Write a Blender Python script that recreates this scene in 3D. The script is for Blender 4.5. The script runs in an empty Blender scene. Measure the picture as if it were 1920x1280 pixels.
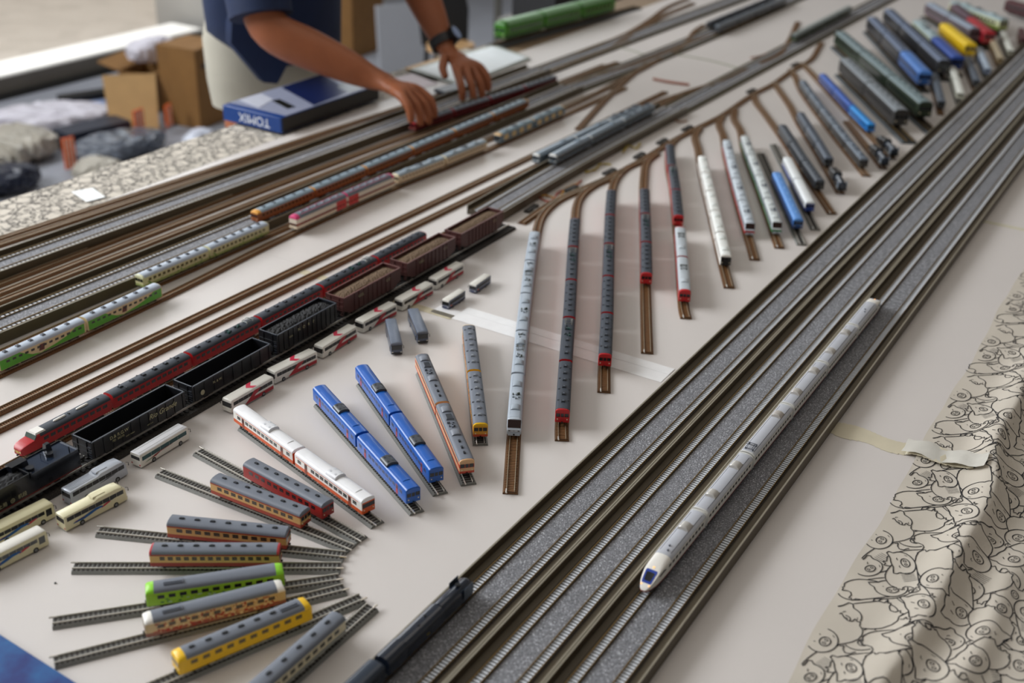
import bpy, math, random
import numpy as np
from mathutils import Vector, Matrix
random.seed(7)
SC = bpy.context.scene
COL = SC.collection
TZ = 0.72            # height of the table surface above the floor (metres)

# ------------------------------------------------------------------ camera
cam_d = bpy.data.cameras.new('camera'); cam = bpy.data.objects.new('camera', cam_d); COL.objects.link(cam)
cam_d.sensor_width = 36.0; cam_d.lens = 41.4166
cam.matrix_world = Matrix(((0.520262, 0.373651, -0.767927, 0), (-0.853347, 0.262791, -0.450266, 0), (0.033562, 0.889565, 0.455574, 1.51303), (0, 0, 0, 1)))
cam_d.clip_start = 0.02; cam_d.clip_end = 80
cam_d.dof.use_dof = True; cam_d.dof.focus_distance = 1.47; cam_d.dof.aperture_fstop = 3.7
SC.camera = cam

# ------------------------------------------------------------------ world, sun, big lights, exposure
SC.view_settings.view_transform = 'Standard'
try: SC.view_settings.look = 'None'
except Exception: pass
SC.view_settings.gamma = 1.0; SC.view_settings.use_curve_mapping = False
SC.view_settings.exposure = -0.10
SC.cycles.use_denoising = True
SC.cycles.max_bounces = 6
w = bpy.data.worlds.new('sky'); SC.world = w; w.use_nodes = True
bg = w.node_tree.nodes['Background']; bg.inputs[0].default_value = (1.0, 0.93, 0.87, 1); bg.inputs[1].default_value = 0.26

def aim(o, tgt):
    o.rotation_euler = (Vector(tgt) - o.location).to_track_quat('-Z', 'Y').to_euler()
def area(name, loc, tgt, sx, sy, power, col):
    l = bpy.data.lights.new(name, 'AREA'); l.shape = 'RECTANGLE'; l.size = sx; l.size_y = sy; l.energy = power; l.color = col
    o = bpy.data.objects.new(name, l); COL.objects.link(o); o.location = loc; aim(o, tgt); return o
# daylight entering through the long window band on the far left side of the hall
area('window_daylight', (0.1, 4.5, 2.9), (1.7, 0.8, 0.72), 3.6, 1.7, 278, (0.94, 0.97, 1.0))
area('window_daylight_far', (5.2, 4.5, 2.2), (3.0, 0.9, 0.72), 3.6, 2.0, 45, (0.93, 0.97, 1.0))
area('overhead_fill', (2.2, 0.6, 3.7), (2.2, 0.6, 0.7), 3.5, 1.2, 12, (1.0, 0.88, 0.74))  # added overhead lamp, warm ambient fill over the tables
area('floor_pile_fill', (3.3, 4.55, 2.0), (3.2, 3.7, 0.0), 2.4, 1.0, 26, (0.94, 0.97, 1.0))  # extra lamp added to brighten the packages on the floor
sun_d = bpy.data.lights.new('sun', 'SUN'); sun_d.energy = 2.6; sun_d.angle = 0.01; sun_d.color = (1, 0.96, 0.9)
sun = bpy.data.objects.new('sun', sun_d); COL.objects.link(sun); sun.location = (2, 9, 9)
aim(sun, (2.0, 9 - 9 * math.tan(math.radians(8)), 0))

# ------------------------------------------------------------------ materials
def lin(c):
    c = c / 255.0
    return c / 12.92 if c <= 0.04045 else ((c + 0.055) / 1.055) ** 2.4
def rgb(h):
    return (lin(int(h[0:2], 16)), lin(int(h[2:4], 16)), lin(int(h[4:6], 16)))
MATS = {}
def M(h, rough=0.45, metal=0.0, noise=0.06, nscale=60.0, bump=0.0, bscale=400.0, spec=0.5, alpha=1.0, coat=0.0, emit=0.0):
    """procedural material: a principled surface whose colour is gently varied by noise"""
    key = (h, rough, metal, noise, nscale, bump, bscale, spec, alpha, coat, emit)
    if key in MATS: return MATS[key]
    m = bpy.data.materials.new('mat_' + h); m.use_nodes = True
    nt = m.node_tree; b = nt.nodes['Principled BSDF']
    c = rgb(h)
    b.inputs['Base Color'].default_value = (*c, 1)
    b.inputs['Roughness'].default_value = rough
    b.inputs['Metallic'].default_value = metal
    b.inputs['Specular IOR Level'].default_value = spec
    if alpha < 1: b.inputs['Alpha'].default_value = alpha
    if coat: b.inputs['Coat Weight'].default_value = coat
    if emit:
        b.inputs['Emission Color'].default_value = (*c, 1); b.inputs['Emission Strength'].default_value = emit
    tc = nt.nodes.new('ShaderNodeTexCoord')
    if noise:
        n = nt.nodes.new('ShaderNodeTexNoise'); n.inputs['Scale'].default_value = nscale; n.inputs['Detail'].default_value = 3
        nt.links.new(tc.outputs['Object'], n.inputs['Vector'])
        mp = nt.nodes.new('ShaderNodeMapRange'); mp.inputs['From Min'].default_value = 0.3; mp.inputs['From Max'].default_value = 0.7
        mp.inputs['To Min'].default_value = 1 - noise; mp.inputs['To Max'].default_value = 1 + noise
        nt.links.new(n.outputs['Fac'], mp.inputs['Value'])
        mx = nt.nodes.new('ShaderNodeMix'); mx.data_type = 'RGBA'; mx.blend_type = 'MULTIPLY'; mx.inputs['Factor'].default_value = 1
        mx.inputs['A'].default_value = (*c, 1)
        nt.links.new(mp.outputs['Result'], mx.inputs['B'])
        nt.links.new(mx.outputs['Result'], b.inputs['Base Color'])
    if bump:
        n2 = nt.nodes.new('ShaderNodeTexNoise'); n2.inputs['Scale'].default_value = bscale; n2.inputs['Detail'].default_value = 2
        nt.links.new(tc.outputs['Object'], n2.inputs['Vector'])
        bp = nt.nodes.new('ShaderNodeBump'); bp.inputs['Strength'].default_value = bump; bp.inputs['Distance'].default_value = 0.001
        nt.links.new(n2.outputs['Fac'], bp.inputs['Height']); nt.links.new(bp.outputs['Normal'], b.inputs['Normal'])
    MATS[key] = m
    return m
def granular(name, c0, c1, c2, scale=1400.0, rough=0.8):
    """speckled gravel: voronoi cells in three tones"""
    m = bpy.data.materials.new(name); m.use_nodes = True; nt = m.node_tree; b = nt.nodes['Principled BSDF']
    tc = nt.nodes.new('ShaderNodeTexCoord'); v = nt.nodes.new('ShaderNodeTexVoronoi'); v.inputs['Scale'].default_value = scale
    nt.links.new(tc.outputs['Object'], v.inputs['Vector'])
    sep = nt.nodes.new('ShaderNodeSeparateColor'); nt.links.new(v.outputs['Color'], sep.inputs['Color'])
    r = nt.nodes.new('ShaderNodeValToRGB'); e = r.color_ramp.elements
    e[0].position = 0.0; e[0].color = (*rgb(c0), 1); e[1].position = 1.0; e[1].color = (*rgb(c2), 1)
    x = e.new(0.55); x.color = (*rgb(c1), 1); x = e.new(0.9); x.color = (*rgb(c1), 1)
    nt.links.new(sep.outputs['Red'], r.inputs['Fac']); nt.links.new(r.outputs['Color'], b.inputs['Base Color'])
    b.inputs['Roughness'].default_value = rough
    bp = nt.nodes.new('ShaderNodeBump'); bp.inputs['Strength'].default_value = 0.5; bp.inputs['Distance'].default_value = 0.0004
    nt.links.new(v.outputs['Distance'], bp.inputs['Height']); nt.links.new(bp.outputs['Normal'], b.inputs['Normal'])
    return m

# ------------------------------------------------------------------ mesh builder
class MB:
    def __init__(s): s.v = []; s.f = []; s.m = []
    def add(s, vs, fs, m=0):
        n = len(s.v); s.v += [tuple(p) for p in vs]
        for i, f in enumerate(fs):
            s.f.append(tuple(n + k for k in f)); s.m.append(m[i] if isinstance(m, (list, tuple)) else m)
        return s
    def box(s, x0, x1, y0, y1, z0, z1, m=0, t=0.0):
        # t insets the top face
        return s.add([(x0, y0, z0), (x1, y0, z0), (x1, y1, z0), (x0, y1, z0),
                      (x0 + t, y0 + t, z1), (x1 - t, y0 + t, z1), (x1 - t, y1 - t, z1), (x0 + t, y1 - t, z1)],
                     [(3, 2, 1, 0), (4, 5, 6, 7), (0, 1, 5, 4), (1, 2, 6, 5), (2, 3, 7, 6), (3, 0, 4, 7)], m)
    def loft(s, rings, segm=None, closed=True, cap0=True, cap1=True, m=0):
        n = len(rings[0]); vs = [p for r in rings for p in r]; fs = []; ms = []
        for i in range(len(rings) - 1):
            for j in range(n if closed else n - 1):
                k = (j + 1) % n
                fs.append((i * n + j, i * n + k, (i + 1) * n + k, (i + 1) * n + j)); ms.append(segm[j] if segm else m)
        if cap0: fs.append(tuple(range(n - 1, -1, -1))); ms.append(m)
        if cap1: fs.append(tuple((len(rings) - 1) * n + j for j in range(n))); ms.append(m)
        return s.add(vs, fs, ms)
    def tube(s, pts, r, n=6, m=0, cap=True):
        pts = [Vector(p) for p in pts]; rr = r if isinstance(r, (list, tuple)) else [r] * len(pts); rings = []
        up = Vector((0, 0, 1))
        for i, p in enumerate(pts):
            t = (pts[min(i + 1, len(pts) - 1)] - pts[max(i - 1, 0)]).normalized()
            a = t.cross(up)
            if a.length < 1e-3: a = t.cross(Vector((0, 1, 0)))
            a.normalize(); b = a.cross(t)
            rings.append([tuple(p + (a * math.cos(2 * math.pi * k / n) + b * math.sin(2 * math.pi * k / n)) * rr[i]) for k in range(n)])
        return s.loft(rings, cap0=cap, cap1=cap, m=m)
    def cyl(s, c, r, h, axis='z', n=14, m=0, r2=None):
        r2 = r if r2 is None else r2; rings = []
        for q, rad in ((0, r), (h, r2)):
            ring = []
            for k in range(n):
                a = 2 * math.pi * k / n; u, v = rad * math.cos(a), rad * math.sin(a)
                if axis == 'z': ring.append((c[0] + u, c[1] + v, c[2] + q))
                elif axis == 'x': ring.append((c[0] + q, c[1] + u, c[2] + v))
                else: ring.append((c[0] + v, c[1] + q, c[2] + u))
            rings.append(ring)
        return s.loft(rings, m=m)
    def poly(s, pts, m=0): return s.add(pts, [tuple(range(len(pts)))], m)
    def prism(s, pts, z0, z1, m=0):
        n = len(pts); vs = [(p[0], p[1], z0) for p in pts] + [(p[0], p[1], z1) for p in pts]
        return s.add(vs, [tuple(range(n - 1, -1, -1)), tuple(range(n, 2 * n))] + [(i, (i + 1) % n, n + (i + 1) % n, n + i) for i in range(n)], m)
    def build(s, name, mats, parent=None, loc=(0, 0, 0), rot=0.0, smooth=35, bevel=0.0):
        me = bpy.data.meshes.new(name); me.from_pydata(s.v, [], s.f)
        if not isinstance(mats, (list, tuple)): mats = [mats]
        for x in mats: me.materials.append(x)
        me.polygons.foreach_set('material_index', s.m)
        if smooth:
            me.polygons.foreach_set('use_smooth', [True] * len(s.f))
            me.update(); me.set_sharp_from_angle(angle=math.radians(smooth))
        me.update()
        o = bpy.data.objects.new(name, me); COL.objects.link(o)
        if bevel:
            bm = o.modifiers.new('bevel', 'BEVEL'); bm.width = bevel; bm.segments = 2; bm.limit_method = 'ANGLE'
        if parent is not None: o.parent = parent
        o.location = loc; o.rotation_euler = (0, 0, rot)
        return o
def empty(name, loc, rz=0.0):
    o = bpy.data.objects.new(name, None); COL.objects.link(o); o.location = loc; o.rotation_euler = (0, 0, rz); o.empty_display_size = 0.01; return o
def tag(o, label, cat, group=None, kind=None):
    if label: o['label'] = label
    if cat: o['category'] = cat
    if group: o['group'] = group
    if kind: o['kind'] = kind
    return o
def struct(o): o['kind'] = 'structure'; return o
KIDS = {}
def children(o): return [c for c in bpy.data.objects if c.parent == o]
def copy_tree(o, parent=None):
    c = o.copy(); COL.objects.link(c); c.parent = parent
    for ch in KIDS.get(o.name, ()): copy_tree(ch, c)
    return c
def remember(o):
    """cache the child list of a finished prototype (and of its children)"""
    ch = children(o); KIDS[o.name] = ch
    for x in ch: remember(x)
def text_mesh(name, s, size, mat, parent, loc, rot, shear=0.0, extrude=0.00004, align='CENTER'):
    cu = bpy.data.curves.new('t', 'FONT'); cu.body = s; cu.size = size; cu.align_x = align; cu.align_y = 'CENTER'; cu.extrude = extrude; cu.shear = shear
    t = bpy.data.objects.new('t', cu); COL.objects.link(t); bpy.context.view_layer.update()
    me = bpy.data.meshes.new_from_object(t.evaluated_get(bpy.context.evaluated_depsgraph_get()))
    bpy.data.objects.remove(t)
    me.materials.clear(); me.materials.append(mat)
    o = bpy.data.objects.new(name, me); COL.objects.link(o); o.parent = parent; o.location = loc; o.rotation_euler = rot
    return o

# ------------------------------------------------------------------ paths on the table
class Path:
    def __init__(s, pts, step=0.006):
        P = [Vector((p[0], p[1])) for p in pts]
        if len(P) == 2: out = [P[0].lerp(P[1], i / 8) for i in range(9)]
        else:
            out = []; Q = [P[0] * 2 - P[1]] + P + [P[-1] * 2 - P[-2]]
            for i in range(1, len(Q) - 2):
                a, b, c, d = Q[i - 1:i + 3]; n = max(2, int((c - b).length / step))
                ta = (b - a).length ** 0.5; tb = (c - b).length ** 0.5; tc = (d - c).length ** 0.5
                m1 = ((b - a) / ta - (c - a) / (ta + tb) + (c - b) / tb) * tb
                m2 = ((c - b) / tb - (d - b) / (tb + tc) + (d - c) / tc) * tb
                for k in range(n):
                    t = k / n; t2 = t * t; t3 = t2 * t
                    out.append(b * (2 * t3 - 3 * t2 + 1) + m1 * (t3 - 2 * t2 + t) + c * (-2 * t3 + 3 * t2) + m2 * (t3 - t2))
            out.append(P[-1])
        s.p = out; s.s = [0.0]
        for i in range(1, len(out)): s.s.append(s.s[-1] + (out[i] - out[i - 1]).length)
        s.L = s.s[-1]
    def at(s, d):
        import bisect
        i = min(max(bisect.bisect_right(s.s, d) - 1, 0), len(s.p) - 2)
        t = (d - s.s[i]) / max(s.s[i + 1] - s.s[i], 1e-9)
        a, b = s.p[i], s.p[i + 1]
        q = a + (b - a) * t; tv = (b - a).normalized()
        return q, tv
    def near(s, pt):
        pt = Vector(pt); best = (1e9, 0)
        for i in range(len(s.p) - 1):
            a, b = s.p[i], s.p[i + 1]; ab = b - a; t = (pt - a).dot(ab) / max(ab.length_squared, 1e-12)
            if i > 0: t = max(t, 0)
            if i < len(s.p) - 2: t = min(t, 1)
            q = a + ab * t; dd = (q - pt).length
            if dd < best[0]: best = (dd, s.s[i] + t * ab.length)
        return best[1]
def sweep(mb, path, prof, z=0.0, m=0, segm=None, d0=None, d1=None, off=0.0):
    """sweep a closed (lateral, height) profile along the path"""
    pts = []
    ss = [q for q in path.s]
    if d0 is not None: ss = [d0] + [q for q in ss if d0 + 1e-6 < q < d1 - 1e-6] + [d1]
    rings = []
    for d in ss:
        q, t = path.at(d); n = Vector((-t.y, t.x))
        rings.append([(q.x + n.x * (y + off), q.y + n.y * (y + off), z + h) for y, h in prof])
    mb.loft(rings, segm=segm, m=m)
def sleepers(mb, path, pitch, w, ln, z0, z1, d0=0.0, d1=None, off=0.0, m=0):
    d1 = path.L if d1 is None else d1; n = max(1, int((d1 - d0) / pitch)); pitch = (d1 - d0) / n
    for i in range(n):
        q, t = path.at(d0 + (i + 0.5) * pitch); nn = Vector((-t.y, t.x)); q = q + nn * off
        a = t * (w / 2); b = nn * (ln / 2)
        c = [q - a - b, q + a - b, q + a + b, q - a + b]
        mb.prism([(k.x, k.y) for k in c], z0, z1, m)

RAIL = [(-0.0004, 0), (0.0004, 0), (0.0004, 0.0019), (-0.0004, 0.0019)]
G = 0.0047      # half gauge of the small scale track
RT = 0.0058     # rail top height of the small track
m_rail = M('dcd7cc', 0.3, 0.35, 0.04); m_railb = M('7d6436', 0.35, 0.5, 0.05)
m_bed_b = M('65431f', 0.62, 0, 0.08, 300); m_slp_b = M('7a5430', 0.6, 0, 0.06, 200)
m_bed_g = M('7e7e7a', 0.75, 0, 0.16, 900, bump=0.5, bscale=1200); m_slp_g = M('2f2a27', 0.55, 0, 0.06)
m_railn = M('b3a58e', 0.32, 0.45, 0.05)
m_joint = M('d8d4cc', 0.25, 0.9, 0.02)

def small_track(name, pts, brown=True, dz=0.0, joiner=True, label=None, group=None, tidy=True):
    p = pts if isinstance(pts, Path) else Path(pts)
    o = empty(name, (0, 0, TZ))
    o.location = (p.p[0].x, p.p[0].y, TZ)
    sh = -o.location
    def fin(mb, nm, mt):
        mb.v = [(a + sh.x, b + sh.y, c) for a, b, c in mb.v]
        return mb.build(nm, mt, o)
    b = MB()
    if brown: sweep(b, p, [(-0.0092, 0.0004), (0.0092, 0.0004), (0.0086, 0.0026 + dz), (0.0069, 0.0033 + dz), (-0.0069, 0.0033 + dz), (-0.0086, 0.0026 + dz)])
    else: sweep(b, p, [(-0.0098, 0.0004), (0.0098, 0.0004), (0.0076, 0.0034 + dz), (-0.0076, 0.0034 + dz)])
    fin(b, 'trackbed', m_bed_b if brown else m_bed_g)
    if brown: b = MB(); sweep(b, p, [(-0.0066, 0.0030 + dz), (0.0066, 0.0030 + dz), (0.0066, 0.0035 + dz), (-0.0066, 0.0035 + dz)]); fin(b, 'web', M('4a2f18', 0.7, 0, 0.05))
    b = MB(); sleepers(b, p, 0.0036 if brown else 0.0047, 0.0019 if brown else 0.0021, 0.0145, 0.0030 + dz, 0.0041 + dz)
    fin(b, 'sleepers', m_slp_b if brown else m_slp_g)
    for y in (-G, G):
        b = MB(); sweep(b, p, [(a + y, h + 0.0039 + dz) for a, h in RAIL]); fin(b, 'rail', m_railn if brown else m_rail)
    if joiner:
        for d, y in ((p.L, -G), (0.0, G)):
            q, t = p.at(d); n = Vector((-t.y, t.x)); a = q + n * y
            b = MB(); b.tube([(a.x - t.x * 0.004, a.y - t.y * 0.004, 0.0048 + dz), (a.x + t.x * 0.0035, a.y + t.y * 0.0035, 0.0048 + dz)] if d else
                             [(a.x + t.x * 0.004, a.y + t.y * 0.004, 0.0048 + dz), (a.x - t.x * 0.0035, a.y - t.y * 0.0035, 0.0048 + dz)], 0.0011, 8)
            fin(b, 'rail_joiner', m_joint)
    tag(o, label, 'track', group)
    return o, p

# ------------------------------------------------------------------ rolling stock
m_glass = M('171a1f', 0.12, 0, 0.03, spec=0.6); m_glass_t = M('1f4a4e', 0.12, 0, 0.04, spec=0.6)
m_black = M('121212', 0.5, 0, 0.05); m_under = M('2a2827', 0.6, 0, 0.08, 200); m_wheel = M('55504a', 0.35, 0.8, 0.05)
m_grey = M('6c727d', 0.5, 0, 0.03); m_dgrey = M('474c56', 0.5, 0, 0.06); m_lgrey = M('b3bcc6', 0.42, 0, 0.03)
m_white = M('ece9e2', 0.4, 0, 0.02); m_silver = M('a9b3bd', 0.32, 0.35, 0.04); m_vdark = M('23252a', 0.5, 0, 0.05)
m_lamp = M('ffb765', 0.3, 0, 0, emit=1.2); m_vent = M('24282e', 0.55, 0, 0.05); m_dkred = M('7d1418', 0.42, 0, 0.05)
m_red = M('b3161c', 0.38, 0, 0.05); m_seam = M('6b7280', 0.5, 0, 0.03)

def unit(kind, parent, x, y, zt, mats):
    """one fitting on a carriage roof, each a mesh of its own"""
    mu = mats.get(kind, m_grey); b = MB()
    if kind == 'vent':        # small hooded ventilator
        b.box(-0.0022, 0.0022, -0.0015, 0.0015, -0.0004, 0.0015, 0, 0.0004); b.box(-0.0030, -0.0022, -0.0011, 0.0011, -0.0003, 0.0008); b.box(0.0022, 0.0030, -0.0011, 0.0011, -0.0003, 0.0008)
        nm = 'roof_ventilator'
    elif kind == 'cooler':    # square cooler with raised ring
        b.box(-0.0031, 0.0031, -0.0029, 0.0029, -0.0006, 0.0016, 0, 0.0007); b.box(-0.0014, 0.0014, -0.0014, 0.0014, 0.0016, 0.0020, 1, 0.0003); nm = 'roof_cooler'
    elif kind == 'ear':
        b.box(-0.0009, 0.0009, -0.0014, 0.0014, -0.0008, 0.0010); nm = 'roof_ventilator'
    elif kind == 'bigac':     # full width rounded air conditioner with round fans
        rings = []
        for xx, k in ((-0.0095, 0.75), (-0.0088, 1), (0.0088, 1), (0.0095, 0.75)):
            rings.append([(xx, 0.0080 * math.cos(a) * (0.9 + 0.1 * k), 0.0046 * k * math.sin(a) ** 0.8 - 0.0016) for a in [math.pi * q / 10 for q in range(11)]])
        b.loft(rings, closed=True, m=0)
        for xx in (-0.005, 0.0045):
            for yy in (-0.0026, 0.0026): b.cyl((xx, yy, 0.0022), 0.0018, 0.0007, n=12, m=1)
        nm = 'air_conditioner'
    elif kind == 'dome':      # smooth low dome
        rings = []
        for xx, k in ((-0.0068, 0.35), (-0.0055, 0.9), (0.0, 1), (0.0055, 0.95), (0.0066, 0.75)):
            rings.append([(xx, 0.0062 * math.cos(a), 0.0036 * k * math.sin(a) - 0.0008) for a in [math.pi * q / 10 for q in range(11)]])
        b.loft(rings, closed=True, m=0); nm = 'air_conditioner'
    elif kind == 'hood':      # rounded dust-coloured hood standing proud of the roof
        rings = []
        for xx, k in ((-0.0068, 0.5), (-0.0056, 0.95), (0.0050, 1), (0.0060, 0.8)):
            rings.append([(xx, 0.0064 * math.cos(a), 0.0056 * k * math.sin(a) ** 0.7 - 0.0008) for a in [math.pi * q / 10 for q in range(11)]])
        b.loft(rings, closed=True, m=0); b.box(-0.0080, -0.0070, -0.0066, 0.0066, -0.0012, 0.0010, 0, 0.0002); nm = 'air_conditioner'
    elif kind == 'block':
        b.box(-0.0065, 0.0065, -0.0052, 0.0052, -0.0008, 0.0024, 0, 0.0009)
        for q in range(5): b.box(-0.005 + q * 0.0022, -0.004 + q * 0.0022, -0.0038, 0.0038, 0.0023, 0.0027, 1)
        nm = 'air_conditioner'
    elif kind == 'slot':      # long dark recess with a raised lip
        b.box(-0.0092, 0.0092, -0.0034, 0.0016, -0.0012, 0.0009, 1, 0.0003); b.box(-0.0096, 0.0096, -0.0010, 0.0034, -0.0012, 0.0016, 0, 0.0004); b.box(0.0086, 0.0100, -0.0038, 0.0034, -0.0012, 0.0018, 0, 0.0004); nm = 'roof_box'
    elif kind == 'panto':     # folded pantograph with insulators
        for xx in (-0.006, 0.006):
            for yy in (-0.0045, 0.0045): b.cyl((xx, yy, -0.001), 0.0009, 0.0028, n=8, m=1)
        fr = [(-0.007, -0.005), (0.007, -0.005), (0.007, 0.005), (-0.007, 0.005), (-0.007, -0.005)]
        for p, q in zip(fr, fr[1:]): b.tube([(*p, 0.002), (*q, 0.002)], 0.0004, 5)
        for yy in (-0.003, 0.003):
            b.tube([(-0.006, yy, 0.002), (0.002, yy * 1.2, 0.0046)], 0.00032, 5); b.tube([(0.006, yy, 0.002), (-0.002, yy * 1.2, 0.0044)], 0.00032, 5)
        for xx in (-0.0022, 0.0022): b.tube([(xx, -0.0068, 0.0044), (xx, -0.005, 0.0050), (xx, 0.005, 0.0050), (xx, 0.0068, 0.0044)], 0.0004, 5)
        nm = 'pantograph'
    elif kind == 'gear':      # switchgear clutter
        rr = random.Random(int(x * 1e5) + 3)
        for q in range(7):
            cx, cy = rr.uniform(-0.006, 0.006), rr.uniform(-0.0045, 0.0045); s1, s2 = rr.uniform(0.0007, 0.002), rr.uniform(0.0006, 0.0018)
            b.box(cx - s1, cx + s1, cy - s2, cy + s2, -0.0008, rr.uniform(0.001, 0.0028), q % 2, 0.0003)
        nm = 'roof_equipment'
    elif kind == 'pod':       # slim white pod
        rings = []
        for xx, k in ((-0.0092, 0.3), (-0.0078, 0.85), (0, 1), (0.0078, 0.85), (0.0092, 0.3)):
            rings.append([(xx, 0.0021 * k * math.cos(a), 0.0017 * k * math.sin(a) + 0.0004) for a in [2 * math.pi * q / 10 for q in range(10)]])
        b.loft(rings); b.cyl((-0.005, 0, -0.001), 0.0009, 0.002, n=8); b.cyl((0.005, 0, -0.001), 0.0009, 0.002, n=8); nm = 'roof_pod'
    elif kind == 'horn':
        b.cyl((0, 0, -0.0005), 0.0012, 0.0014, n=10); b.tube([(-0.001, 0.0, 0.0012), (0.0016, 0, 0.0018)], 0.0005, 6); nm = 'whistle'
    mm = [mu, mats.get(kind + '2', m_vent)]
    return b.build(nm, mm, parent, (x, y, zt))

def levels(k):
    return [k['zb']] + [z for z, _ in k['bands'][:-1]] + [k['ze']]
def ring(k, x, sw=1.0, zt=None, zb=None, crown=1.0):
    """cross-section of a carriage body at length x"""
    h = k['h']; ze = k['ze']; zt = h if zt is None else zt; hw = k['w'] / 2 * sw; L = levels(k)
    zb0 = k['zb'] if zb is None else zb
    def cz(z): return max(min(z, zt - 0.0004), zb0)
    left = [(x, hw, cz(z)) for z in L]; right = [(x, -hw, cz(z)) for z in L]
    e = min(ze, zt - 0.0004); arc = []
    for q in (18, 38, 62, 90, 118, 142, 162):
        a = math.radians(q); arc.append((x, hw * (abs(math.cos(a)) ** 0.75) * (1 if q < 90 else -1), e + (zt - e) * math.sin(a) ** 0.9))
    return left + arc + right[::-1]
def body_mesh(k, stations):
    """stations: (x, width scale, top z or None, bottom z or None)"""
    rings = [ring(k, *s) for s in stations]
    nb = len(k['bands']); n = len(rings[0]); nl = nb + 1
    seg = [j for j in range(nb)] + [nb] * 8 + [j for j in range(nb)][::-1] + [0]
    b = MB(); b.loft(rings, segm=seg, cap0=False, cap1=False)
    for r, rev in ((rings[0], True), (rings[-1], False)):     # end walls in horizontal strips
        lo = len(b.v); b.v += r
        for j in range(nb):
            f = (lo + j, lo + j + 1, lo + n - 2 - j, lo + n - 1 - j); b.f.append(f[::-1] if not rev else f); b.m.append(k.get('endm', {}).get(j, j))
        f = tuple(range(lo + nb, lo + n - nb)); b.f.append(f if rev else f[::-1]); b.m.append(nb)
    return b

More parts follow.
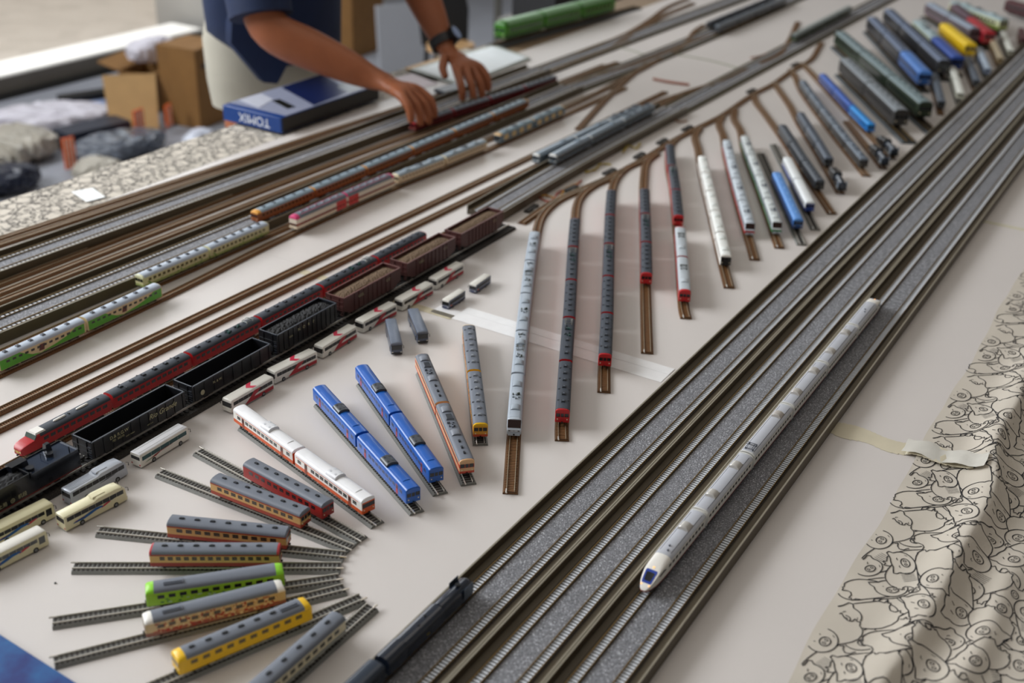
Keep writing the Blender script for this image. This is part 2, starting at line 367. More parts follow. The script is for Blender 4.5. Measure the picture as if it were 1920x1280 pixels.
def carriage(k, L, parent, nf='plain', nr='plain', name='carriage', pos=(0, 0, 0), rot=0.0):
    """one carriage: body with roof, glazing, bogies, underframe and roof fittings as its children"""
    h = L / 2; w = k['w']; st = []
    def nose(t, sgn):
        e = sgn * h
        if t == 'plain': return [(e - sgn * 0.0006, 1), (e, 0.985)]
        if t == 'cab': return [(e - sgn * 0.0022, 1), (e - sgn * 0.0006, 0.985, k['h'] - 0.0003), (e, 0.93, k['h'] - 0.0012)]
        if t == 'round': return [(e - sgn * 0.0065, 1), (e - sgn * 0.003, 0.99, k['h'] - 0.0006), (e - sgn * 0.0008, 0.96, k['h'] - 0.002), (e, 0.9, k['h'] - 0.0042)]
        if t == 'slant': return [(e - sgn * 0.0085, 1), (e - sgn * 0.0065, 0.995, k['h'] - 0.0006), (e - sgn * 0.0012, 0.96, 0.0128), (e, 0.92, 0.0115)]
        if t == 'bullet': return [(e - sgn * x, s, z, zb) for x, s, z, zb in ((0.044, 1, None, None), (0.036, 0.99, 0.0237, 0.0042), (0.028, 0.965, 0.0222, 0.0040), (0.020, 0.915, 0.0196, 0.0038), (0.013, 0.83, 0.0162, 0.0036), (0.007, 0.70, 0.0128, 0.0034), (0.003, 0.52, 0.0100, 0.0034), (0.0008, 0.34, 0.0080, 0.0036), (0, 0.2, 0.0066, 0.0042))]
        if t == 'bonnet': return [(e - sgn * x, s, z, zb) for x, s, z, zb in ((0.0245, 1, None, None), (0.0225, 0.985, 0.0235, None), (0.0195, 0.975, 0.0188, None), (0.012, 0.95, 0.0180, None), (0.005, 0.90, 0.0166, 0.0045), (0.0015, 0.80, 0.0148, 0.0042), (0, 0.66, 0.0128, 0.0048))]
    a = nose(nr, -1)[::-1] if nr else []; c = nose(nf, 1)
    st = a + c
    body = body_mesh(k, st).build(name, [m for _, m in k['bands']] + [k['top']], parent, pos, rot)
    # roof shell
    off = {'plain': 0.0004, 'cab': 0.002, 'round': 0.0075, 'slant': 0.0105, 'bullet': 0.045, 'bonnet': 0.0275}
    x0, x1 = -h + off[nr] + k.get('cap', 0) * (nr in ('cab', 'round')), h - off[nf] - k.get('cap', 0) * (nf in ('cab', 'round'))
    if k.get('roof'):
        rings = []
        for x, s in ((x0, 0.985), (x0 + 0.0005, 1), (x1 - 0.0005, 1), (x1, 0.985)):
            r = ring(k, x)[len(k['bands']) + 1 - 1:]; r = r[:9]
            if k.get('narrow'): r = r[1:-1]
            rings.append([(p[0], p[1] * (1.0 + 0.018 * s), p[2] + 0.00022) for p in r] + [(p[0], p[1] * 0.9, p[2] - 0.0007) for p in r[::-1]])
        MB().loft(rings).build('roof', k['roof'], body)
        if k.get('raised'):
            q0, q1 = k['raised']; rings = []
            for x in (x0 + q0, x0 + q0 + 0.0004, x1 - q1 - 0.0004, x1 - q1):
                rings.append([(x, w / 2 * 0.86 * math.cos(t), k['ze'] + (k['h'] - k['ze'] + 0.0009) * (math.sin(t) ** 0.8 if math.sin(t) > 0 else 0)) for t in [math.pi * q / 12 for q in range(13)]])
            MB().loft(rings).build('raised_roof', k['roof'], body)
        if k.get('seam'):
            b = MB()
            for sgn in (-1, 1): b.box(x0 + 0.006, x1 - 0.006, sgn * w * 0.335 - 0.0003, sgn * w * 0.335 + 0.0003, k['h'] - 0.0015, k['h'] - 0.0006, 0)
            b.build('roof_seam', k['seam'], body)
    # glazing: one strip of panes per side
    wz0, wz1 = k['wz']; e0 = -h + {'plain': 0.005, 'cab': 0.009, 'round': 0.009, 'slant': 0.012, 'bullet': 0.040, 'bonnet': 0.030}[nr]
    e1 = h - {'plain': 0.005, 'cab': 0.009, 'round': 0.009, 'slant': 0.012, 'bullet': 0.040, 'bonnet': 0.030}[nf]
    pitch, ww = k['wp']; n = max(3, int((e1 - e0) / pitch)); pit = (e1 - e0) / n; doors = k.get('doors', ())
    if not k.get('nowin'):
        b = MB()
        for sgn in (-1, 1):
            y = sgn * w / 2
            for q in range(n):
                cx = e0 + (q + 0.5) * pit
                if any(abs(cx - d) < pit * 0.62 for d in doors): continue
                hw = ww / 2 * (pit / pitch)
                if k.get('sash'):
                    zm = (wz0 + wz1) / 2
                    b.box(cx - hw, cx + hw, min(y, y * 1.018), max(y, y * 1.018), wz0, zm - 0.0003); b.box(cx - hw, cx + hw, min(y, y * 1.018), max(y, y * 1.018), zm + 0.0001, wz1)
                else: b.box(cx - hw, cx + hw, min(y, y * 1.018), max(y, y * 1.018), wz0, wz1)
        if b.v: b.build('window_glazing', k.get('glass', m_glass), body, smooth=0)
    for d in doors:
        for sgn in (-1, 1):
            y = sgn * w / 2; b = MB()
            b.box(d - 0.0026, d + 0.0026, min(y, y * 1.02), max(y, y * 1.02), k['zb'] + 0.0008, wz1 + 0.0012, 0)
            b.box(d - 0.0019, d - 0.0003, min(y, y * 1.035), max(y, y * 1.035), wz0, wz1 + 0.0002, 1); b.box(d + 0.0003, d + 0.0019, min(y, y * 1.035), max(y, y * 1.035), wz0, wz1 + 0.0002, 1)
            b.build('door', [k.get('doorm', m_red), m_glass], body, smooth=0)
    # stripes and painted patches, thin raised films on the flanks
    for sp in k.get('stripes', ()):
        b = MB(); z0, z1, mt = sp
        for sgn in (-1, 1):
            y = sgn * w / 2; b.box(e0 - 0.002, e1 + 0.002, min(y, y * 1.008), max(y, y * 1.008), z0, z1)
        b.build('stripe', mt, body, smooth=0)
    if k.get('patches'):
        rr = random.Random(11); cnt, z0, z1, mts = k['patches']; b = MB()
        for q in range(cnt):
            cx = rr.uniform(e0, e1 - 0.003); s = rr.uniform(0.001, 0.0034); zz = rr.uniform(z0, z1 - 0.001); hh = rr.uniform(0.0008, 0.0026)
            for sgn in (-1, 1):
                y = sgn * w / 2; o_ = 1.006 + 0.002 * (q % 4); b.box(cx, cx + s, min(y, y * o_), max(y, y * o_), zz, min(zz + hh, z1), q % len(mts))
        b.build('painted_pattern', mts, body, smooth=0)
    if k.get('waves'):
        for sgn in (-1, 1):
            y = sgn * (w / 2 + 0.00012); b = MB()
            for (pts, mi) in k['waves'][0]:
                pp = [(px * L / 0.133, y, pz) for px, pz in pts]; b.add(pp if sgn < 0 else pp[::-1], [tuple(range(len(pp)))], mi)
            b.build('painted_wave', k['waves'][1], body, smooth=0)
    # cab fronts
    for t, sgn in ((nf, 1), (nr, -1)):
        e = sgn * h
        if t in ('cab', 'round'):
            b = MB(); fw = w / 2 * (0.93 if t == 'cab' else 0.9); zt = wz1 + (0.0009 if t == 'cab' else 0.0)
            xa, xb = sorted((e, e + sgn * 0.0003)); fg = k.get('fw', 3)
            if fg == 3:
                for c0, c1 in ((-0.92, -0.34), (-0.22, 0.22), (0.34, 0.92)): b.box(xa, xb, fw * c0, fw * c1, wz0 + 0.0003, zt)
            else: b.box(xa, xb, -fw * 0.95, fw * 0.95, wz0 - 0.0002, zt)
            b.build('cab_window', m_glass, body, smooth=0)
            b = MB(); zb = k['zb']
            for y in (-fw * 0.72, fw * 0.72): b.cyl((e - 0.0002 if sgn > 0 else e - 0.0005, y, zb + 0.0045), 0.0008, 0.0007, 'x', 8)
            b.build('headlamps', M('e8dcc0', 0.25, 0, 0), body)
        elif t == 'slant':
            def on(px, py):   # quad on the slanting face
                t_ = px; x = e - sgn * (0.0064 - 0.0050 * t_); z = k['h'] - 0.0010 - (k['h'] - 0.0006 - 0.0128) * t_
                return (x + sgn * 0.0004, py, z + 0.0005)
            b = MB(); hw = w / 2 * 0.9
            q = [on(0.08, -hw), on(0.08, hw), on(0.92, hw * 0.98), on(0.92, -hw * 0.98)]; q2 = [(p[0] - sgn * 0.0006, p[1], p[2] - 0.0006) for p in q]
            b.loft([q, q2] if sgn > 0 else [q2, q]); b.build('windscreen', k.get('screen', M('2a1612', 0.1, 0, 0.02)), body, smooth=0)
            b = MB(); xa, xb = sorted((e, e + sgn * 0.0003))
            for y in (-0.0058, 0.0058): b.box(xa, xb, y - 0.0012, y + 0.0012, 0.0096, 0.0106)
            b.box(xa, xb, -0.0006, 0.0006, 0.0099, 0.0105); b.build('headlamps', m_black, body, smooth=0)
            b = MB(); b.box(min(e, e + sgn * 0.0009), max(e, e + sgn * 0.0009), -0.0076, 0.0076, 0.0036, 0.0072, 0, 0.0002); b.build('skirt', m_lgrey, body)
        elif t == 'bonnet':
            zt_, = (k['h'],)
            b = MB(); hw = w / 2 * 0.96; xa = e - sgn * 0.0222; xb = e - sgn * 0.0193
            q = [(xa, -hw, 0.0232), (xa, hw, 0.0232), (xb, hw * 0.98, 0.0186), (xb, -hw * 0.98, 0.0186)]; q = [(p[0] + sgn * 0.0005, p[1], p[2] + 0.0003) for p in q]; q2 = [(p[0] - sgn * 0.001, p[1], p[2] - 0.0003) for p in q]
            b.loft([q, q2] if sgn > 0 else [q2, q]); b.build('windscreen', M('56655f', 0.12, 0, 0.1), body, smooth=0)
            b = MB(); b.box(min(xa, xa - sgn * 0.015), max(xa, xa - sgn * 0.015), -0.0074, 0.0074, k['h'] - 0.001, k['h'] + 0.0009, 0, 0.0012); b.build('cab_roof', m_white, body)
            b = MB()
            for y in (-0.0048, 0.0048): b.cyl((e - 0.0004 if sgn > 0 else e - 0.0004, y, 0.0098), 0.0011, 0.0009, 'x', 10)
            b.build('headlamps', M('f2e2b0', 0.2, 0, 0), body)
            b = MB(); b.box(min(e, e + sgn * 0.0005), max(e, e + sgn * 0.0005), -0.003, 0.003, 0.0078, 0.0104); b.build('emblem_plate', M('c9a23a', 0.35, 0, 0), body, smooth=0)
    if nf == 'bullet' or nr == 'bullet':
        for t, sgn in ((nf, 1), (nr, -1)):
            if t != 'bullet': continue
            e = sgn * h; tab = [(0.044, 1, 0.0245), (0.036, 0.99, 0.0237), (0.028, 0.965, 0.0222), (0.020, 0.915, 0.0196), (0.013, 0.83, 0.0162), (0.007, 0.70, 0.0128), (0.003, 0.52, 0.0100)]
            def srf(d, yy):
                for (a0, s0, z0), (a1, s1, z1) in zip(tab, tab[1:]):
                    if a1 <= d <= a0:
                        f = (a0 - d) / (a0 - a1); s = s0 + (s1 - s0) * f; z = z0 + (z1 - z0) * f; break
                hw = w / 2 * s; ez = min(k['ze'], z - 0.0004); cc = min(abs(yy) / hw, 1) ** (1 / 0.75); sn = math.sqrt(max(0, 1 - cc * cc))
                return ez + (z - ez) * sn ** 0.9
            for nm, mt, d0, d1, wd0, wd1, up in (('windscreen_surround', M('1f3f9a', 0.3, 0, 0.02), 0.0200, 0.0058, 0.0066, 0.0054, 0.00030), ('windscreen', M('10141c', 0.1, 0, 0.02), 0.0170, 0.0080, 0.0046, 0.0036, 0.00055)):
                b = MB(); rings = []
                for q in range(9):
                    f = q / 8; d = d0 + (d1 - d0) * f; ww_ = (wd0 + (wd1 - wd0) * f) * (0.86 if q in (0, 8) else 1)
                    top = [(e - sgn * d, ww_ * u / 5, srf(d, ww_ * u / 5) + up) for u in range(-5, 6)]
                    rings.append(top + [(p[0], p[1], p[2] - 0.0012) for p in top[::-1]])
                b.loft(rings if sgn > 0 else rings[::-1]); b.build(nm, mt, body)
            b = MB()
            for d, y in ((0.0045, 0.0044), (0.0045, -0.0044)): b.cyl((e - sgn * d, y, srf(d, y) - 0.0006), 0.0009, 0.0010, n=10)
            b.cyl((e - sgn * 0.0235, 0, srf(0.0235, 0) - 0.0006), 0.0011, 0.0010, n=10)
            b.build('headlamps', m_lamp, body)
            for s2 in (-1, 1):
                b = MB(); y = s2 * w / 2
                b.add([(e - sgn * 0.036, y * 1.012, 0.0150), (e - sgn * 0.022, y * 0.965, 0.0138), (e - sgn * 0.018, y * 0.93, 0.0152), (e - sgn * 0.030, y * 1.0, 0.0175)], [(0, 1, 2, 3)]); b.build('cab_side_window', m_glass, body, smooth=0)
    if k.get('rims') and True:      # pale collar round the end of the carriage
        for t, sgn in ((nf, 1), (nr, -1)):
            if t != 'plain': continue
            e = sgn * (h - 0.0009); rings = []
            for x in sorted((e - 0.0009, e + 0.0009)):
                r = ring(k, x); rings.append([(p[0], p[1] * 1.06, p[2] + (0.0008 if p[2] > 0.015 else 0)) for p in r])
            MB().loft(rings).build('end_collar', k['rims'], body)
    # underframe and bogies
    if k.get('under', True):
        b = MB(); b.box(-h + 0.004, h - 0.004, -w / 2 * 0.82, w / 2 * 0.82, k['zb'] - 0.0012, k['zb'] + 0.0006)
        rr = random.Random(int(L * 1e4)); x = -h + 0.035
        while x < h - 0.04:
            s = rr.uniform(0.006, 0.014); b.box(x, x + s, -w / 2 * 0.86, w / 2 * 0.86, 0.0026, k['zb'], 0, 0.0004); x += s + rr.uniform(0.002, 0.005)
        b.build('underframe', k.get('underm', m_under), body, smooth=0)
    bx = h - 0.021
    for x in (-bx, bx):
        b = MB()
        for sgn in (-1, 1):
            b.box(-0.0085, 0.0085, sgn * 0.0068 - 0.0008, sgn * 0.0068 + 0.0008, 0.0018, 0.0044)
            for a in (-0.007, 0.007):
                b.cyl((a, sgn * 0.0047 - 0.0006, 0.0028), 0.0028, 0.0012, 'y', 12, 1)
                b.box(a - 0.0014, a + 0.0014, sgn * 0.0078 - 0.0006, sgn * 0.0078 + 0.0006, 0.0016, 0.0036)
        for a in (-0.007, 0.007): b.cyl((a, -0.0045, 0.0028), 0.0006, 0.009, 'y', 6, 1)
        b.box(-0.003, 0.003, -0.006, 0.006, 0.0034, k['zb'] - 0.0004)
        b.build('bogie', [m_under, m_wheel], body, (x, 0, 0), smooth=30)
    b = MB()
    for sgn, t in ((1, nf), (-1, nr)):
        if t in ('bullet',): continue
        b.box(min(sgn * h, sgn * (h + 0.0019)), max(sgn * h, sgn * (h + 0.0019)), -0.0010, 0.0010, 0.0046, 0.0062)
    if b.v: b.build('couplers', m_black, body, smooth=0)
    mats = k.get('um', {})
    for (ux, uy, ut) in k.get('units', ()):
        f = ux * L / 0.133
        if (f > x1 - 0.004 or f < x0 + 0.004) and ut != 'horn': continue
        zt = k['h'] + (0.0009 if k.get('raised') and (x0 + k['raised'][0] < f < x1 - k['raised'][1]) else 0) + 0.0001
        if abs(uy) > 0.003: zt -= 0.0012
        unit(ut, body, f, uy, zt, mats)
    return body

def spread(a, b, n, t, y=0.0): return [(a + (b - a) * i / (n - 1), y, t) for i in range(n)]
def K(**kw):
    d = dict(w=0.0187, h=0.0245, zb=0.0052, ze=0.0200, wz=(0.0130, 0.0172), wp=(0.0098, 0.0068), top=m_grey, roof=m_grey)
    d.update(kw); return d
m_cream = M('c99f60', 0.42, 0, 0.03); m_rust = M('9a3216', 0.42, 0, 0.04); m_orange = M('d3561c', 0.38, 0, 0.04)
m_blue = M('1659b0', 0.33, 0, 0.04, coat=0.2); m_lime = M('8fc42a', 0.4, 0, 0.04); m_yel = M('e8b60e', 0.38, 0, 0.03); m_ivory = M('d9cfae', 0.45, 0, 0.04)
m_crim = M('9c2420', 0.42, 0, 0.05)
KK = {}
KK['cream_red'] = K(bands=[(0.0098, m_rust), (0.0183, m_cream), (0.02, m_rust)], top=m_grey, roof=m_grey, sash=1, wp=(0.0098, 0.0062), units=spread(-0.052, 0.052, 7, 'vent'), um={'vent': m_vent}, cap=-0.001)
KK['all_red'] = K(bands=[(0.02, m_crim)], top=m_grey, sash=1, wp=(0.0098, 0.0058), units=spread(-0.052, 0.05, 7, 'vent'), um={'vent': m_vent}, cap=-0.001)
KK['cream_red_ends'] = K(bands=[(0.0098, M('8f2418', 0.42, 0, 0.04)), (0.0183, m_cream), (0.02, M('8f2418', 0.42, 0, 0.04))], top=M('b83038', 0.4, 0, 0.03), sash=1, wp=(0.0078, 0.0048), units=spread(-0.052, 0.045, 7, 'vent', 0.0), um={'vent': m_vent}, cap=0.0005)
KK['lime'] = K(bands=[(0.02, m_lime)], top=M('8ed62a', 0.38, 0, 0.02), wp=(0.0104, 0.0064), units=[(-0.040, -0.001, 'slot')], um={'slot': m_grey, 'slot2': m_dgrey}, cap=0.0005, patches=(44, 0.0060, 0.0125, [M('3f7f30', 0.4, 0, 0.05), M('9fc4a0', 0.4, 0, 0.05), M('79b02a', 0.4, 0, 0.05)]))
KK['red_pattern'] = K(bands=[(0.0095, M('8f5a4a', 0.42, 0, 0.1)), (0.02, M('c9b48c', 0.42, 0, 0.05))], top=m_white, wp=(0.0104, 0.0062), glass=M('5a524c', 0.2, 0, 0.1), units=[(-0.040, -0.001, 'slot')], um={'slot': m_grey, 'slot2': m_dgrey}, cap=0.0005, stripes=[(0.0093, 0.0100, M('b8341e', 0.4, 0, 0.05))],
    patches=(260, 0.0056, 0.0196, [M('8f1a16', 0.42, 0, 0.05), M('c8aa78', 0.42, 0, 0.05), M('a3261c', 0.42, 0, 0.05), M('d7c6a2', 0.42, 0, 0.05)]))
KK['yellow'] = K(bands=[(0.02, m_yel)], top=M('f0c010', 0.36, 0, 0.02), glass=M('5a5040', 0.2, 0, 0.1), sash=1, wp=(0.0110, 0.0062), units=spread(-0.05, 0.03, 6, 'vent') + [(0.046, -0.001, 'slot')], um={'vent': m_vent, 'slot': m_grey, 'slot2': m_dgrey}, cap=0.0005)
KK['ivory'] = K(bands=[(0.0098, M('8c8f86', 0.45, 0, 0.04)), (0.0187, m_ivory), (0.02, m_ivory)], top=m_ivory, wp=(0.0100, 0.0062), sash=1, units=spread(-0.052, 0.05, 6, 'vent'), um={'vent': m_vent}, cap=-0.002)
ACB = [(0.012, 0, 'bigac')]
KK['blue'] = K(bands=[(0.02, m_blue)], top=m_blue, roof=m_blue, raised=(0.016, 0.0165), wp=(0.0088, 0.0064), sash=1, glass=M('0f2c5c', 0.2, 0, 0.1), doors=(-0.043, 0.043), doorm=M('a83a4a', 0.4, 0, 0.04), units=[(0.004, 0, 'bigac')], um={'bigac': M('3c4148', 0.35, 0, 0.05), 'bigac2': M('2c3036', 0.4, 0, 0.03)}, cap=-0.001)
KK['white_orange'] = K(bands=[(0.0100, m_orange), (0.02, m_white)], top=M('e8e8ea', 0.4, 0, 0.02), roof=M('e8e8ea', 0.4, 0, 0.02), raised=(0.016, 0.0165), wp=(0.0088, 0.0066), sash=1, doors=(-0.043, 0.043), doorm=M('8a3a1c', 0.4, 0, 0.04), fw=1, stripes=[(0.0188, 0.0195, m_orange)], units=[(0.004, 0, 'bigac')], um={'bigac': M('dcdde0', 0.4, 0, 0.03), 'bigac2': M('c9cbd0', 0.4, 0, 0.03)}, endm={1: 0}, cap=-0.001)
KK['salmon'] = K(bands=[(0.0082, M('c84a34', 0.42, 0, 0.03)), (0.0126, M('dcae80', 0.42, 0, 0.03)), (0.0176, M('b8402c', 0.42, 0, 0.03)), (0.02, M('dcae80', 0.42, 0, 0.03))], top=M('dcae80', 0.42, 0, 0.03), roof=m_grey, wp=(0.0082, 0.0060), glass=M('6a3028', 0.25, 0, 0.1), units=[(-0.05, 0, 'dome'), (-0.030, 0, 'block'), (-0.012, 0, 'gear'), (0.006, 0, 'dome'), (0.026, 0, 'vent'), (0.040, 0, 'vent'), (0.052, 0, 'vent')], um={'dome': M('7d828c', 0.45, 0, 0.03), 'gear': m_grey, 'gear2': m_dgrey, 'block': M('6a6f78', 0.5, 0, 0.03), 'vent': m_vent}, cap=0)
KK['multicolour'] = K(bands=[(0.0085, M('c2441c', 0.42, 0, 0.05)), (0.02, M('d89a28', 0.42, 0, 0.05))], top=m_yel, roof=m_grey, wp=(0.0082, 0.0055), glass=M('6a5a30', 0.25, 0, 0.1), patches=(170, 0.0056, 0.0196, [M('c23a1c', 0.42, 0, 0.05), M('e8b42a', 0.42, 0, 0.05), M('d87a20', 0.42, 0, 0.05), M('2f6a38', 0.42, 0, 0.05)]),
    units=spread(-0.054, 0.046, 7, 'cooler') + spread(-0.05, 0.046, 4, 'ear', 0.0062) + spread(-0.05, 0.046, 4, 'ear', -0.0062), um={'cooler': M('6f747c', 0.5, 0, 0.03), 'cooler2': M('8d9299', 0.5, 0, 0.03), 'ear': m_vent}, cap=0.0003)
KK['silver_emu'] = K(bands=[(0.0085, m_silver), (0.0195, M('c4ccd4', 0.36, 0.15, 0.03)), (0.02, M('5a6a88', 0.4, 0, 0.03))], top=m_lgrey, roof=M('a5afba', 0.42, 0, 0.04), seam=M('8893a0', 0.5, 0, 0.03), wp=(0.0092, 0.0070), units=[(-0.050, 0, 'gear'), (-0.028, 0, 'dome'), (-0.006, 0, 'panto'), (0.018, 0, 'gear'), (0.038, 0, 'dome')], um={'dome': M('9aa4ae', 0.45, 0, 0.03), 'gear': M('8a949c', 0.5, 0, 0.03), 'gear2': M('3e443c', 0.5, 0, 0.05), 'panto': M('3c403c', 0.4, 0.5, 0.03), 'panto2': M('d8d8d0', 0.4, 0, 0)})
KK['silver_plain'] = dict(KK['silver_emu']); KK['silver_plain']['units'] = [(-0.035, 0, 'dome'), (0.03, 0, 'dome'), (0.0, 0, 'gear')]
m_roofd = M('363c46', 0.55, 0, 0.05)
def redexp(units, **kw): return K(bands=[(0.0198, m_red), (0.02, m_red)], top=m_red, roof=m_roofd, wp=(0.0095, 0.0066), units=units, um={'cooler': M('1f2329', 0.5, 0, 0.04), 'cooler2': M('555c68', 0.5, 0, 0.03), 'ear': M('1a1c20', 0.5, 0, 0.03), 'gear': M('3a4448', 0.5, 0, 0.05), 'gear2': M('1f4a44', 0.5, 0, 0.05), 'panto': M('8a8c88', 0.35, 0.6, 0.03), 'panto2': M('cfd0c8', 0.4, 0, 0)}, **kw)
KK['red_cooler'] = redexp(spread(-0.050, 0.046, 6, 'cooler') + spread(-0.046, 0.042, 4, 'ear', 0.0062) + spread(-0.046, 0.042, 4, 'ear', -0.0062), cap=0.0005)
KK['red_panto'] = redexp([(-0.05, 0, 'panto'), (-0.03, 0, 'gear'), (-0.010, 0, 'gear')] + spread(0.008, 0.048, 3, 'cooler'), cap=0.0005)
KK['red_bonnet'] = redexp([(-0.054, 0, 'ear'), (-0.030, 0, 'pod'), (0.004, 0, 'pod'), (-0.010, 0, 'ear')]); KK['red_bonnet']['um']['pod'] = m_white
KK['white_express'] = K(w=0.0190, h=0.0245, bands=[(0.0066, M('9a4038', 0.4, 0, 0.03)), (0.0195, M('e9e7df', 0.35, 0, 0.02)), (0.02, m_white)], top=m_white, roof=M('b9bcc4', 0.4, 0, 0.03), seam=M('3a3c46', 0.5, 0, 0.03), rims=M('d6d6d2', 0.4, 0, 0.03), wp=(0.0082, 0.0050), wz=(0.0128, 0.0162), ze=0.0195,
    units=[(-0.034, 0, 'hood'), (0.034, 0, 'hood')], um={'hood': M('bdb9b3', 0.22, 0.1, 0.04)})
KK['white_express_p'] = dict(KK['white_express']); KK['white_express_p']['units'] = [(-0.034, 0, 'hood'), (0.054, 0, 'panto')]; KK['white_express_p']['um'] = {'hood': M('b3ada6', 0.4, 0, 0.04), 'panto': M('4a4e58', 0.4, 0.4, 0.03), 'panto2': m_dgrey}
KK['white_express_n'] = dict(KK['white_express']); KK['white_express_n']['units'] = [(-0.030, 0, 'hood'), (0.008, 0, 'horn'), (0.016, 0.002, 'horn')]
KK['white_emu'] = K(endm={0: 2, 1: 2}, bands=[(0.0100, m_white), (0.0199, m_white), (0.02, m_black)], top=m_white, roof=M('e6e8e4', 0.35, 0, 0.03), wp=(0.009, 0.0068), units=[(-0.03, 0, 'dome'), (0.035, 0, 'dome')], um={'dome': M('d5d9d5', 0.4, 0, 0.03)})
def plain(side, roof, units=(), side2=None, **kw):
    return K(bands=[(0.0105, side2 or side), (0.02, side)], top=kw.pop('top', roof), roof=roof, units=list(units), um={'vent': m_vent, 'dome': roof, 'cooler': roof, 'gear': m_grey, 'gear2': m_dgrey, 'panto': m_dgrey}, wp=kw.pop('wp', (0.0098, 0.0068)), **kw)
VT = spread(-0.05, 0.05, 7, 'vent'); CL = spread(-0.045, 0.045, 5, 'cooler'); DM = [(-0.035, 0, 'dome'), (0.0, 0, 'gear'), (0.035, 0, 'dome')]
KK['silver_red'] = plain(m_silver, M('b7c0c8', 0.4, 0, 0.03), DM, side2=m_red, endm={1: 0}); KK['silver_green'] = plain(m_silver, M('c0c6c6', 0.4, 0, 0.03), DM, side2=M('2f7a3a', 0.4, 0, 0.04))
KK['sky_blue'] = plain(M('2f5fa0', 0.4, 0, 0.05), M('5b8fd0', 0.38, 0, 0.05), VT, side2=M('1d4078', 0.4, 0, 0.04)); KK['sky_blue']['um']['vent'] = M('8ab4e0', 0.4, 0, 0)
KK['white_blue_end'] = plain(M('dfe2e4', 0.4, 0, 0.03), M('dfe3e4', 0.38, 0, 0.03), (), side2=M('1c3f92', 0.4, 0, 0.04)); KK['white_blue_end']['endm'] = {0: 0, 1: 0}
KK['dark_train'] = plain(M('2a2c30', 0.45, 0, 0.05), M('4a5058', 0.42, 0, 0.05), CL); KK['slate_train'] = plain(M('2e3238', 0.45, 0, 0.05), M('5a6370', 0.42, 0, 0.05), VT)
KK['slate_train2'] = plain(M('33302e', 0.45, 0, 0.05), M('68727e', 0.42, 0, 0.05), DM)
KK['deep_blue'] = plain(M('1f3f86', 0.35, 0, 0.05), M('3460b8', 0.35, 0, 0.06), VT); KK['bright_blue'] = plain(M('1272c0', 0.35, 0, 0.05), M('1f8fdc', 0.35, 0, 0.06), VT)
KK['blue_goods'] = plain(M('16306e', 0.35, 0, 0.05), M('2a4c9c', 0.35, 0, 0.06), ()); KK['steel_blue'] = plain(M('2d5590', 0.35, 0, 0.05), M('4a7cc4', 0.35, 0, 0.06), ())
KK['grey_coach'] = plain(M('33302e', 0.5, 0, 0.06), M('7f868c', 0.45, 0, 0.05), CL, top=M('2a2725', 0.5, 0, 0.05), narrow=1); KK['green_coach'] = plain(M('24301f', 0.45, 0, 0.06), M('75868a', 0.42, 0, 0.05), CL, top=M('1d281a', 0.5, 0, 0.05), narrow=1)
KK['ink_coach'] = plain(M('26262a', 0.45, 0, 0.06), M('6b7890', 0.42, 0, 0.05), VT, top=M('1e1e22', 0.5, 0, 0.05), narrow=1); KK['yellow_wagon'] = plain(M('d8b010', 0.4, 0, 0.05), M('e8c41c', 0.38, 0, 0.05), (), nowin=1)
KK['mauve_coach'] = plain(M('5a4a50', 0.45, 0, 0.06), M('98a4b4', 0.42, 0, 0.05), CL, top=M('4c3e44', 0.5, 0, 0.05), narrow=1); KK['wine_coach'] = plain(M('4a2428', 0.45, 0, 0.06), M('5c4854', 0.42, 0, 0.05), ()); KK['wine_loco'] = plain(M('8c1420', 0.38, 0, 0.05), M('a81c28', 0.36, 0, 0.05), ())
KK['pale_green'] = plain(M('c4c8a0', 0.42, 0, 0.05), M('9aacb0', 0.42, 0, 0.05), DM, side2=M('8fa04c', 0.42, 0, 0.05)); KK['maroon_coach'] = plain(M('3c1418', 0.45, 0, 0.05), M('4a1a20', 0.42, 0, 0.05), ())
KK['meadow'] = K(bands=[(0.02, M('cdbb92', 0.42, 0, 0.03))], top=M('cdbb92', 0.42, 0, 0.03), roof=M('a9b4c2', 0.42, 0, 0.03), wp=(0.0100, 0.0056), wz=(0.0135, 0.0168), glass=M('2c2420', 0.2, 0, 0.05), units=spread(-0.05, 0.045, 6, 'cooler'), um={'cooler': M('6a717c', 0.5, 0, 0.03), 'cooler2': M('2c3036', 0.5, 0, 0.03)},
    waves=([([(-0.0655, 0.0055), (-0.004, 0.0055), (-0.018, 0.0090), (-0.030, 0.0160), (-0.036, 0.0198), (-0.0655, 0.0198)], 0), ([(-0.006, 0.0055), (0.0645, 0.0055), (0.0645, 0.0195), (0.050, 0.0195), (0.038, 0.0135), (0.018, 0.0092), (0.0, 0.0070)], 1), ([(-0.008, 0.0090), (0.0, 0.0085), (0.002, 0.0180), (-0.006, 0.0180)], 2)], [M('4c9a22', 0.4, 0, 0.04), M('4c9a22', 0.4, 0, 0.04), M('5a2018', 0.4, 0, 0.05)]))
KK['moss'] = K(bands=[(0.0090, M('8f9a58', 0.42, 0, 0.04)), (0.02, M('c2bd90', 0.42, 0, 0.04))], top=M('d8d8b8', 0.42, 0, 0.03), roof=M('a9b4c2', 0.42, 0, 0.03), wp=(0.0094, 0.0054), glass=M('5a5238', 0.2, 0, 0.05), units=spread(-0.05, 0.045, 6, 'cooler'), um={'cooler': M('4a515c', 0.5, 0, 0.03), 'cooler2': M('2c3036', 0.5, 0, 0.03)}, patches=(26, 0.0055, 0.013, [M('4c7a2a', 0.4, 0, 0.05), M('6a8c34', 0.4, 0, 0.05)]), cap=0.001)
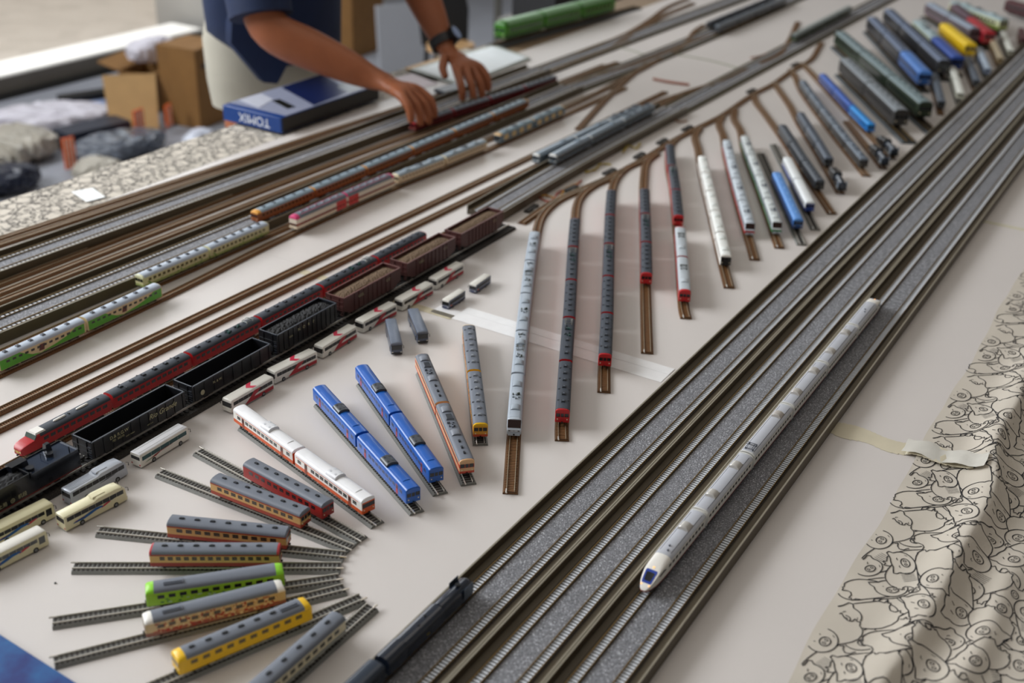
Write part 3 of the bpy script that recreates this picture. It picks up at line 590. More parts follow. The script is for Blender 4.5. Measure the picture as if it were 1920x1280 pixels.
KK['amber'] = K(bands=[(0.02, M('8a4a20', 0.42, 0, 0.05))], top=M('d89a3c', 0.42, 0, 0.03), roof=M('8798a4', 0.42, 0, 0.04), wp=(0.0094, 0.0060), glass=M('3a2418', 0.2, 0, 0.05), units=spread(-0.05, 0.045, 5, 'cooler'), um={'cooler': M('6a7680', 0.5, 0, 0.03), 'cooler2': M('2c3036', 0.5, 0, 0.03)}, cap=0.0015)
KK['party'] = K(h=0.0300, ze=0.0232, seam=M('c83a70', 0.4, 0, 0.03), bands=[(0.0080, M('d8c8b0', 0.42, 0, 0.03)), (0.0110, M('d8c8b0', 0.42, 0, 0.03)), (0.0150, M('8c3020', 0.4, 0, 0.04)), (0.0232, M('d8cdbc', 0.42, 0, 0.03))], top=M('c83a70', 0.4, 0, 0.03), roof=M('6b7680', 0.45, 0, 0.05), wp=(0.0094, 0.0070), wz=(0.0112, 0.0146), glass=M('7a2c1c', 0.2, 0, 0.05), units=spread(-0.05, 0.045, 6, 'cooler'), um={'cooler': M('8a949c', 0.5, 0, 0.03), 'cooler2': M('b0305c', 0.5, 0, 0.03)}, cap=0.002)
for nm_, x_ in (('party', -1), ('party_b', 1)):
    KK[nm_] = dict(KK['party']); xs = sorted((x_ * 0.038, x_ * 0.0655)); KK[nm_]['waves'] = ([([(xs[0], 0.0056), (xs[1], 0.0056), (xs[1], 0.0230), (xs[0], 0.0230)], 0)], [M('c0201c', 0.4, 0, 0.04)])
KK['sand'] = K(bands=[(0.0100, M('b59a7c', 0.42, 0, 0.04)), (0.02, M('cdb896', 0.42, 0, 0.04))], top=M('d6ccae', 0.42, 0, 0.03), roof=M('8f9ca6', 0.42, 0, 0.04), wp=(0.0098, 0.0062), glass=M('7a5a48', 0.2, 0, 0.05), units=DM, um={'dome': M('8f9ca6', 0.42, 0, 0.04), 'gear': m_grey}, cap=0.001)
KK['steel_cream'] = K(bands=[(0.02, M('5c6c76', 0.42, 0, 0.04))], top=M('c9a878', 0.42, 0, 0.03), roof=M('7f929c', 0.42, 0, 0.04), wp=(0.0300, 0.0170), wz=(0.0075, 0.0188), glass=M('c2a26c', 0.4, 0, 0.05), units=DM, um={'dome': M('8f9ca6', 0.42, 0, 0.04)}, cap=0.002)
KK['mirror_emu'] = K(bands=[(0.0100, M('7f8a94', 0.25, 0.6, 0.04)), (0.02, M('9aa6b0', 0.25, 0.6, 0.04))], top=M('dcdcd8', 0.42, 0, 0.03), roof=M('8d9ba8', 0.3, 0.4, 0.04), seam=M('4a525c', 0.5, 0, 0.03), wp=(0.0098, 0.0080), fw=1, units=[(-0.03, 0, 'dome')], um={'dome': M('8d9ba8', 0.42, 0.3, 0.04), 'gear': m_grey, 'panto': m_dgrey}, cap=0.001)
KK['mirror_emu_g'] = dict(KK['mirror_emu']); KK['mirror_emu_g']['units'] = [(-0.045, 0, 'panto'), (-0.02, 0, 'gear'), (0.01, 0, 'gear'), (0.04, 0, 'panto')]
KK['grey_green'] = plain(M('3c4440', 0.45, 0, 0.05), M('8a9492', 0.42, 0, 0.05), (), side2=M('4a5c3c', 0.45, 0, 0.05)); KK['black_goods'] = plain(M('202226', 0.45, 0, 0.05), M('30343a', 0.42, 0, 0.05), [(-0.04, 0, 'gear'), (0.0, 0, 'gear'), (0.04, 0, 'gear')])
KK['metal_goods'] = plain(M('4a4e54', 0.4, 0.2, 0.05), M('7a828a', 0.35, 0.3, 0.06), [(-0.045, 0, 'gear'), (-0.015, 0, 'dome'), (0.015, 0, 'gear'), (0.045, 0, 'gear')])
KK['crimson_n'] = plain(M('6a0f14', 0.4, 0, 0.05), M('59606a', 0.42, 0, 0.05), CL, side2=M('5a0c10', 0.4, 0, 0.05)); KK['crimson_n']['top'] = m_red
KK['tram_green'] = plain(M('3c7d12', 0.38, 0, 0.05), M('7fa67c', 0.3, 0, 0.06), (), side2=M('2a5a0c', 0.4, 0, 0.05), top=M('2f6e0c', 0.38, 0, 0.05), narrow=1, w=0.0200, h=0.0270, ze=0.0195)
KK['small_blue'] = plain(M('7d8aa0', 0.4, 0, 0.05), M('aebccb', 0.4, 0, 0.05), CL); KK['small_tan'] = plain(M('8f7a58', 0.4, 0, 0.05), M('b3a68c', 0.4, 0, 0.05), CL); KK['small_white'] = plain(M('b8b8a8', 0.4, 0, 0.05), M('e0e2da', 0.4, 0, 0.04), ()); KK['small_dark'] = plain(M('3a3c40', 0.4, 0, 0.05), M('5b6470', 0.4, 0, 0.05), CL)

CACHE = {}
def make_carriage(kk, L, nf, nr, parent, pos, rot, scale=1.0, name='carriage'):
    L = round(L / scale, 3); key = (kk, L, nf, nr)
    if key not in CACHE:
        o = carriage(KK[kk], L, parent, nf, nr, name, pos, rot); bpy.context.view_layer.update(); remember(o); CACHE[key] = o
    else:
        o = copy_tree(CACHE[key], parent); o.location = pos; o.rotation_euler = (0, 0, rot)
    o.scale = (scale,) * 3
    return o
def train(name, label, cat, path, p_front, p_rear, kinds, nf='cab', nr='cab', gap=0.0045, rt=RT, scale=1.0, group=None, off=0.0):
    """a coupled train along a path: a thing whose children are its carriages; a single car is one thing with its own parts"""
    a = path.near(p_front); c = path.near(p_rear); n = len(kinds); tot = abs(a - c); sg = 1 if c > a else -1
    pit = (tot + gap * scale) / n; L = pit - gap * scale
    mid, _ = path.at((a + c) / 2); root = None
    for i, kk in enumerate(kinds):
        d = a + sg * (i * pit + L / 2); q0, _ = path.at(d - sg * L * 0.34); q1, _ = path.at(d + sg * L * 0.34)
        ctr = (q0 + q1) / 2; dr = (q0 - q1).normalized(); nn = Vector((-dr.y, dr.x)); ctr = ctr + nn * off * (1)
        rz = math.atan2(dr.y, dr.x)
        if i == 0: root = empty(name, (ctr.x, ctr.y, TZ) if n == 1 else (mid.x, mid.y, TZ), rz)
        tnf = nf if i == 0 else 'plain'; tnr = nr if i == n - 1 else 'plain'
        v = Vector((ctr.x - root.location.x, ctr.y - root.location.y)); r0 = root.rotation_euler[2]
        lx = v.x * math.cos(-r0) - v.y * math.sin(-r0); ly = v.x * math.sin(-r0) + v.y * math.cos(-r0)
        make_carriage(kk, L, tnf, tnr, root, (lx, ly, rt), rz - r0, scale, 'carriage' if n > 1 else 'carriage_body')
    tag(root, label, cat, group)
    return root

# ------------------------------------------------------------------ room
m_floor = M('9a9da6', 0.5, 0, 0.08, 3, bump=0.1, bscale=60)
b = MB(); b.box(-4, 10, -4, 4.62, -0.05, 0); struct(b.build('floor', m_floor, smooth=0))
b = MB(); b.box(-4, 10, 5.06, 16, -0.3, -0.08)
struct(b.build('floor_outside', granular('paving', 'b0a9a0', 'bab3aa', 'c4beb6', 9.0, 0.9), smooth=0))
b = MB(); b.box(-4, 4.62, 4.60, 4.625, 0, 0.022); b.box(-4, 4.55, 4.62, 4.86, 0, 0.085)
struct(b.build('trim_1', M('6c6862', 0.6, 0, 0.05, 8), smooth=0))
b = MB(); b.box(-4, 4.62, 4.575, 4.6, 0, 0.03); struct(b.build('baseboard_left', M('17150f', 0.6, 0, 0.03), smooth=0))
b = MB(); b.box(-4, 4.55, 4.625, 4.86, 0.085, 0.090); struct(b.build('trim_2', M('f4f4f2', 0.5, 0, 0.02), smooth=0))
m_wall = M('b9b7b2', 0.7, 0, 0.04, 5)
b = MB(); b.box(4.62, 10, 4.62, 5.05, 0, 3.8); b.box(-4, 4.62, 4.625, 4.66, 3.3, 3.8)
for x in (-2.2, 0.2, 2.6): b.box(x - 0.03, x + 0.03, 4.632, 4.662, 0.090, 3.3)
struct(b.build('wall_left', m_wall, smooth=0))
b = MB(); b.box(-4, 4.62, 4.640, 4.648, 0.090, 3.3)
mg = bpy.data.materials.new('pane_glass'); mg.use_nodes = True; nt = mg.node_tree; nt.nodes.remove(nt.nodes['Principled BSDF'])
tr = nt.nodes.new('ShaderNodeBsdfTransparent'); gl = nt.nodes.new('ShaderNodeBsdfGlossy'); gl.inputs['Roughness'].default_value = 0.02
mx = nt.nodes.new('ShaderNodeMixShader'); fr = nt.nodes.new('ShaderNodeFresnel'); fr.inputs['IOR'].default_value = 1.25
nt.links.new(fr.outputs[0], mx.inputs[0]); nt.links.new(tr.outputs[0], mx.inputs[1]); nt.links.new(gl.outputs[0], mx.inputs[2])
nt.links.new(mx.outputs[0], nt.nodes['Material Output'].inputs['Surface'])
struct(b.build('window_1', mg, smooth=0))
b = MB(); b.box(-4, 10, -4, 4.66, 3.8, 3.9); struct(b.build('ceiling', M('d8d6d0', 0.8, 0, 0.03, 4), smooth=0))

# ------------------------------------------------------------------ tables, cloth and white boards
XS = [-1.25, -0.35, 1.375, 2.29, 3.2, 4.1, 5.0]
mt_top = M('8f7a62', 0.5, 0, 0.06, 8); mt_leg = M('5b5e62', 0.35, 0.8, 0.04)
m_board = M('d3cdc9', 0.42, 0, 0.012, 6, bump=0.05, bscale=90)
tnames = ['at the near left end', 'under the fan of short tracks', 'under the middle of the siding fan', 'under the far sidings', 'under the larger coaches', 'at the far end of the layout']
for i in range(6):
    x0, x1 = XS[i] + 0.0002, XS[i + 1] - 0.0002
    t = empty('folding_table', ((x0 + x1) / 2, 0.75, 0)); h = (x1 - x0) / 2
    b = MB(); b.box(-h, h, -1.05, 1.09, TZ - 0.035, TZ - 0.0062); b.build('tabletop', mt_top, t, smooth=0)
    for sx in (-1, 1):
        for sy in (-0.9, 0.9):
            b = MB(); b.tube([(sx * (h - 0.06), sy, TZ - 0.035), (sx * (h - 0.06), sy, 0.002)], 0.014, 10); b.build('leg', mt_leg, t)
    tag(t, 'folding table %s, under the patterned cloth and white boards' % tnames[i], 'table', 'folding tables')
    b = MB(); b.box(-h, h, 0.185, 1.705 - 0.0, -0.0052, 0); o = b.build('layout_board', m_board, None, ((x0 + x1) / 2, 0, TZ), smooth=0)
    tag(o, 'smooth white layout board %s' % tnames[i], 'board', 'white layout boards')

m_cloth = M('c8c0b3', 0.85, 0, 0.04, 14, bump=0.1, bscale=900); m_ink = M('15161c', 0.8, 0, 0.0)
def inside(pt, poly):
    x, y = pt; c = False; n = len(poly); j = n - 1
    for i in range(n):
        xi, yi = poly[i]; xj, yj = poly[j]
        if (yi > y) != (yj > y) and x < (xj - xi) * (y - yi) / (yj - yi) + xi: c = not c
        j = i
    return c
def pig_tile(seed=3):
    """line drawing repeated over the cloth: overlapping pigs in a 0.2 x 0.2 m cell; nearer pigs hide the lines of those behind"""
    rr = random.Random(seed); T = 0.2; layers = []
    def ell(cx, cy, a, b_, n=18): return [(cx + a * math.cos(2 * math.pi * i / n), cy + b_ * math.sin(2 * math.pi * i / n)) for i in range(n + 1)]
    slots = [((gx + 0.5 + 0.5 * (gy % 2)) * T / 4, (gy + 0.5) * T / 6) for gy in range(6) for gx in range(4)]; rr.shuffle(slots)
    for k, (sx, sy) in enumerate(slots):
        cx = sx + rr.uniform(-0.005, 0.005); cy = sy + rr.uniform(-0.004, 0.004)
        rot = rr.choice([-0.35, -0.1, 0.15, 2.9, 3.3, 0.5, -0.7, 3.6]); a = rr.uniform(0.0180, 0.0225); b_ = a * rr.uniform(0.66, 0.80); sg = rr.choice((-1, 1)); bl = rr.uniform(0.030, 0.052); bw = b_ * rr.uniform(0.75, 0.95)
        def P(u, v): return (cx + u * math.cos(rot) - v * math.sin(rot), cy + u * math.sin(rot) + v * math.cos(rot))
        def Q(l): return [P(u, v) for u, v in l]
        # body: a long rounded trunk with two trotters at its end
        e = a * 0.6 + bl
        cv = rr.uniform(-0.010, 0.010)
        def Bq(t, v): return (a * 0.2 + (e - a * 0.2) * t, v + cv * math.sin(t * 2.2))
        body = [Bq(0, bw * 1.1)] + [Bq(t, bw * (1.15 + 0.35 * math.sin(t * 3.1))) for t in (0.15, 0.3, 0.45, 0.6, 0.75, 0.88)] + [Bq(0.97, bw * 0.9), Bq(1.06, bw * 1.0), Bq(1.02, bw * 0.75), Bq(1.09, bw * 0.6), Bq(0.98, bw * 0.35), Bq(0.93, 0), Bq(0.98, -bw * 0.35), Bq(1.1, -bw * 0.5), Bq(1.04, -bw * 0.7), Bq(1.08, -bw * 0.95), Bq(0.95, -bw * 0.95)] + [Bq(t, -bw * (1.1 + 0.35 * math.sin(t * 3.1))) for t in (0.85, 0.7, 0.5, 0.3, 0.15)] + [Bq(0, -bw * 1.1)]
        body = Q([(sg * u, v) for u, v in body]); layers.append((body + [body[0]], [(body, 1.0)]))
        hd = []
        for i in range(37):
            t = 2 * math.pi * i / 36; r_ = 1.0
            for ea in (0.80, 2.30):
                if abs(t - ea) < 0.30: r_ = 1 + 0.52 * (1 - abs(t - ea) / 0.30)
            hd.append((a * math.cos(t) * r_, b_ * math.sin(t) * r_))
        S = [(Q(hd), 1.1), (Q(ell(0, -b_ * 0.2, a * 0.38, b_ * 0.36, 16)), 1.0), (Q([(a * 0.6, -b_ * 0.55), (a * 0.72, -b_ * 0.35)]), 0.6)]
        for s_ in (-1, 1): S.append((Q(ell(s_ * a * 0.15, -b_ * 0.2, a * 0.085, b_ * 0.12, 9)), 0.7))
        kind = k % 3
        for s_ in (-1, 1):
            if kind == 0: S.append((Q([(s_ * a * 0.34, b_ * 0.34), (s_ * a * 0.34 + 0.0004, b_ * 0.42)]), 1.0))
            elif kind == 1: S.append((Q([(s_ * a * 0.34 - 0.002, b_ * 0.36), (s_ * a * 0.34, b_ * 0.42), (s_ * a * 0.34 + 0.002, b_ * 0.36)]), 0.7))
            else: S.append((Q([(s_ * a * 0.3 + 0.0016, b_ * 0.5), (s_ * a * 0.3 - 0.0016, b_ * 0.3)]), 0.8))
        if k % 4 == 1: S.append((Q(ell(-sg * a * 1.0, -b_ * 1.0, 0.0062, 0.0040, 14)), 0.9)); S.append((Q(ell(-sg * a * 1.0, -b_ * 1.0, 0.0032, 0.002, 9)), 0.5))
        if k % 5 == 2:
            for q in range(6): S.append((Q([(sg * (a * 0.95 + q * 0.003), bw * 0.6), (sg * (a * 0.95 + q * 0.003) + 0.0006, -bw * 0.6)]), 0.5))
        layers.append((Q(hd), S))
    out = []; box = [(min(x for x, _ in pl) , max(x for x, _ in pl), min(y for _, y in pl), max(y for _, y in pl)) for pl, _ in layers]
    for i, (poly, strokes) in enumerate(layers):
        own = i + 1 if i % 2 == 0 else i
        for st, wgt in strokes:
            fine = []
            for p, q in zip(st, st[1:]):
                n = max(1, int(math.hypot(q[0] - p[0], q[1] - p[1]) / 0.0016)); fine += [(p[0] + (q[0] - p[0]) * t / n, p[1] + (q[1] - p[1]) * t / n) for t in range(n)]
            fine.append(st[-1]); run = []
            for p in fine:
                hid = False
                for j in range(i + 1, len(layers)):
                    bx_ = box[j]
                    for ox in (-T, 0, T):
                        for oy in (-T, 0, T):
                            x, y = p[0] + ox, p[1] + oy
                            if bx_[0] < x < bx_[1] and bx_[2] < y < bx_[3] and inside((x, y), layers[j][0]): hid = True; break
                        if hid: break
                    if hid: break
                if hid:
                    if len(run) > 1: out.append((run, wgt))
                    run = []
                else: run.append(p)
            if len(run) > 1: out.append((run, wgt))
    return out
def cloth(name, x0, x1, y0, y1, hfun, nx, ny, label, lw=0.00056, edge=None, ps=1.0):
    vs = []; fs = []; 
    for i in range(nx + 1):
        for j in range(ny + 1):
            x = x0 + (x1 - x0) * i / nx; y = y0 + (y1 - y0) * j / ny
            if edge and j == ny: y += edge(x)
            vs.append((x, y, hfun(x, y)))
    for i in range(nx):
        for j in range(ny):
            a = i * (ny + 1) + j; fs.append((a, a + ny + 1, a + ny + 2, a + 1))
    mi = [0] * len(fs); T = 0.2 * ps; S = [([(px * ps, py * ps) for px, py in st_], wg_) for st_, wg_ in pig_tile()]
    for tx in range(int(x0 // T), int(x1 // T) + 1):
        for ty in range(int(y0 // T), int(y1 // T) + 1):
            for st, wgt in S:
                pts = [Vector((p[0] + tx * T, p[1] + ty * T )) for p in st]
                pts = [q for q in pts if x0 + 0.001 < q.x < x1 - 0.001 and y0 + 0.001 < q.y < y1 - 0.001]
                if len(pts) < 2 or any((u_ - w_).length > 0.02 for u_, w_ in zip(pts, pts[1:])): continue
                base = len(vs); n = len(pts)
                for q, p in enumerate(pts):
                    t = (pts[min(q + 1, n - 1)] - pts[max(q - 1, 0)])
                    if t.length < 1e-9: t = Vector((1, 0))
                    t.normalize(); nn = Vector((-t.y, t.x)) * lw * wgt
                    for s_ in (1, -1):
                        v = p + nn * s_; vs.append((v.x, v.y, hfun(v.x, v.y) + 0.0005))
                for q in range(n - 1):
                    a = base + 2 * q; fs.append((a, a + 1, a + 3, a + 2)); mi.append(1)
    me = bpy.data.meshes.new(name); me.from_pydata(vs, [], fs); me.materials.append(m_cloth); me.materials.append(m_ink)
    me.polygons.foreach_set('material_index', mi); me.polygons.foreach_set('use_smooth', [True] * len(fs)); me.update()
    o = bpy.data.objects.new(name, me); COL.objects.link(o); o.location = (0, 0, TZ)
    return tag(o, label, 'tablecloth', 'pig print cloths')
def hr(x, y):
    yr = 0.108 + 0.010 * math.sin(x * 9) + 0.004 * math.sin(x * 23); d = y - yr
    am = 0.017 * (0.75 + 0.25 * math.sin(x * 5 + 1))
    z = 0.0022 + am * (math.exp(-(d / 0.024) ** 2) if d > 0 else math.exp(-(d / 0.012) ** 2))
    if d < 0: z += 0.010 * math.exp(-((d + 0.055) / 0.016) ** 2) * max(0, math.sin(x * 7 + 0.6)) + 0.005 * math.exp(-((d + 0.14) / 0.03) ** 2) * (0.5 + 0.5 * math.sin(x * 6 + 2.0)) - 0.0055 * (1 - math.exp(-(d / 0.03) ** 2))
    z += 0.0012 * math.sin(x * 55 + 6 * y) * math.exp(-((y - 0.15) / 0.03) ** 2) + 0.0014 * math.sin(x * 31 + 40 * y) * (1 if d < 0 else 0.15)
    return max(z, -0.0055 if y < 0.18 else 0.001)
cloth('tablecloth', 0.45, 2.7, -0.36, 0.197, hr, 560, 140, 'cream cotton cloth printed with black line drawn pigs, folded along the near right edge', edge=lambda x: 0.0022 * math.sin(x * 14) + 0.001 * math.sin(x * 41))
cloth('tablecloth', 0.85, 2.85, 1.708, 1.862, lambda x, y: -0.0052 + 0.001 * math.sin(x * 30), 200, 16, 'cream pig print cloth showing along the far left table edge, below the blue box', ps=0.72)
# the far cloth hangs over the table edge
b = MB(); b.loft([[(x, 1.862, TZ - 0.0052), (x, 1.872, TZ - 0.012), (x, 1.876 + 0.01 * math.sin(x * 20), TZ - 0.25), (x, 1.870 + 0.01 * math.sin(x * 20), TZ - 0.25), (x, 1.864, TZ - 0.014)] for x in [0.85 + 0.05 * i for i in range(41)]])
tag(b.build('cloth_overhang', m_cloth), 'plain hanging hem of the far pig print cloth, dropping towards the floor', 'tablecloth')

# adhesive tape across the joints
m_tapew = M('f6f5f5', 0.22, 0, 0.02, alpha=0.93); m_tapey = M('d3cab2', 0.28, 0, 0.04, 30)
b = MB(); b.box(-0.014, 0.014, 0.548, 0.94, 0.0003, 0.0005); tag(b.build('clear_tape', m_tapew, None, (1.363, 0, TZ), smooth=0), 'broad glossy white tape over the table joint, passing under the red trains', 'tape', 'tape on the boards')
b = MB(); b.box(-0.010, 0.010, 0.548, 0.90, 0.0006, 0.0008); tag(b.build('clear_tape', m_tapew, None, (1.386, 0, TZ), smooth=0), 'second narrower strip of clear tape beside the broad white one', 'tape', 'tape on the boards')
b = MB()
for i in range(24):
    y0 = 0.308 - i * 0.0075; y1 = y0 - 0.0075
    def tz(y): return 0.0006 + (0.0 if y > 0.205 else hr(1.37, y) + 0.003 * max(0, math.sin((0.205 - y) * 60)) + 0.001)
    xa = 1.352 - 0.003 * math.sin(i * 0.8); xb = 1.385 + 0.004 * math.sin(i * 0.5)
    b.add([(xa, y0, tz(y0)), (xb, y0, tz(y0) + 0.0002), (xb, y1, tz(y1) + 0.0002), (xa, y1, tz(y1)), (xa, y0, tz(y0) - 0.0003), (xb, y0, tz(y0) - 0.0001), (xb, y1, tz(y1) - 0.0001), (xa, y1, tz(y1) - 0.0003)], [(0, 3, 2, 1), (4, 5, 6, 7), (0, 1, 5, 4), (2, 3, 7, 6), (1, 2, 6, 5), (3, 0, 4, 7)])
tag(b.build('yellowed_tape', m_tapey, None, (0, 0, TZ)), 'wrinkled yellowish tape holding the pig print cloth to the board', 'tape')
b = MB(); rings = []
for i in range(13):
    y = 0.215 - i * 0.0082; zz = hr(1.375, y) + 0.0035 + 0.004 * math.sin(i * 0.55) ** 2
    rings.append([(1.352 + 0.002 * math.sin(i), y, zz), (1.366, y - 0.001, zz + 0.0016 * math.sin(i * 1.7)), (1.380, y, zz + 0.0008), (1.388 - 0.0025 * math.sin(i * 1.3), y, zz), (1.380, y, zz + 0.0004), (1.366, y - 0.001, zz - 0.0003 + 0.0016 * math.sin(i * 1.7))])
b.loft(rings); tag(b.build('peeling_tape', M('dedbd2', 0.12, 0, 0.04, 60, alpha=0.85), None, (0, 0, TZ)), 'crumpled clear tape peeling up over the pig print cloth', 'tape')
b = MB(); b.box(-0.008, 0.008, 0.60, 0.90, 0.0003, 0.0005); tag(b.build('masking_tape', M('dfd5b8', 0.5, 0, 0.04, alpha=0.75), None, (1.352, 0.30, TZ), smooth=0), 'faint cream tape running left from the white tape towards the rear tracks', 'tape')
b = MB(); b.box(-0.006, 0.006, -0.06, 0.07, 0.0003, 0.0006); tag(b.build('masking_tape', M('e2dcc2', 0.4, 0, 0.04, alpha=0.8), None, (2.288, 0.235, TZ), smooth=0), 'short pale tape on the joint right of the far viaduct', 'tape')
b = MB(); b.prism([(1.372, 1.735), (1.41, 1.728), (1.43, 1.785), (1.392, 1.80)], -0.0035, -0.003); tag(b.build('paper_slip', M('e8ecec', 0.5, 0, 0.02), None, (0, 0, TZ), smooth=0), 'small white slip taped on the far pig print cloth', 'paper')

# ------------------------------------------------------------------ double track on walled viaducts
m_via = M('4d4332', 0.5, 0, 0.08, 40); m_viatop = M('8d8676', 0.45, 0, 0.06, 60); m_gran = granular('grey_granules', '46464a', '808186', 'e2e4ea', 1150)
m_olive = granular('olive_ballast', '3a3426', '4f4733', '6a5f46', 1300); m_pc = M('d4d9e0', 0.4, 0, 0.05, 300); m_walk = M('3b3225', 0.6, 0, 0.08, 60)
DRT = 0.0128
def double_track(name, pts, label, group='double track viaducts', walls=True, sl_mat=None, detail=True, gran=None, side=None):
    p = pts if isinstance(pts, Path) else Path(pts, 0.05); z0 = 0.0 if walls else -0.0062
    o = empty(name, (p.p[0].x, p.p[0].y, TZ)); sh = (-p.p[0].x, -p.p[0].y)
    def fin(mb, nm, mt, sm=30):
        mb.v = [(a + sh[0], c + sh[1], d) for a, c, d in mb.v]; return mb.build(nm, mt, o, smooth=sm)
    HW = 0.0375
    b = MB(); zt = 0.0095 + z0
    sweep(b, p, [(-HW + 0.0002, 0.0003), (HW - 0.0002, 0.0003), (HW - 0.0002, zt), (-HW + 0.0002, zt)]); fin(b, 'deck', m_walk if walls else m_olive)
    if walls:
        for s in (-1, 1):
            b = MB(); y = s * (HW - 0.0011); sweep(b, p, [(y - 0.0010, 0.0003), (y + 0.0010, 0.0003), (y + 0.0010, 0.0176), (y - 0.0010, 0.0176)]); fin(b, 'parapet', side or m_via)
            b = MB(); sweep(b, p, [(y - 0.0012, 0.0176), (y + 0.0012, 0.0176), (y + 0.0009, 0.0184), (y - 0.0009, 0.0184)]); fin(b, 'coping', m_viatop)
    b = MB(); sweep(b, p, [(-0.0125, zt), (0.0125, zt), (0.0122, zt + 0.0009), (-0.0122, zt + 0.0009)]); fin(b, 'granular_strip', gran or m_gran)
    for s in (-1, 1):
        c = s * 0.0185
        b = MB(); sweep(b, p, [(-0.0066, zt), (0.0066, zt), (0.0062, zt + 0.0006), (-0.0062, zt + 0.0006)], off=c); fin(b, 'track_slab', m_slp_g if sl_mat is None else m_walk)
        b = MB(); sleepers(b, p, 0.0046 if detail else 0.008, 0.0024 if detail else 0.0046, 0.0086, zt + 0.0005, zt + 0.0015, off=c); fin(b, 'sleepers', sl_mat or m_pc, 0)
        if detail: b = MB(); sleepers(b, p, 0.0046, 0.0022, 0.0132, zt + 0.0005, zt + 0.0010, off=c); fin(b, 'sleeper_ends', m_walk, 0)
        for y in (-G, G):
            b = MB(); sweep(b, p, [(a + y + c, h + zt + 0.0014) for a, h in RAIL]); fin(b, 'rail', m_railb)
        if walls:
            b = MB(); y = s * 0.0300; sweep(b, p, [(y - 0.0035, zt), (y + 0.0035, zt), (y + 0.0035, zt + 0.0005), (y - 0.0035, zt + 0.0005)]); fin(b, 'walkway', m_via)
    tag(o, label, 'track', group)
    return o, p
_, v1 = double_track('viaduct_track', [(0.30, 0.4967), (1.2, 0.4950), (2.6, 0.4925), (4.6, 0.489)], 'walled double track viaduct nearest the sidings, carrying the black steam locomotive')
_, v2 = double_track('viaduct_track', [(0.30, 0.4209), (1.2, 0.4195), (2.6, 0.4168), (4.6, 0.4125)], 'middle of the three walled double track viaducts, empty of trains')
_, v3 = double_track('viaduct_track', [(0.30, 0.3451), (1.2, 0.3440), (2.6, 0.3411), (4.6, 0.336)], 'walled double track viaduct nearest the pig print cloth, carrying the white express')
_, v4 = double_track('viaduct_track', [(1.735, 1.087), (2.1, 1.099), (2.6, 1.099)], 'short walled double track beside the ladder of turnouts, behind the brown hopper wagons', detail=False)
double_track('plate_track', [(2.603, 1.099), (3.4, 1.095), (4.8, 1.088)], 'flat grey double track running past the far coaches, carrying the grey green railcar', walls=False, detail=False)
_, v5 = double_track('viaduct_track', [(0.7, 1.606), (1.64, 1.566), (2.16, 1.552), (2.72, 1.545)], 'walled double track farthest back, beside the far pig print cloth', detail=False)
double_track('plate_track', [(2.723, 1.545), (3.2, 1.534), (3.95, 1.512), (4.8, 1.49)], 'flat grey double track at the very back, right of the papers', walls=False, detail=False)
_, v6 = double_track('viaduct_track', [(0.55, 1.421), (1.0, 1.410), (1.45, 1.399), (2.0, 1.396), (2.62, 1.392)], 'walled double track carrying the long amber train, left of the cream trains', detail=False)
_, v6b = double_track('plate_track', [(2.623, 1.392), (3.0, 1.374), (3.47, 1.362), (4.6, 1.352)], 'flat double track carrying the dark goods wagons at the top', walls=False, detail=False)

# rear single brown tracks
LN = {'M1': [[0.5, 1.2235], [2.75, 1.1877]],
 'M2': [[0.5, 1.1895], [2.75, 1.1412]],
 'T0a': [[0.8, 1.7209], [2.38, 1.6242]],
 'T0b': [[0.8, 1.7012], [2.45, 1.5863]],
 'T1': [[0.7, 1.5486], [3.2, 1.5148]],
 'T2': [[0.7, 1.5232], [2.9, 1.495]],
 'T3': [[0.7, 1.4949], [2.9, 1.4362]],
 'V5': [[0.7, 1.6007], [4.6, 1.4341]],
 'V6': [[0.6, 1.4122], [3.2, 1.3422]]}
rear = {}
RL = {'T0a': ('brown track farthest left, edging the far pig print cloth', LN['T0a']), 'T0b': ('second brown track from the far pig print cloth', LN['T0b']),
      'T1': ('brown track immediately right of the farthest walled viaduct', LN['T1']),
      'T2': ('brown track under the red train held by the hands', [(0.7, 1.520), (1.6, 1.507), (2.07, 1.490), (2.61, 1.442), (2.95, 1.425)]),
      'T3': ('brown track beside the walled viaduct of the amber train', [[q[0], q[1] + 0.004] for q in LN['T3']]),
      'T4': ('brown track carrying the cream and moss green train', [(0.55, 1.3555), (1.42, 1.3455), (2.72, 1.322)]),
      'T5': ('brown track carrying the green and cream train and the red striped train', [(0.55, 1.302), (1.13, 1.303), (1.45, 1.316), (1.74, 1.314), (2.0, 1.298), (2.72, 1.288)]),
      'M1': ('empty brown track across the middle of the white boards', LN['M1']), 'M2': ('brown track ending under the left one of the mirror grey trains', LN['M2'])}
for i, (kx, (lb, pts)) in enumerate(RL.items()):
    o, p = small_track('straight_track', pts, True, 0.00002 * i, label=lb, group='brown rear tracks'); rear[kx] = p
o, redp = small_track('straight_track', [(0.35, 1.105), (0.75, 1.1025), (1.53, 1.0985), (1.722, 1.097)], True, label='track bed under the red bonneted express, beside the freight wagons', group='brown rear tracks')

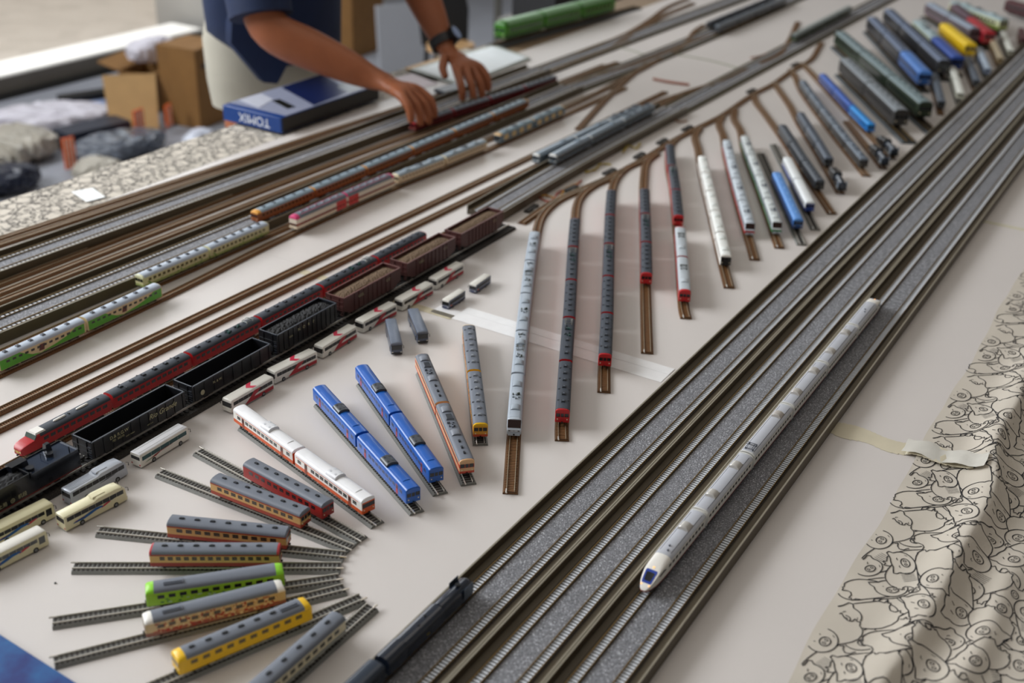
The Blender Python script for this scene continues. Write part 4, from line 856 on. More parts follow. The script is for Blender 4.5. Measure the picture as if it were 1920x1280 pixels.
# ------------------------------------------------------------------ sidings, ladder and fan
PT = {'cable': [[3.114, 1.5298], [3.1133, 1.4688], [3.089, 1.3975], [3.1417, 1.3432], [3.1439, 1.2322], [3.102, 1.104]],
 'clip': [[2.8474, 1.267], [2.8442, 1.2192], [2.8523, 1.1665]],
 'clip2': [[3.2455, 1.1474], [3.2803, 1.1348], [3.3262, 1.1293]],
 'extra': {'D1': [[2.3291, 1.2118], [2.605, 1.28], [2.8624, 1.3339], [2.9957, 1.3532]],
           'L1b': [[2.9601, 1.5613], [3.2707, 1.5647], [3.5015, 1.5943], [3.7378, 1.6376], [3.9342, 1.646]],
           'L1c': [[3.1172, 1.5229], [3.3899, 1.5595], [3.6118, 1.5892], [3.8674, 1.5967]],
           'L2a': [[2.6466, 1.4217], [2.9186, 1.3825], [3.1347, 1.3687], [3.3483, 1.3618], [3.5345, 1.3416], [3.8036, 1.3403]],
           'L2b': [[2.3204, 1.3256], [2.4647, 1.3206], [2.6343, 1.3224], [2.8406, 1.3342], [3.0709, 1.3475]],
           'V4s': [[2.553, 1.1635], [2.6517, 1.1585], [2.8229, 1.1341], [2.9337, 1.1135], [3.1112, 1.1079]],
           'V4u': [[3.8126, 1.2046], [3.5295, 1.1333], [3.3422, 1.0961], [3.1938, 1.1003]],
           'X1': [[3.5618, 1.4269], [3.4629, 1.4151], [3.2749, 1.3642], [3.1518, 1.348]]},
 'fan': {'a': [[0.8591, 0.9429], [0.8282, 0.6677], [0.8502, 0.8498], [0.8357, 0.7184]],
         'b': [[0.7997, 0.9464], [0.8099, 0.6674], [0.8027, 0.8585], [0.8101, 0.729]],
         'bl': [[1.0328, 0.8957], [0.9048, 0.6477], [1.0351, 0.8955], [0.9107, 0.6547]],
         'br': [[1.1082, 0.8835], [0.9507, 0.6468], [1.1138, 0.8834], [0.9603, 0.6562]],
         'c': [[0.6805, 0.9165], [0.7954, 0.6654], [0.7134, 0.8401], [0.7685, 0.7204]],
         'cr': [[1.1796, 0.8344], [0.9861, 0.6304], [1.1836, 0.8381], [0.9904, 0.6405]],
         'd': [[0.6225, 0.8885], [0.778, 0.6566], [0.668, 0.8196], [0.7428, 0.7084]],
         'e': [[0.553, 0.8367], [0.7624, 0.6461], [0.6213, 0.7783], [0.7202, 0.6842]],
         'f': [[0.5164, 0.7909], [0.7525, 0.6312], [0.588, 0.7458], [0.6994, 0.666]],
         'g': [[0.4899, 0.7105], [0.7501, 0.6071], [0.5673, 0.6854], [0.6956, 0.6344]],
         'h': [[0.4649, 0.5914], [0.7449, 0.5908], [0.5588, 0.5892], [0.6933, 0.5889]],
         'wo': [[0.9332, 0.9375], [0.8609, 0.6706], [0.9368, 0.9449], [0.8697, 0.6849]],
         'yr': [[1.2902, 0.8297], [1.0681, 0.6665], [1.2969, 0.8336], [1.0712, 0.6694]]},
 'h1': [[3.3826, 0.96], [2.7724, 0.5777]],
 'h10r': [[4.4128, 0.669], [4.3312, 0.5738]],
 'h1r': [[3.1992, 0.8634], [2.7723, 0.5982]],
 'h2': [[3.7106, 1.079], [2.8598, 0.5475]],
 'h2r': [[3.5228, 0.9792], [2.8801, 0.5698]],
 'h3r': [[3.7997, 0.9634], [3.1907, 0.6478]],
 'h4r': [[3.9653, 0.957], [3.3476, 0.6352]],
 'h5r': [[3.8481, 0.835], [3.4242, 0.6171]],
 'h6r': [[3.8569, 0.754], [3.6154, 0.6238]],
 'h7r': [[4.1622, 0.874], [3.8396, 0.6593]],
 'h8r': [[4.2023, 0.8014], [3.8225, 0.6121]],
 'h9r': [[4.2586, 0.8176], [4.0564, 0.615]],
 'ladder': [[1.7485, 1.0145], [1.8638, 1.0218], [1.9664, 1.0137], [2.0702, 1.0021], [2.2068, 0.996], [2.3773, 0.9992], [2.4924, 0.995], [2.6287, 0.9878], [2.8623, 0.9966], [3.0054, 0.9921], [3.1852, 1.0009],
            [3.3334, 1.0005], [3.4937, 1.0298], [3.5701, 1.045]],
 'motors': [[1.8256, 1.0208], [1.9647, 1.0212], [2.1061, 1.0205], [2.2402, 1.0172], [2.3625, 1.0185], [2.4909, 0.997], [2.9003, 1.0142], [3.2495, 1.0063]],
 's1': [[1.9783, 1.0082], [1.903, 1.0181], [1.8073, 1.0033], [1.6678, 0.9395], [1.3546, 0.7765], [1.1089, 0.6421], [0.9977, 0.5795]],
 's10': [[2.4965, 0.804], [2.3462, 0.7218], [2.1092, 0.5922], [2.0451, 0.5571]],
 's11': [[2.8708, 0.9941], [2.8113, 0.9657], [2.7162, 0.9049], [2.5627, 0.8088], [2.3799, 0.7008], [2.2363, 0.6131], [2.1463, 0.5581]],
 's12': [[3.0179, 0.9937], [2.9535, 0.9556], [2.828, 0.8824], [2.6869, 0.8087], [2.4784, 0.6925], [2.3067, 0.5994], [2.272, 0.5806]],
 's13': [[3.1872, 1.0077], [3.1257, 0.974], [2.9802, 0.9038], [2.6588, 0.7188], [2.4279, 0.5791], [2.4108, 0.5687]],
 's14': [[3.2789, 1.0086], [3.2292, 0.9746], [3.0801, 0.8825], [2.8617, 0.7483], [2.6937, 0.6396], [2.5668, 0.5575]],
 's15': [[2.7825, 0.7253], [2.4841, 0.5534]],
 's2': [[2.0924, 0.9889], [2.0182, 1.0017], [1.9307, 0.9908], [1.7686, 0.9146], [1.4233, 0.7362], [1.3022, 0.6745], [1.1577, 0.5995], [1.1352, 0.5866]],
 's3': [[2.2171, 0.9883], [2.1489, 0.9975], [2.0648, 0.9823], [1.934, 0.9259], [1.5825, 0.7522], [1.4583, 0.6902], [1.334, 0.6292], [1.2765, 0.5997]],
 's4': [[2.2759, 0.9884], [2.2133, 0.9815], [2.1153, 0.942], [1.9861, 0.8811], [1.7543, 0.7668], [1.6133, 0.6984], [1.4157, 0.6009]],
 's5': [[2.398, 0.9981], [2.3549, 0.9903], [2.2238, 0.9356], [2.0877, 0.8642], [1.8882, 0.7654], [1.8064, 0.7247], [1.5835, 0.6169], [1.5568, 0.6016]],
 's6': [[2.5081, 0.9884], [2.4476, 0.9729], [2.3564, 0.9257], [2.2361, 0.867], [1.967, 0.7274], [1.7636, 0.6215], [1.7048, 0.5899]],
 's7': [[2.6413, 0.9861], [2.5693, 0.9646], [2.4878, 0.9206], [2.3727, 0.8678], [2.1204, 0.7419], [1.9337, 0.6454], [1.8419, 0.598]],
 's8': [[2.713, 0.9834], [2.6334, 0.9529], [2.5518, 0.9045], [2.4271, 0.8472], [2.1645, 0.7089], [1.9686, 0.6068], [1.9197, 0.5813]],
 's9': [[2.4171, 0.8033], [2.2388, 0.7061], [2.0031, 0.5776], [1.9584, 0.5532]],
 'v0': [[3.3012, 0.6477], [3.0193, 0.5614]],
 'v1': [[3.4021, 0.6229], [3.1353, 0.5407]],
 'v2': [[3.562, 0.6176], [3.2992, 0.5357]],
 'v3': [[3.6983, 0.6137], [3.4553, 0.5387]],
 'v4': [[3.8758, 0.6144], [3.6132, 0.5353]],
 'v5': [[3.9821, 0.6004], [3.7406, 0.5314]],
 'v6': [[4.0811, 0.5641], [3.9206, 0.5275]],
 'wires': {'w1': [[1.8723, 1.0586], [1.9022, 1.0532], [1.8983, 1.0236], [1.9622, 1.039], [2.002, 1.0329]],
           'w2': [[1.8857, 1.0604], [1.8736, 1.0273], [1.9384, 1.0401], [1.976, 1.0309], [2.0194, 1.0362]],
           'w3': [[2.0706, 1.0551], [2.0946, 1.0455], [2.1403, 1.0531], [2.1457, 1.0344]],
           'w4': [[2.2361, 1.0509], [2.289, 1.0616], [2.277, 1.0401], [2.3176, 1.0494]],
           'w5': [[2.5381, 1.0721], [2.5256, 1.0459], [2.5439, 1.0363]]}}
sd = {}
_, ladder = small_track('ladder_track', PT['ladder'], True, 0.0, label='brown ladder track from which all the sidings branch off', group=None)
SL = {'s1': 'brown siding nearest the camera, under the long silver train', 's2': 'brown siding under the first red train, right of the silver train', 's3': 'brown siding under the second red train',
      's4': 'brown siding with a long empty end, under the third red train', 's5': 'brown siding shared by a short red train and a grey roofed pair', 's6': 'brown siding under the bright white train',
      's7': 'brown siding under the silver train with a red nose', 's8': 'brown siding under the silver train with a green skirt', 's11': 'brown siding under the charcoal train beside the white one',
      's12': 'brown siding ending behind the lone black steam engine', 's13': 'brown siding under the long slate train', 's14': 'brown siding under the bright blue train', 's15': 'short brown track under the black engine left of the bright blue train'}
for i, kx in enumerate(['s1', 's2', 's3', 's4', 's5', 's6', 's7', 's8', 's11', 's12', 's13', 's14', 's15']):
    _, sd[kx] = small_track('siding_track', PT[kx], True, 0.00015 + 0.00003 * i, label=SL[kx], group='brown sidings')
_, sd['s9'] = small_track('siding_track', PT['s9'], False, label='dark grey track under the sky blue coach', group='grey sidings')
_, sd['s10'] = small_track('siding_track', PT['s10'], False, label='dark grey track under the white coach with blue end', group='grey sidings')
EXL = {'L1b': 'curved brown track leaving the rear lines at the very top', 'L2a': 'brown track along the flat double track with the dark goods wagons', 'X1': 'short brown crossover between the two rear double tracks', 'D1': 'brown track slanting down from the rear lines over bare board',
       'V4s': 'brown track joining the grey double track right of the mirror grey trains', 'V4u': 'brown branch rising from the grey double track near the grey green railcar', 'L2b': 'brown track beyond the blue and cream train', 'L1c': 'brown track beside the curved one at the top'}
for i, (kx, pts) in enumerate(PT['extra'].items()):
    small_track('turnout_track', pts, True, 0.0003 + 0.00006 * i, joiner=False, label=EXL[kx], group='brown turnout tracks')
FL = {'a': 'short grey track under the all red railcar', 'b': 'short grey track under the cream and red railcar next to the all red one', 'c': 'short grey track under the cream and red railcar above its twin', 'd': 'short grey track lying level, under the cream and red railcar with pink ends',
      'e': 'short grey track under the lime railcar', 'f': 'short grey track under the red patterned railcar', 'g': 'short grey track under the yellow railcar', 'h': 'short grey track under the ivory railcar',
      'wo': 'short grey track under the white and orange pair', 'bl': 'short grey track under the left blue pair', 'br': 'short grey track under the right blue pair', 'cr': 'short grey track under the salmon pair', 'yr': 'short grey track under the multicoloured pair'}
fan = {}
for i, (kx, (a, c, r0, r1)) in enumerate(PT['fan'].items()):
    _, fan[kx] = small_track('straight_track', [a, c], False, 0.00002 * i, label=FL[kx], group='short grey tracks in the fan')

# ------------------------------------------------------------------ trains in the fan
F = PT['fan']
def fan_train(kx, name, label, cat, kinds, nf='cab', nr='cab', **kw):
    a, c, r0, r1 = F[kx]; return train(name, label, cat, fan[kx], r1, r0, kinds, nf, nr, **kw)
fan_train('a', 'railcar', 'all red railcar with slate roof on a short grey track', 'train', ['all_red'], group='railcars in the fan')
fan_train('b', 'railcar', 'cream and red railcar with slate roof, just below the all red one', 'train', ['cream_red'], group='railcars in the fan')
fan_train('c', 'railcar', 'cream and red railcar right above the one with pink ends', 'train', ['cream_red'], group='railcars in the fan')
fan_train('d', 'railcar', 'cream and red railcar with pinkish red roof ends, above the lime one', 'train', ['cream_red_ends'], group='railcars in the fan')
fan_train('e', 'railcar', 'lime green railcar with grey roof', 'train', ['lime'], 'round', 'round', group='railcars in the fan')
fan_train('f', 'railcar', 'railcar with red mosaic pattern and white ends', 'train', ['red_pattern'], 'round', 'round', group='railcars in the fan')
fan_train('g', 'railcar', 'bright yellow railcar with slate roof', 'train', ['yellow'], 'round', 'round', group='railcars in the fan')
fan_train('h', 'railcar', 'ivory railcar with slate roof, cut by the bottom edge', 'train', ['ivory'], group='railcars in the fan')
fan_train('wo', 'diesel_train', 'white and orange two carriage train with white roof', 'train', ['white_orange'] * 2)
fan_train('bl', 'diesel_train', 'left one of the two bright blue two carriage trains', 'train', ['blue'] * 2, group='bright blue trains')
fan_train('br', 'diesel_train', 'right one of the two bright blue two carriage trains', 'train', ['blue'] * 2, group='bright blue trains')
fan_train('cr', 'diesel_train', 'salmon and red two carriage train with cluttered grey roof', 'train', ['salmon'] * 2)
fan_train('yr', 'diesel_train', 'two carriage train in yellow, red and orange patches with grey roof', 'train', ['multicolour'] * 2)

# ------------------------------------------------------------------ trains on the sidings
W = {'bf': [2.1102, 1.2972],
 'br_': [2.3944, 1.2903],
 'cf': [1.7647, 1.2944],
 'cr_': [2.0591, 1.2893],
 'daf': [2.0408, 1.1586],
 'dar': [2.509, 1.1445],
 'dbf': [2.0407, 1.1121],
 'dbr': [2.5162, 1.1027],
 'e_f': [0.9034, 0.3678],
 'e_r': [1.7527, 0.3594],
 'g1f': [1.1392, 1.2994],
 'g1r': [0.8452, 1.3047],
 'g2f': [1.1443, 1.3509],
 'g2r': [1.4293, 1.3415],
 'hf': [2.0695, 1.4919],
 'hr': [2.6203, 1.4367],
 'l12': [2.2665, 0.5727],
 'l14': [2.549, 0.563],
 'l15': [2.4703, 0.5641],
 'of': [1.4418, 1.3719],
 'or': [2.3665, 1.3368],
 'r_f': [0.7238, 1.1085],
 'r_r': [1.5538, 1.0954],
 'rf': [1.4677, 1.3411],
 'rr': [1.7534, 1.3206],
 's10f': [2.1092, 0.5922],
 's10r': [2.3462, 0.7218],
 's11f': [2.2426, 0.6152],
 's11r': [2.5701, 0.8127],
 's12f': [2.4036, 0.6345],
 's12r': [2.6949, 0.8128],
 's13f': [2.4373, 0.5842],
 's13r': [2.9909, 0.9075],
 's14f': [2.7035, 0.6474],
 's14r': [3.0913, 0.8862],
 's1f': [1.0998, 0.637],
 's1r': [1.6681, 0.9391],
 's2f': [1.1598, 0.6011],
 's2r': [1.7686, 0.9146],
 's3f': [1.3284, 0.6259],
 's3r': [1.9421, 0.93],
 's4f': [1.6191, 0.7012],
 's4r': [1.9861, 0.8811],
 's5f': [1.8907, 0.7666],
 's5gf': [1.5928, 0.621],
 's5gr': [1.8435, 0.7423],
 's5r': [2.274, 0.9597],
 's6f': [1.768, 0.6233],
 's6r': [2.2427, 0.8698],
 's7f': [1.9287, 0.6435],
 's7r': [2.38, 0.8707],
 's8f': [1.9635, 0.6049],
 's8r': [2.4346, 0.8502],
 's9f': [2.0084, 0.5794],
 's9r': [2.2395, 0.7052]}
def st(kx, a, c, name, label, kinds, nf='cab', nr='cab', dz=0.0003, **kw):
    return train(name, label, 'train', sd[kx], W[a], W[c], kinds, nf, nr, rt=RT + dz, **kw)
st('s1', 's1f', 's1r', 'electric_train', 'long silver grey train with dark windscreen, nearest of the sidings', ['silver_plain', 'silver_emu', 'silver_plain', 'silver_emu', 'silver_plain'], 'slant', 'plain')
st('s2', 's2f', 's2r', 'express_train', 'long red train with slate roof, directly right of the silver one', ['red_cooler', 'red_panto', 'red_cooler', 'red_panto', 'red_cooler'], group='red trains with slate roofs')
st('s3', 's3f', 's3r', 'express_train', 'red train with slate roof reaching farthest back, standing on the second red siding', ['red_cooler', 'red_cooler', 'red_panto', 'red_cooler', 'red_cooler'], group='red trains with slate roofs')
st('s4', 's4f', 's4r', 'express_train', 'three carriage red train in front of a long stretch of empty brown track', ['red_cooler', 'red_panto', 'red_cooler'], group='red trains with slate roofs')
st('s5', 's5f', 's5r', 'express_train', 'short red train with slate roof, behind the grey roofed red pair', ['red_cooler', 'red_panto', 'red_cooler'], group='red trains with slate roofs')
KK['grey_red'] = K(bands=[(0.0160, m_red), (0.02, m_red)], top=m_red, roof=M('b4bcc2', 0.42, 0, 0.03), wp=(0.0095, 0.0066), units=[(-0.02, 0, 'panto'), (0.03, 0, 'dome')], um={'panto': M('5a5c58', 0.4, 0.4, 0.03), 'dome': M('b4bcc2', 0.42, 0, 0.03)}, cap=0.0035)
st('s5', 's5gf', 's5gr', 'electric_train', 'pair of pale grey roofed red carriages, in front of the short red train', ['grey_red', 'grey_red'])
st('s6', 's6f', 's6r', 'electric_train', 'bright white train with black nose', ['white_emu'] * 5)
st('s7', 's7f', 's7r', 'electric_train', 'silver train with red nose', ['silver_red'] * 4, 'slant', group='silver trains in the middle')
st('s8', 's8f', 's8r', 'electric_train', 'silver train with green skirt', ['silver_green'] * 4, 'slant', group='silver trains in the middle')
st('s9', 's9f', 's9r', 'coach', 'sky blue coach with studded roof on a dark grey track', ['sky_blue'], dz=0)
st('s10', 's10f', 's10r', 'coach', 'pair of plain white coaches with a blue end', ['white_blue_end'] * 2, dz=0)
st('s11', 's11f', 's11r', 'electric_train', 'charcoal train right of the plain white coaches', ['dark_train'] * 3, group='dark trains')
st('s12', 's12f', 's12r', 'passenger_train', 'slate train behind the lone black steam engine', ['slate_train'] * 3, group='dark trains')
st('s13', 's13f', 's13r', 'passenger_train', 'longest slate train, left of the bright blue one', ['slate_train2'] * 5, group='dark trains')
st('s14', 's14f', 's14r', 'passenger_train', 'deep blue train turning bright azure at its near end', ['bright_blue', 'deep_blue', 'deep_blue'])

def big(kx, name, label, kinds, rt=0.0100, group='larger scale stock at the far right', nf='cab', scale=1.87, **kw):
    p = Path(PT[kx]); return train(name, label, 'train', p, PT[kx][1], PT[kx][0], kinds, nf, 'cab', rt=rt, scale=scale, group=group, gap=0.003, **kw)
def big_track(kx, label, ext=0.05):
    a, c = [Vector(q) for q in PT[kx]]; d = (c - a).normalized(); p = Path([a - d * 0.02, c + d * ext]); o = empty('straight_track', (p.p[0].x, p.p[0].y, TZ)); sh = (-p.p[0].x, -p.p[0].y)
    def fin(mb, nm, mt):
        mb.v = [(q[0] + sh[0], q[1] + sh[1], q[2]) for q in mb.v]; return mb.build(nm, mt, o, smooth=0)
    b = MB(); sweep(b, p, [(-0.020, 0.0004), (0.020, 0.0004), (0.015, 0.0055), (-0.015, 0.0055)]); fin(b, 'trackbed', M('4a4f52', 0.7, 0, 0.1, 500))
    b = MB(); sleepers(b, p, 0.009, 0.0035, 0.029, 0.0055, 0.0068); fin(b, 'sleepers', m_slp_g)
    for y in (-0.0083, 0.0083): b = MB(); sweep(b, p, [(y - 0.0006, 0.0068), (y + 0.0006, 0.0068), (y + 0.0006, 0.0096), (y - 0.0006, 0.0096)]); fin(b, 'rail', m_railb)
    tag(o, label, 'track', 'tracks of the larger scale stock')
for kx, lb in (('h1r', 'dark track under the brown black coaches'), ('h2r', 'dark track under the dark green coaches'), ('h3r', 'dark track under the coaches led by a steel blue one'), ('h4r', 'dark track under the inky coaches'),
               ('h5r', 'dark track under the deep blue goods vehicle'), ('h6r', 'dark track under the yellow wagon'), ('h7r', 'dark track under the mauve grey coaches'), ('h8r', 'dark track under the wine red engine'), ('h9r', 'dark track under the pale green railcar')):
    big_track(kx, lb, 0.085 if kx in ('h1r', 'h2r') else 0.012)
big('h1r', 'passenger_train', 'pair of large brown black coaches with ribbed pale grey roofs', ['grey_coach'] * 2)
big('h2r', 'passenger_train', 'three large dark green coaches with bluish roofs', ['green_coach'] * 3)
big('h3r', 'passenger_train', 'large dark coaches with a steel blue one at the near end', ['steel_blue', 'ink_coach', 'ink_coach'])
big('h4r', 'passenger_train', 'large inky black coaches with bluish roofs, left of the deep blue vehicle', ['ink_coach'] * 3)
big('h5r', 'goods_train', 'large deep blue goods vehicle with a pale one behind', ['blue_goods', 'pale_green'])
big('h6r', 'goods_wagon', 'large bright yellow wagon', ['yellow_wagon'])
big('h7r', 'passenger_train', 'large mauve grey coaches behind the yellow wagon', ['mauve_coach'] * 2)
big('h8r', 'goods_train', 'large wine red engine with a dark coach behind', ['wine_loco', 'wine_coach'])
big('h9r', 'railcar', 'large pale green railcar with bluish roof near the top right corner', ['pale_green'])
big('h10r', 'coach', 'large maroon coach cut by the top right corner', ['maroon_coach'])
VN = [('small_dark', 'small slate pair nearest the viaduct, below the steel blue coach'), ('small_white', 'small white pair right of the slate one'), ('small_dark', 'small dark pair third from the near end of the row'), ('small_blue', 'small pair with speckled bluish roof below the deep blue vehicle'),
      ('small_tan', 'small tan pair below the wine red engine'), ('small_white', 'small white pair farthest along the row beside the viaduct'), ('maroon_coach', 'small dark red vehicle at the right edge beside the viaduct')]
for i, (kk, lb) in enumerate(VN):
    p = Path(PT['v%d' % i]); a, c = [Vector(q) for q in PT['v%d' % i]]; d = (c - a).normalized()
    small_track('straight_track', [a - d * 0.01, c + d * 0.03], i % 2 == 0, joiner=False, label='short track under the ' + lb, group='short tracks beside the far viaduct')
    train('railcar_pair' if i < 6 else 'railcar', lb, 'train', p, PT['v%d' % i][1], PT['v%d' % i][0], [kk] * (2 if i < 6 else 1), group='small trains beside the far viaduct')

# ------------------------------------------------------------------ trains on the long lines
def off_path(p, o):
    out = []
    for i in range(len(p.p)):
        q, t = p.at(p.s[i]); n = Vector((-t.y, t.x)); out.append(q + n * o)
    return Path([(q.x, q.y) for q in (out[0], out[len(out) // 3], out[2 * len(out) // 3], out[-1])], 0.05)
v3l = off_path(v3, 0.0185); v1l = off_path(v1, 0.0185); v4l = off_path(v4, 0.0185); v6r = off_path(v6, -0.0185)
train('express_train', 'white express of six carriages with blue rimmed windscreen on the viaduct nearest the cloth', 'train', v3l, W['e_f'], W['e_r'], ['white_express_n', 'white_express', 'white_express_p', 'white_express', 'white_express', 'white_express_n'], 'bullet', 'bullet', rt=DRT, gap=0.0030)
train('express_train', 'dark red express with bonnet nose and white cab roof beside the black wagons', 'train', redp, W['r_f'], W['r_r'], ['red_bonnet', 'red_cooler', 'red_panto', 'red_cooler', 'red_panto', 'red_cooler'], 'bonnet', 'cab', gap=0.0035)
train('railcar_pair', 'green and cream two carriage train at the left edge', 'train', rear['T5'], W['g1f'], W['g1r'], ['meadow'] * 2)
train('railcar_pair', 'cream and moss green two carriage train above the green and cream one', 'train', rear['T4'], W['g2f'], W['g2r'], ['moss'] * 2)
train('electric_train', 'long amber and brown train with bluish roof, ending near the hands', 'train', v6r, W['of'], W['or'], ['amber'] * 6, 'round', 'round', rt=DRT)
train('railcar_pair', 'cream and red striped two carriage train with pink roof edges', 'train', rear['T5'], W['rf'], W['rr'], ['party', 'party_b'], 'round', 'round')
train('railcar_pair', 'sand coloured two carriage train with grey roof, between the striped and the checked trains', 'train', rear['T5'], W['cf'], W['cr_'], ['sand'] * 2)
train('railcar_pair', 'blue grey train with cream panels, farthest along the same brown track', 'train', rear['T5'], W['bf'], W['br_'], ['steel_cream'] * 2, 'round', 'round')
train('electric_train', 'dark crimson train that both hands are setting on the track', 'train', rear['T2'], W['hf'], W['hr'], ['crimson_n'] * 4)
train('electric_train', 'left one of two side by side mirror grey trains', 'train', rear['M2'], W['daf'], W['dar'], ['mirror_emu', 'mirror_emu', 'mirror_emu_g'], group='mirror grey trains')
train('electric_train', 'right one of two side by side mirror grey trains', 'train', v4l, W['dbf'], W['dbr'], ['mirror_emu', 'mirror_emu', 'mirror_emu_g'], rt=DRT, group='mirror grey trains')
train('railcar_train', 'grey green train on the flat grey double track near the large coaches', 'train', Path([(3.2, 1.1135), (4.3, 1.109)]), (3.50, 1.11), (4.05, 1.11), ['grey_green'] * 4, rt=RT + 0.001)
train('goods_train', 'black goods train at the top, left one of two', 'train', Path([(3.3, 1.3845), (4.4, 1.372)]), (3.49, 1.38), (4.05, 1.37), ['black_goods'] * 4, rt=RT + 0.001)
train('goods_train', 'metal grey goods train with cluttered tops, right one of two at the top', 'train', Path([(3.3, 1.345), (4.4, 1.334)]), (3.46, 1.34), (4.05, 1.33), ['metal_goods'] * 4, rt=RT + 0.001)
# green tram like set on its own track at the back
gp = Path([(2.86, 1.80), (3.62, 1.72)])
train('articulated_train', 'bulky bright green train of three carriages at the back edge', 'train', gp, (2.92, 1.79), (3.50, 1.73), ['tram_green'] * 3, 'round', 'round', rt=0.0100, scale=2.2, gap=0.003)
PT['gt'] = [[2.90, 1.795], [3.62, 1.72]]; big_track('gt', 'dark track under the bright green train')

# ------------------------------------------------------------------ large scale freight train on black track
USY = 1.033
p = Path([(0.33, USY), (1.722, USY)]); o = empty('straight_track', (0.33, USY, TZ))
def fin(mb, nm, mt, sm=0):
    mb.v = [(q[0] - 0.33, q[1] - USY, q[2]) for q in mb.v]; return mb.build(nm, mt, o, smooth=sm)
b = MB(); sweep(b, p, [(-0.0240, 0.0004), (0.0220, 0.0004), (0.0195, 0.0042), (-0.0205, 0.0042)]); fin(b, 'trackbed', granular('dark_ballast', '1c1a18', '2b2723', '4a443c', 1100))
b = MB(); sleepers(b, p, 0.0088, 0.0030, 0.031, 0.0040, 0.0058); fin(b, 'sleepers', M('161412', 0.6, 0, 0.05))
for y in (-0.0083, 0.0083): b = MB(); sweep(b, p, [(y - 0.0006, 0.0056), (y + 0.0006, 0.0056), (y + 0.0006, 0.0083), (y - 0.0006, 0.0083)]); fin(b, 'rail', m_rail)
tag(o, 'black ballasted track under the big freight wagons', 'track')
m_gb = M('16171b', 0.35, 0, 0.06, 80); m_gi = M('0b0c10', 0.3, 0, 0.05); m_rim = M('3a3f48', 0.35, 0, 0.04); m_brn = M('4a2826', 0.45, 0, 0.06, 80); m_brim = M('6a4440', 0.42, 0, 0.05); m_let = M('b9b48c', 0.5, 0, 0.0)
m_coal = granular('coal_load', '060607', '101013', '24242a', 700, 0.8); m_ore = granular('ore_load', '4c3c2c', '6a5540', '8a735a', 1300, 0.9)
def ho_bogie(par, x):
    b = MB()
    for s in (-1, 1):
        b.box(-0.014, 0.014, s * 0.0118 - 0.001, s * 0.0118 + 0.001, 0.0035, 0.0075)
        for a in (-0.0105, 0.0105):
            b.cyl((a, s * 0.0083 - 0.001, 0.0052), 0.0052, 0.002, 'y', 16, 1); b.cyl((a, s * 0.0128 - 0.0006, 0.0052), 0.0022, 0.0016, 'y', 10, 1)
        b.box(-0.004, 0.004, s * 0.0132 - 0.0008, s * 0.0132 + 0.0008, 0.003, 0.008)
    for a in (-0.0105, 0.0105): b.cyl((a, -0.008, 0.0052), 0.001, 0.016, 'y', 6, 1)
    b.box(-0.005, 0.005, -0.011, 0.011, 0.006, 0.0095)
    b.build('bogie', [m_black, m_wheel], par, (x, 0, 0.0))
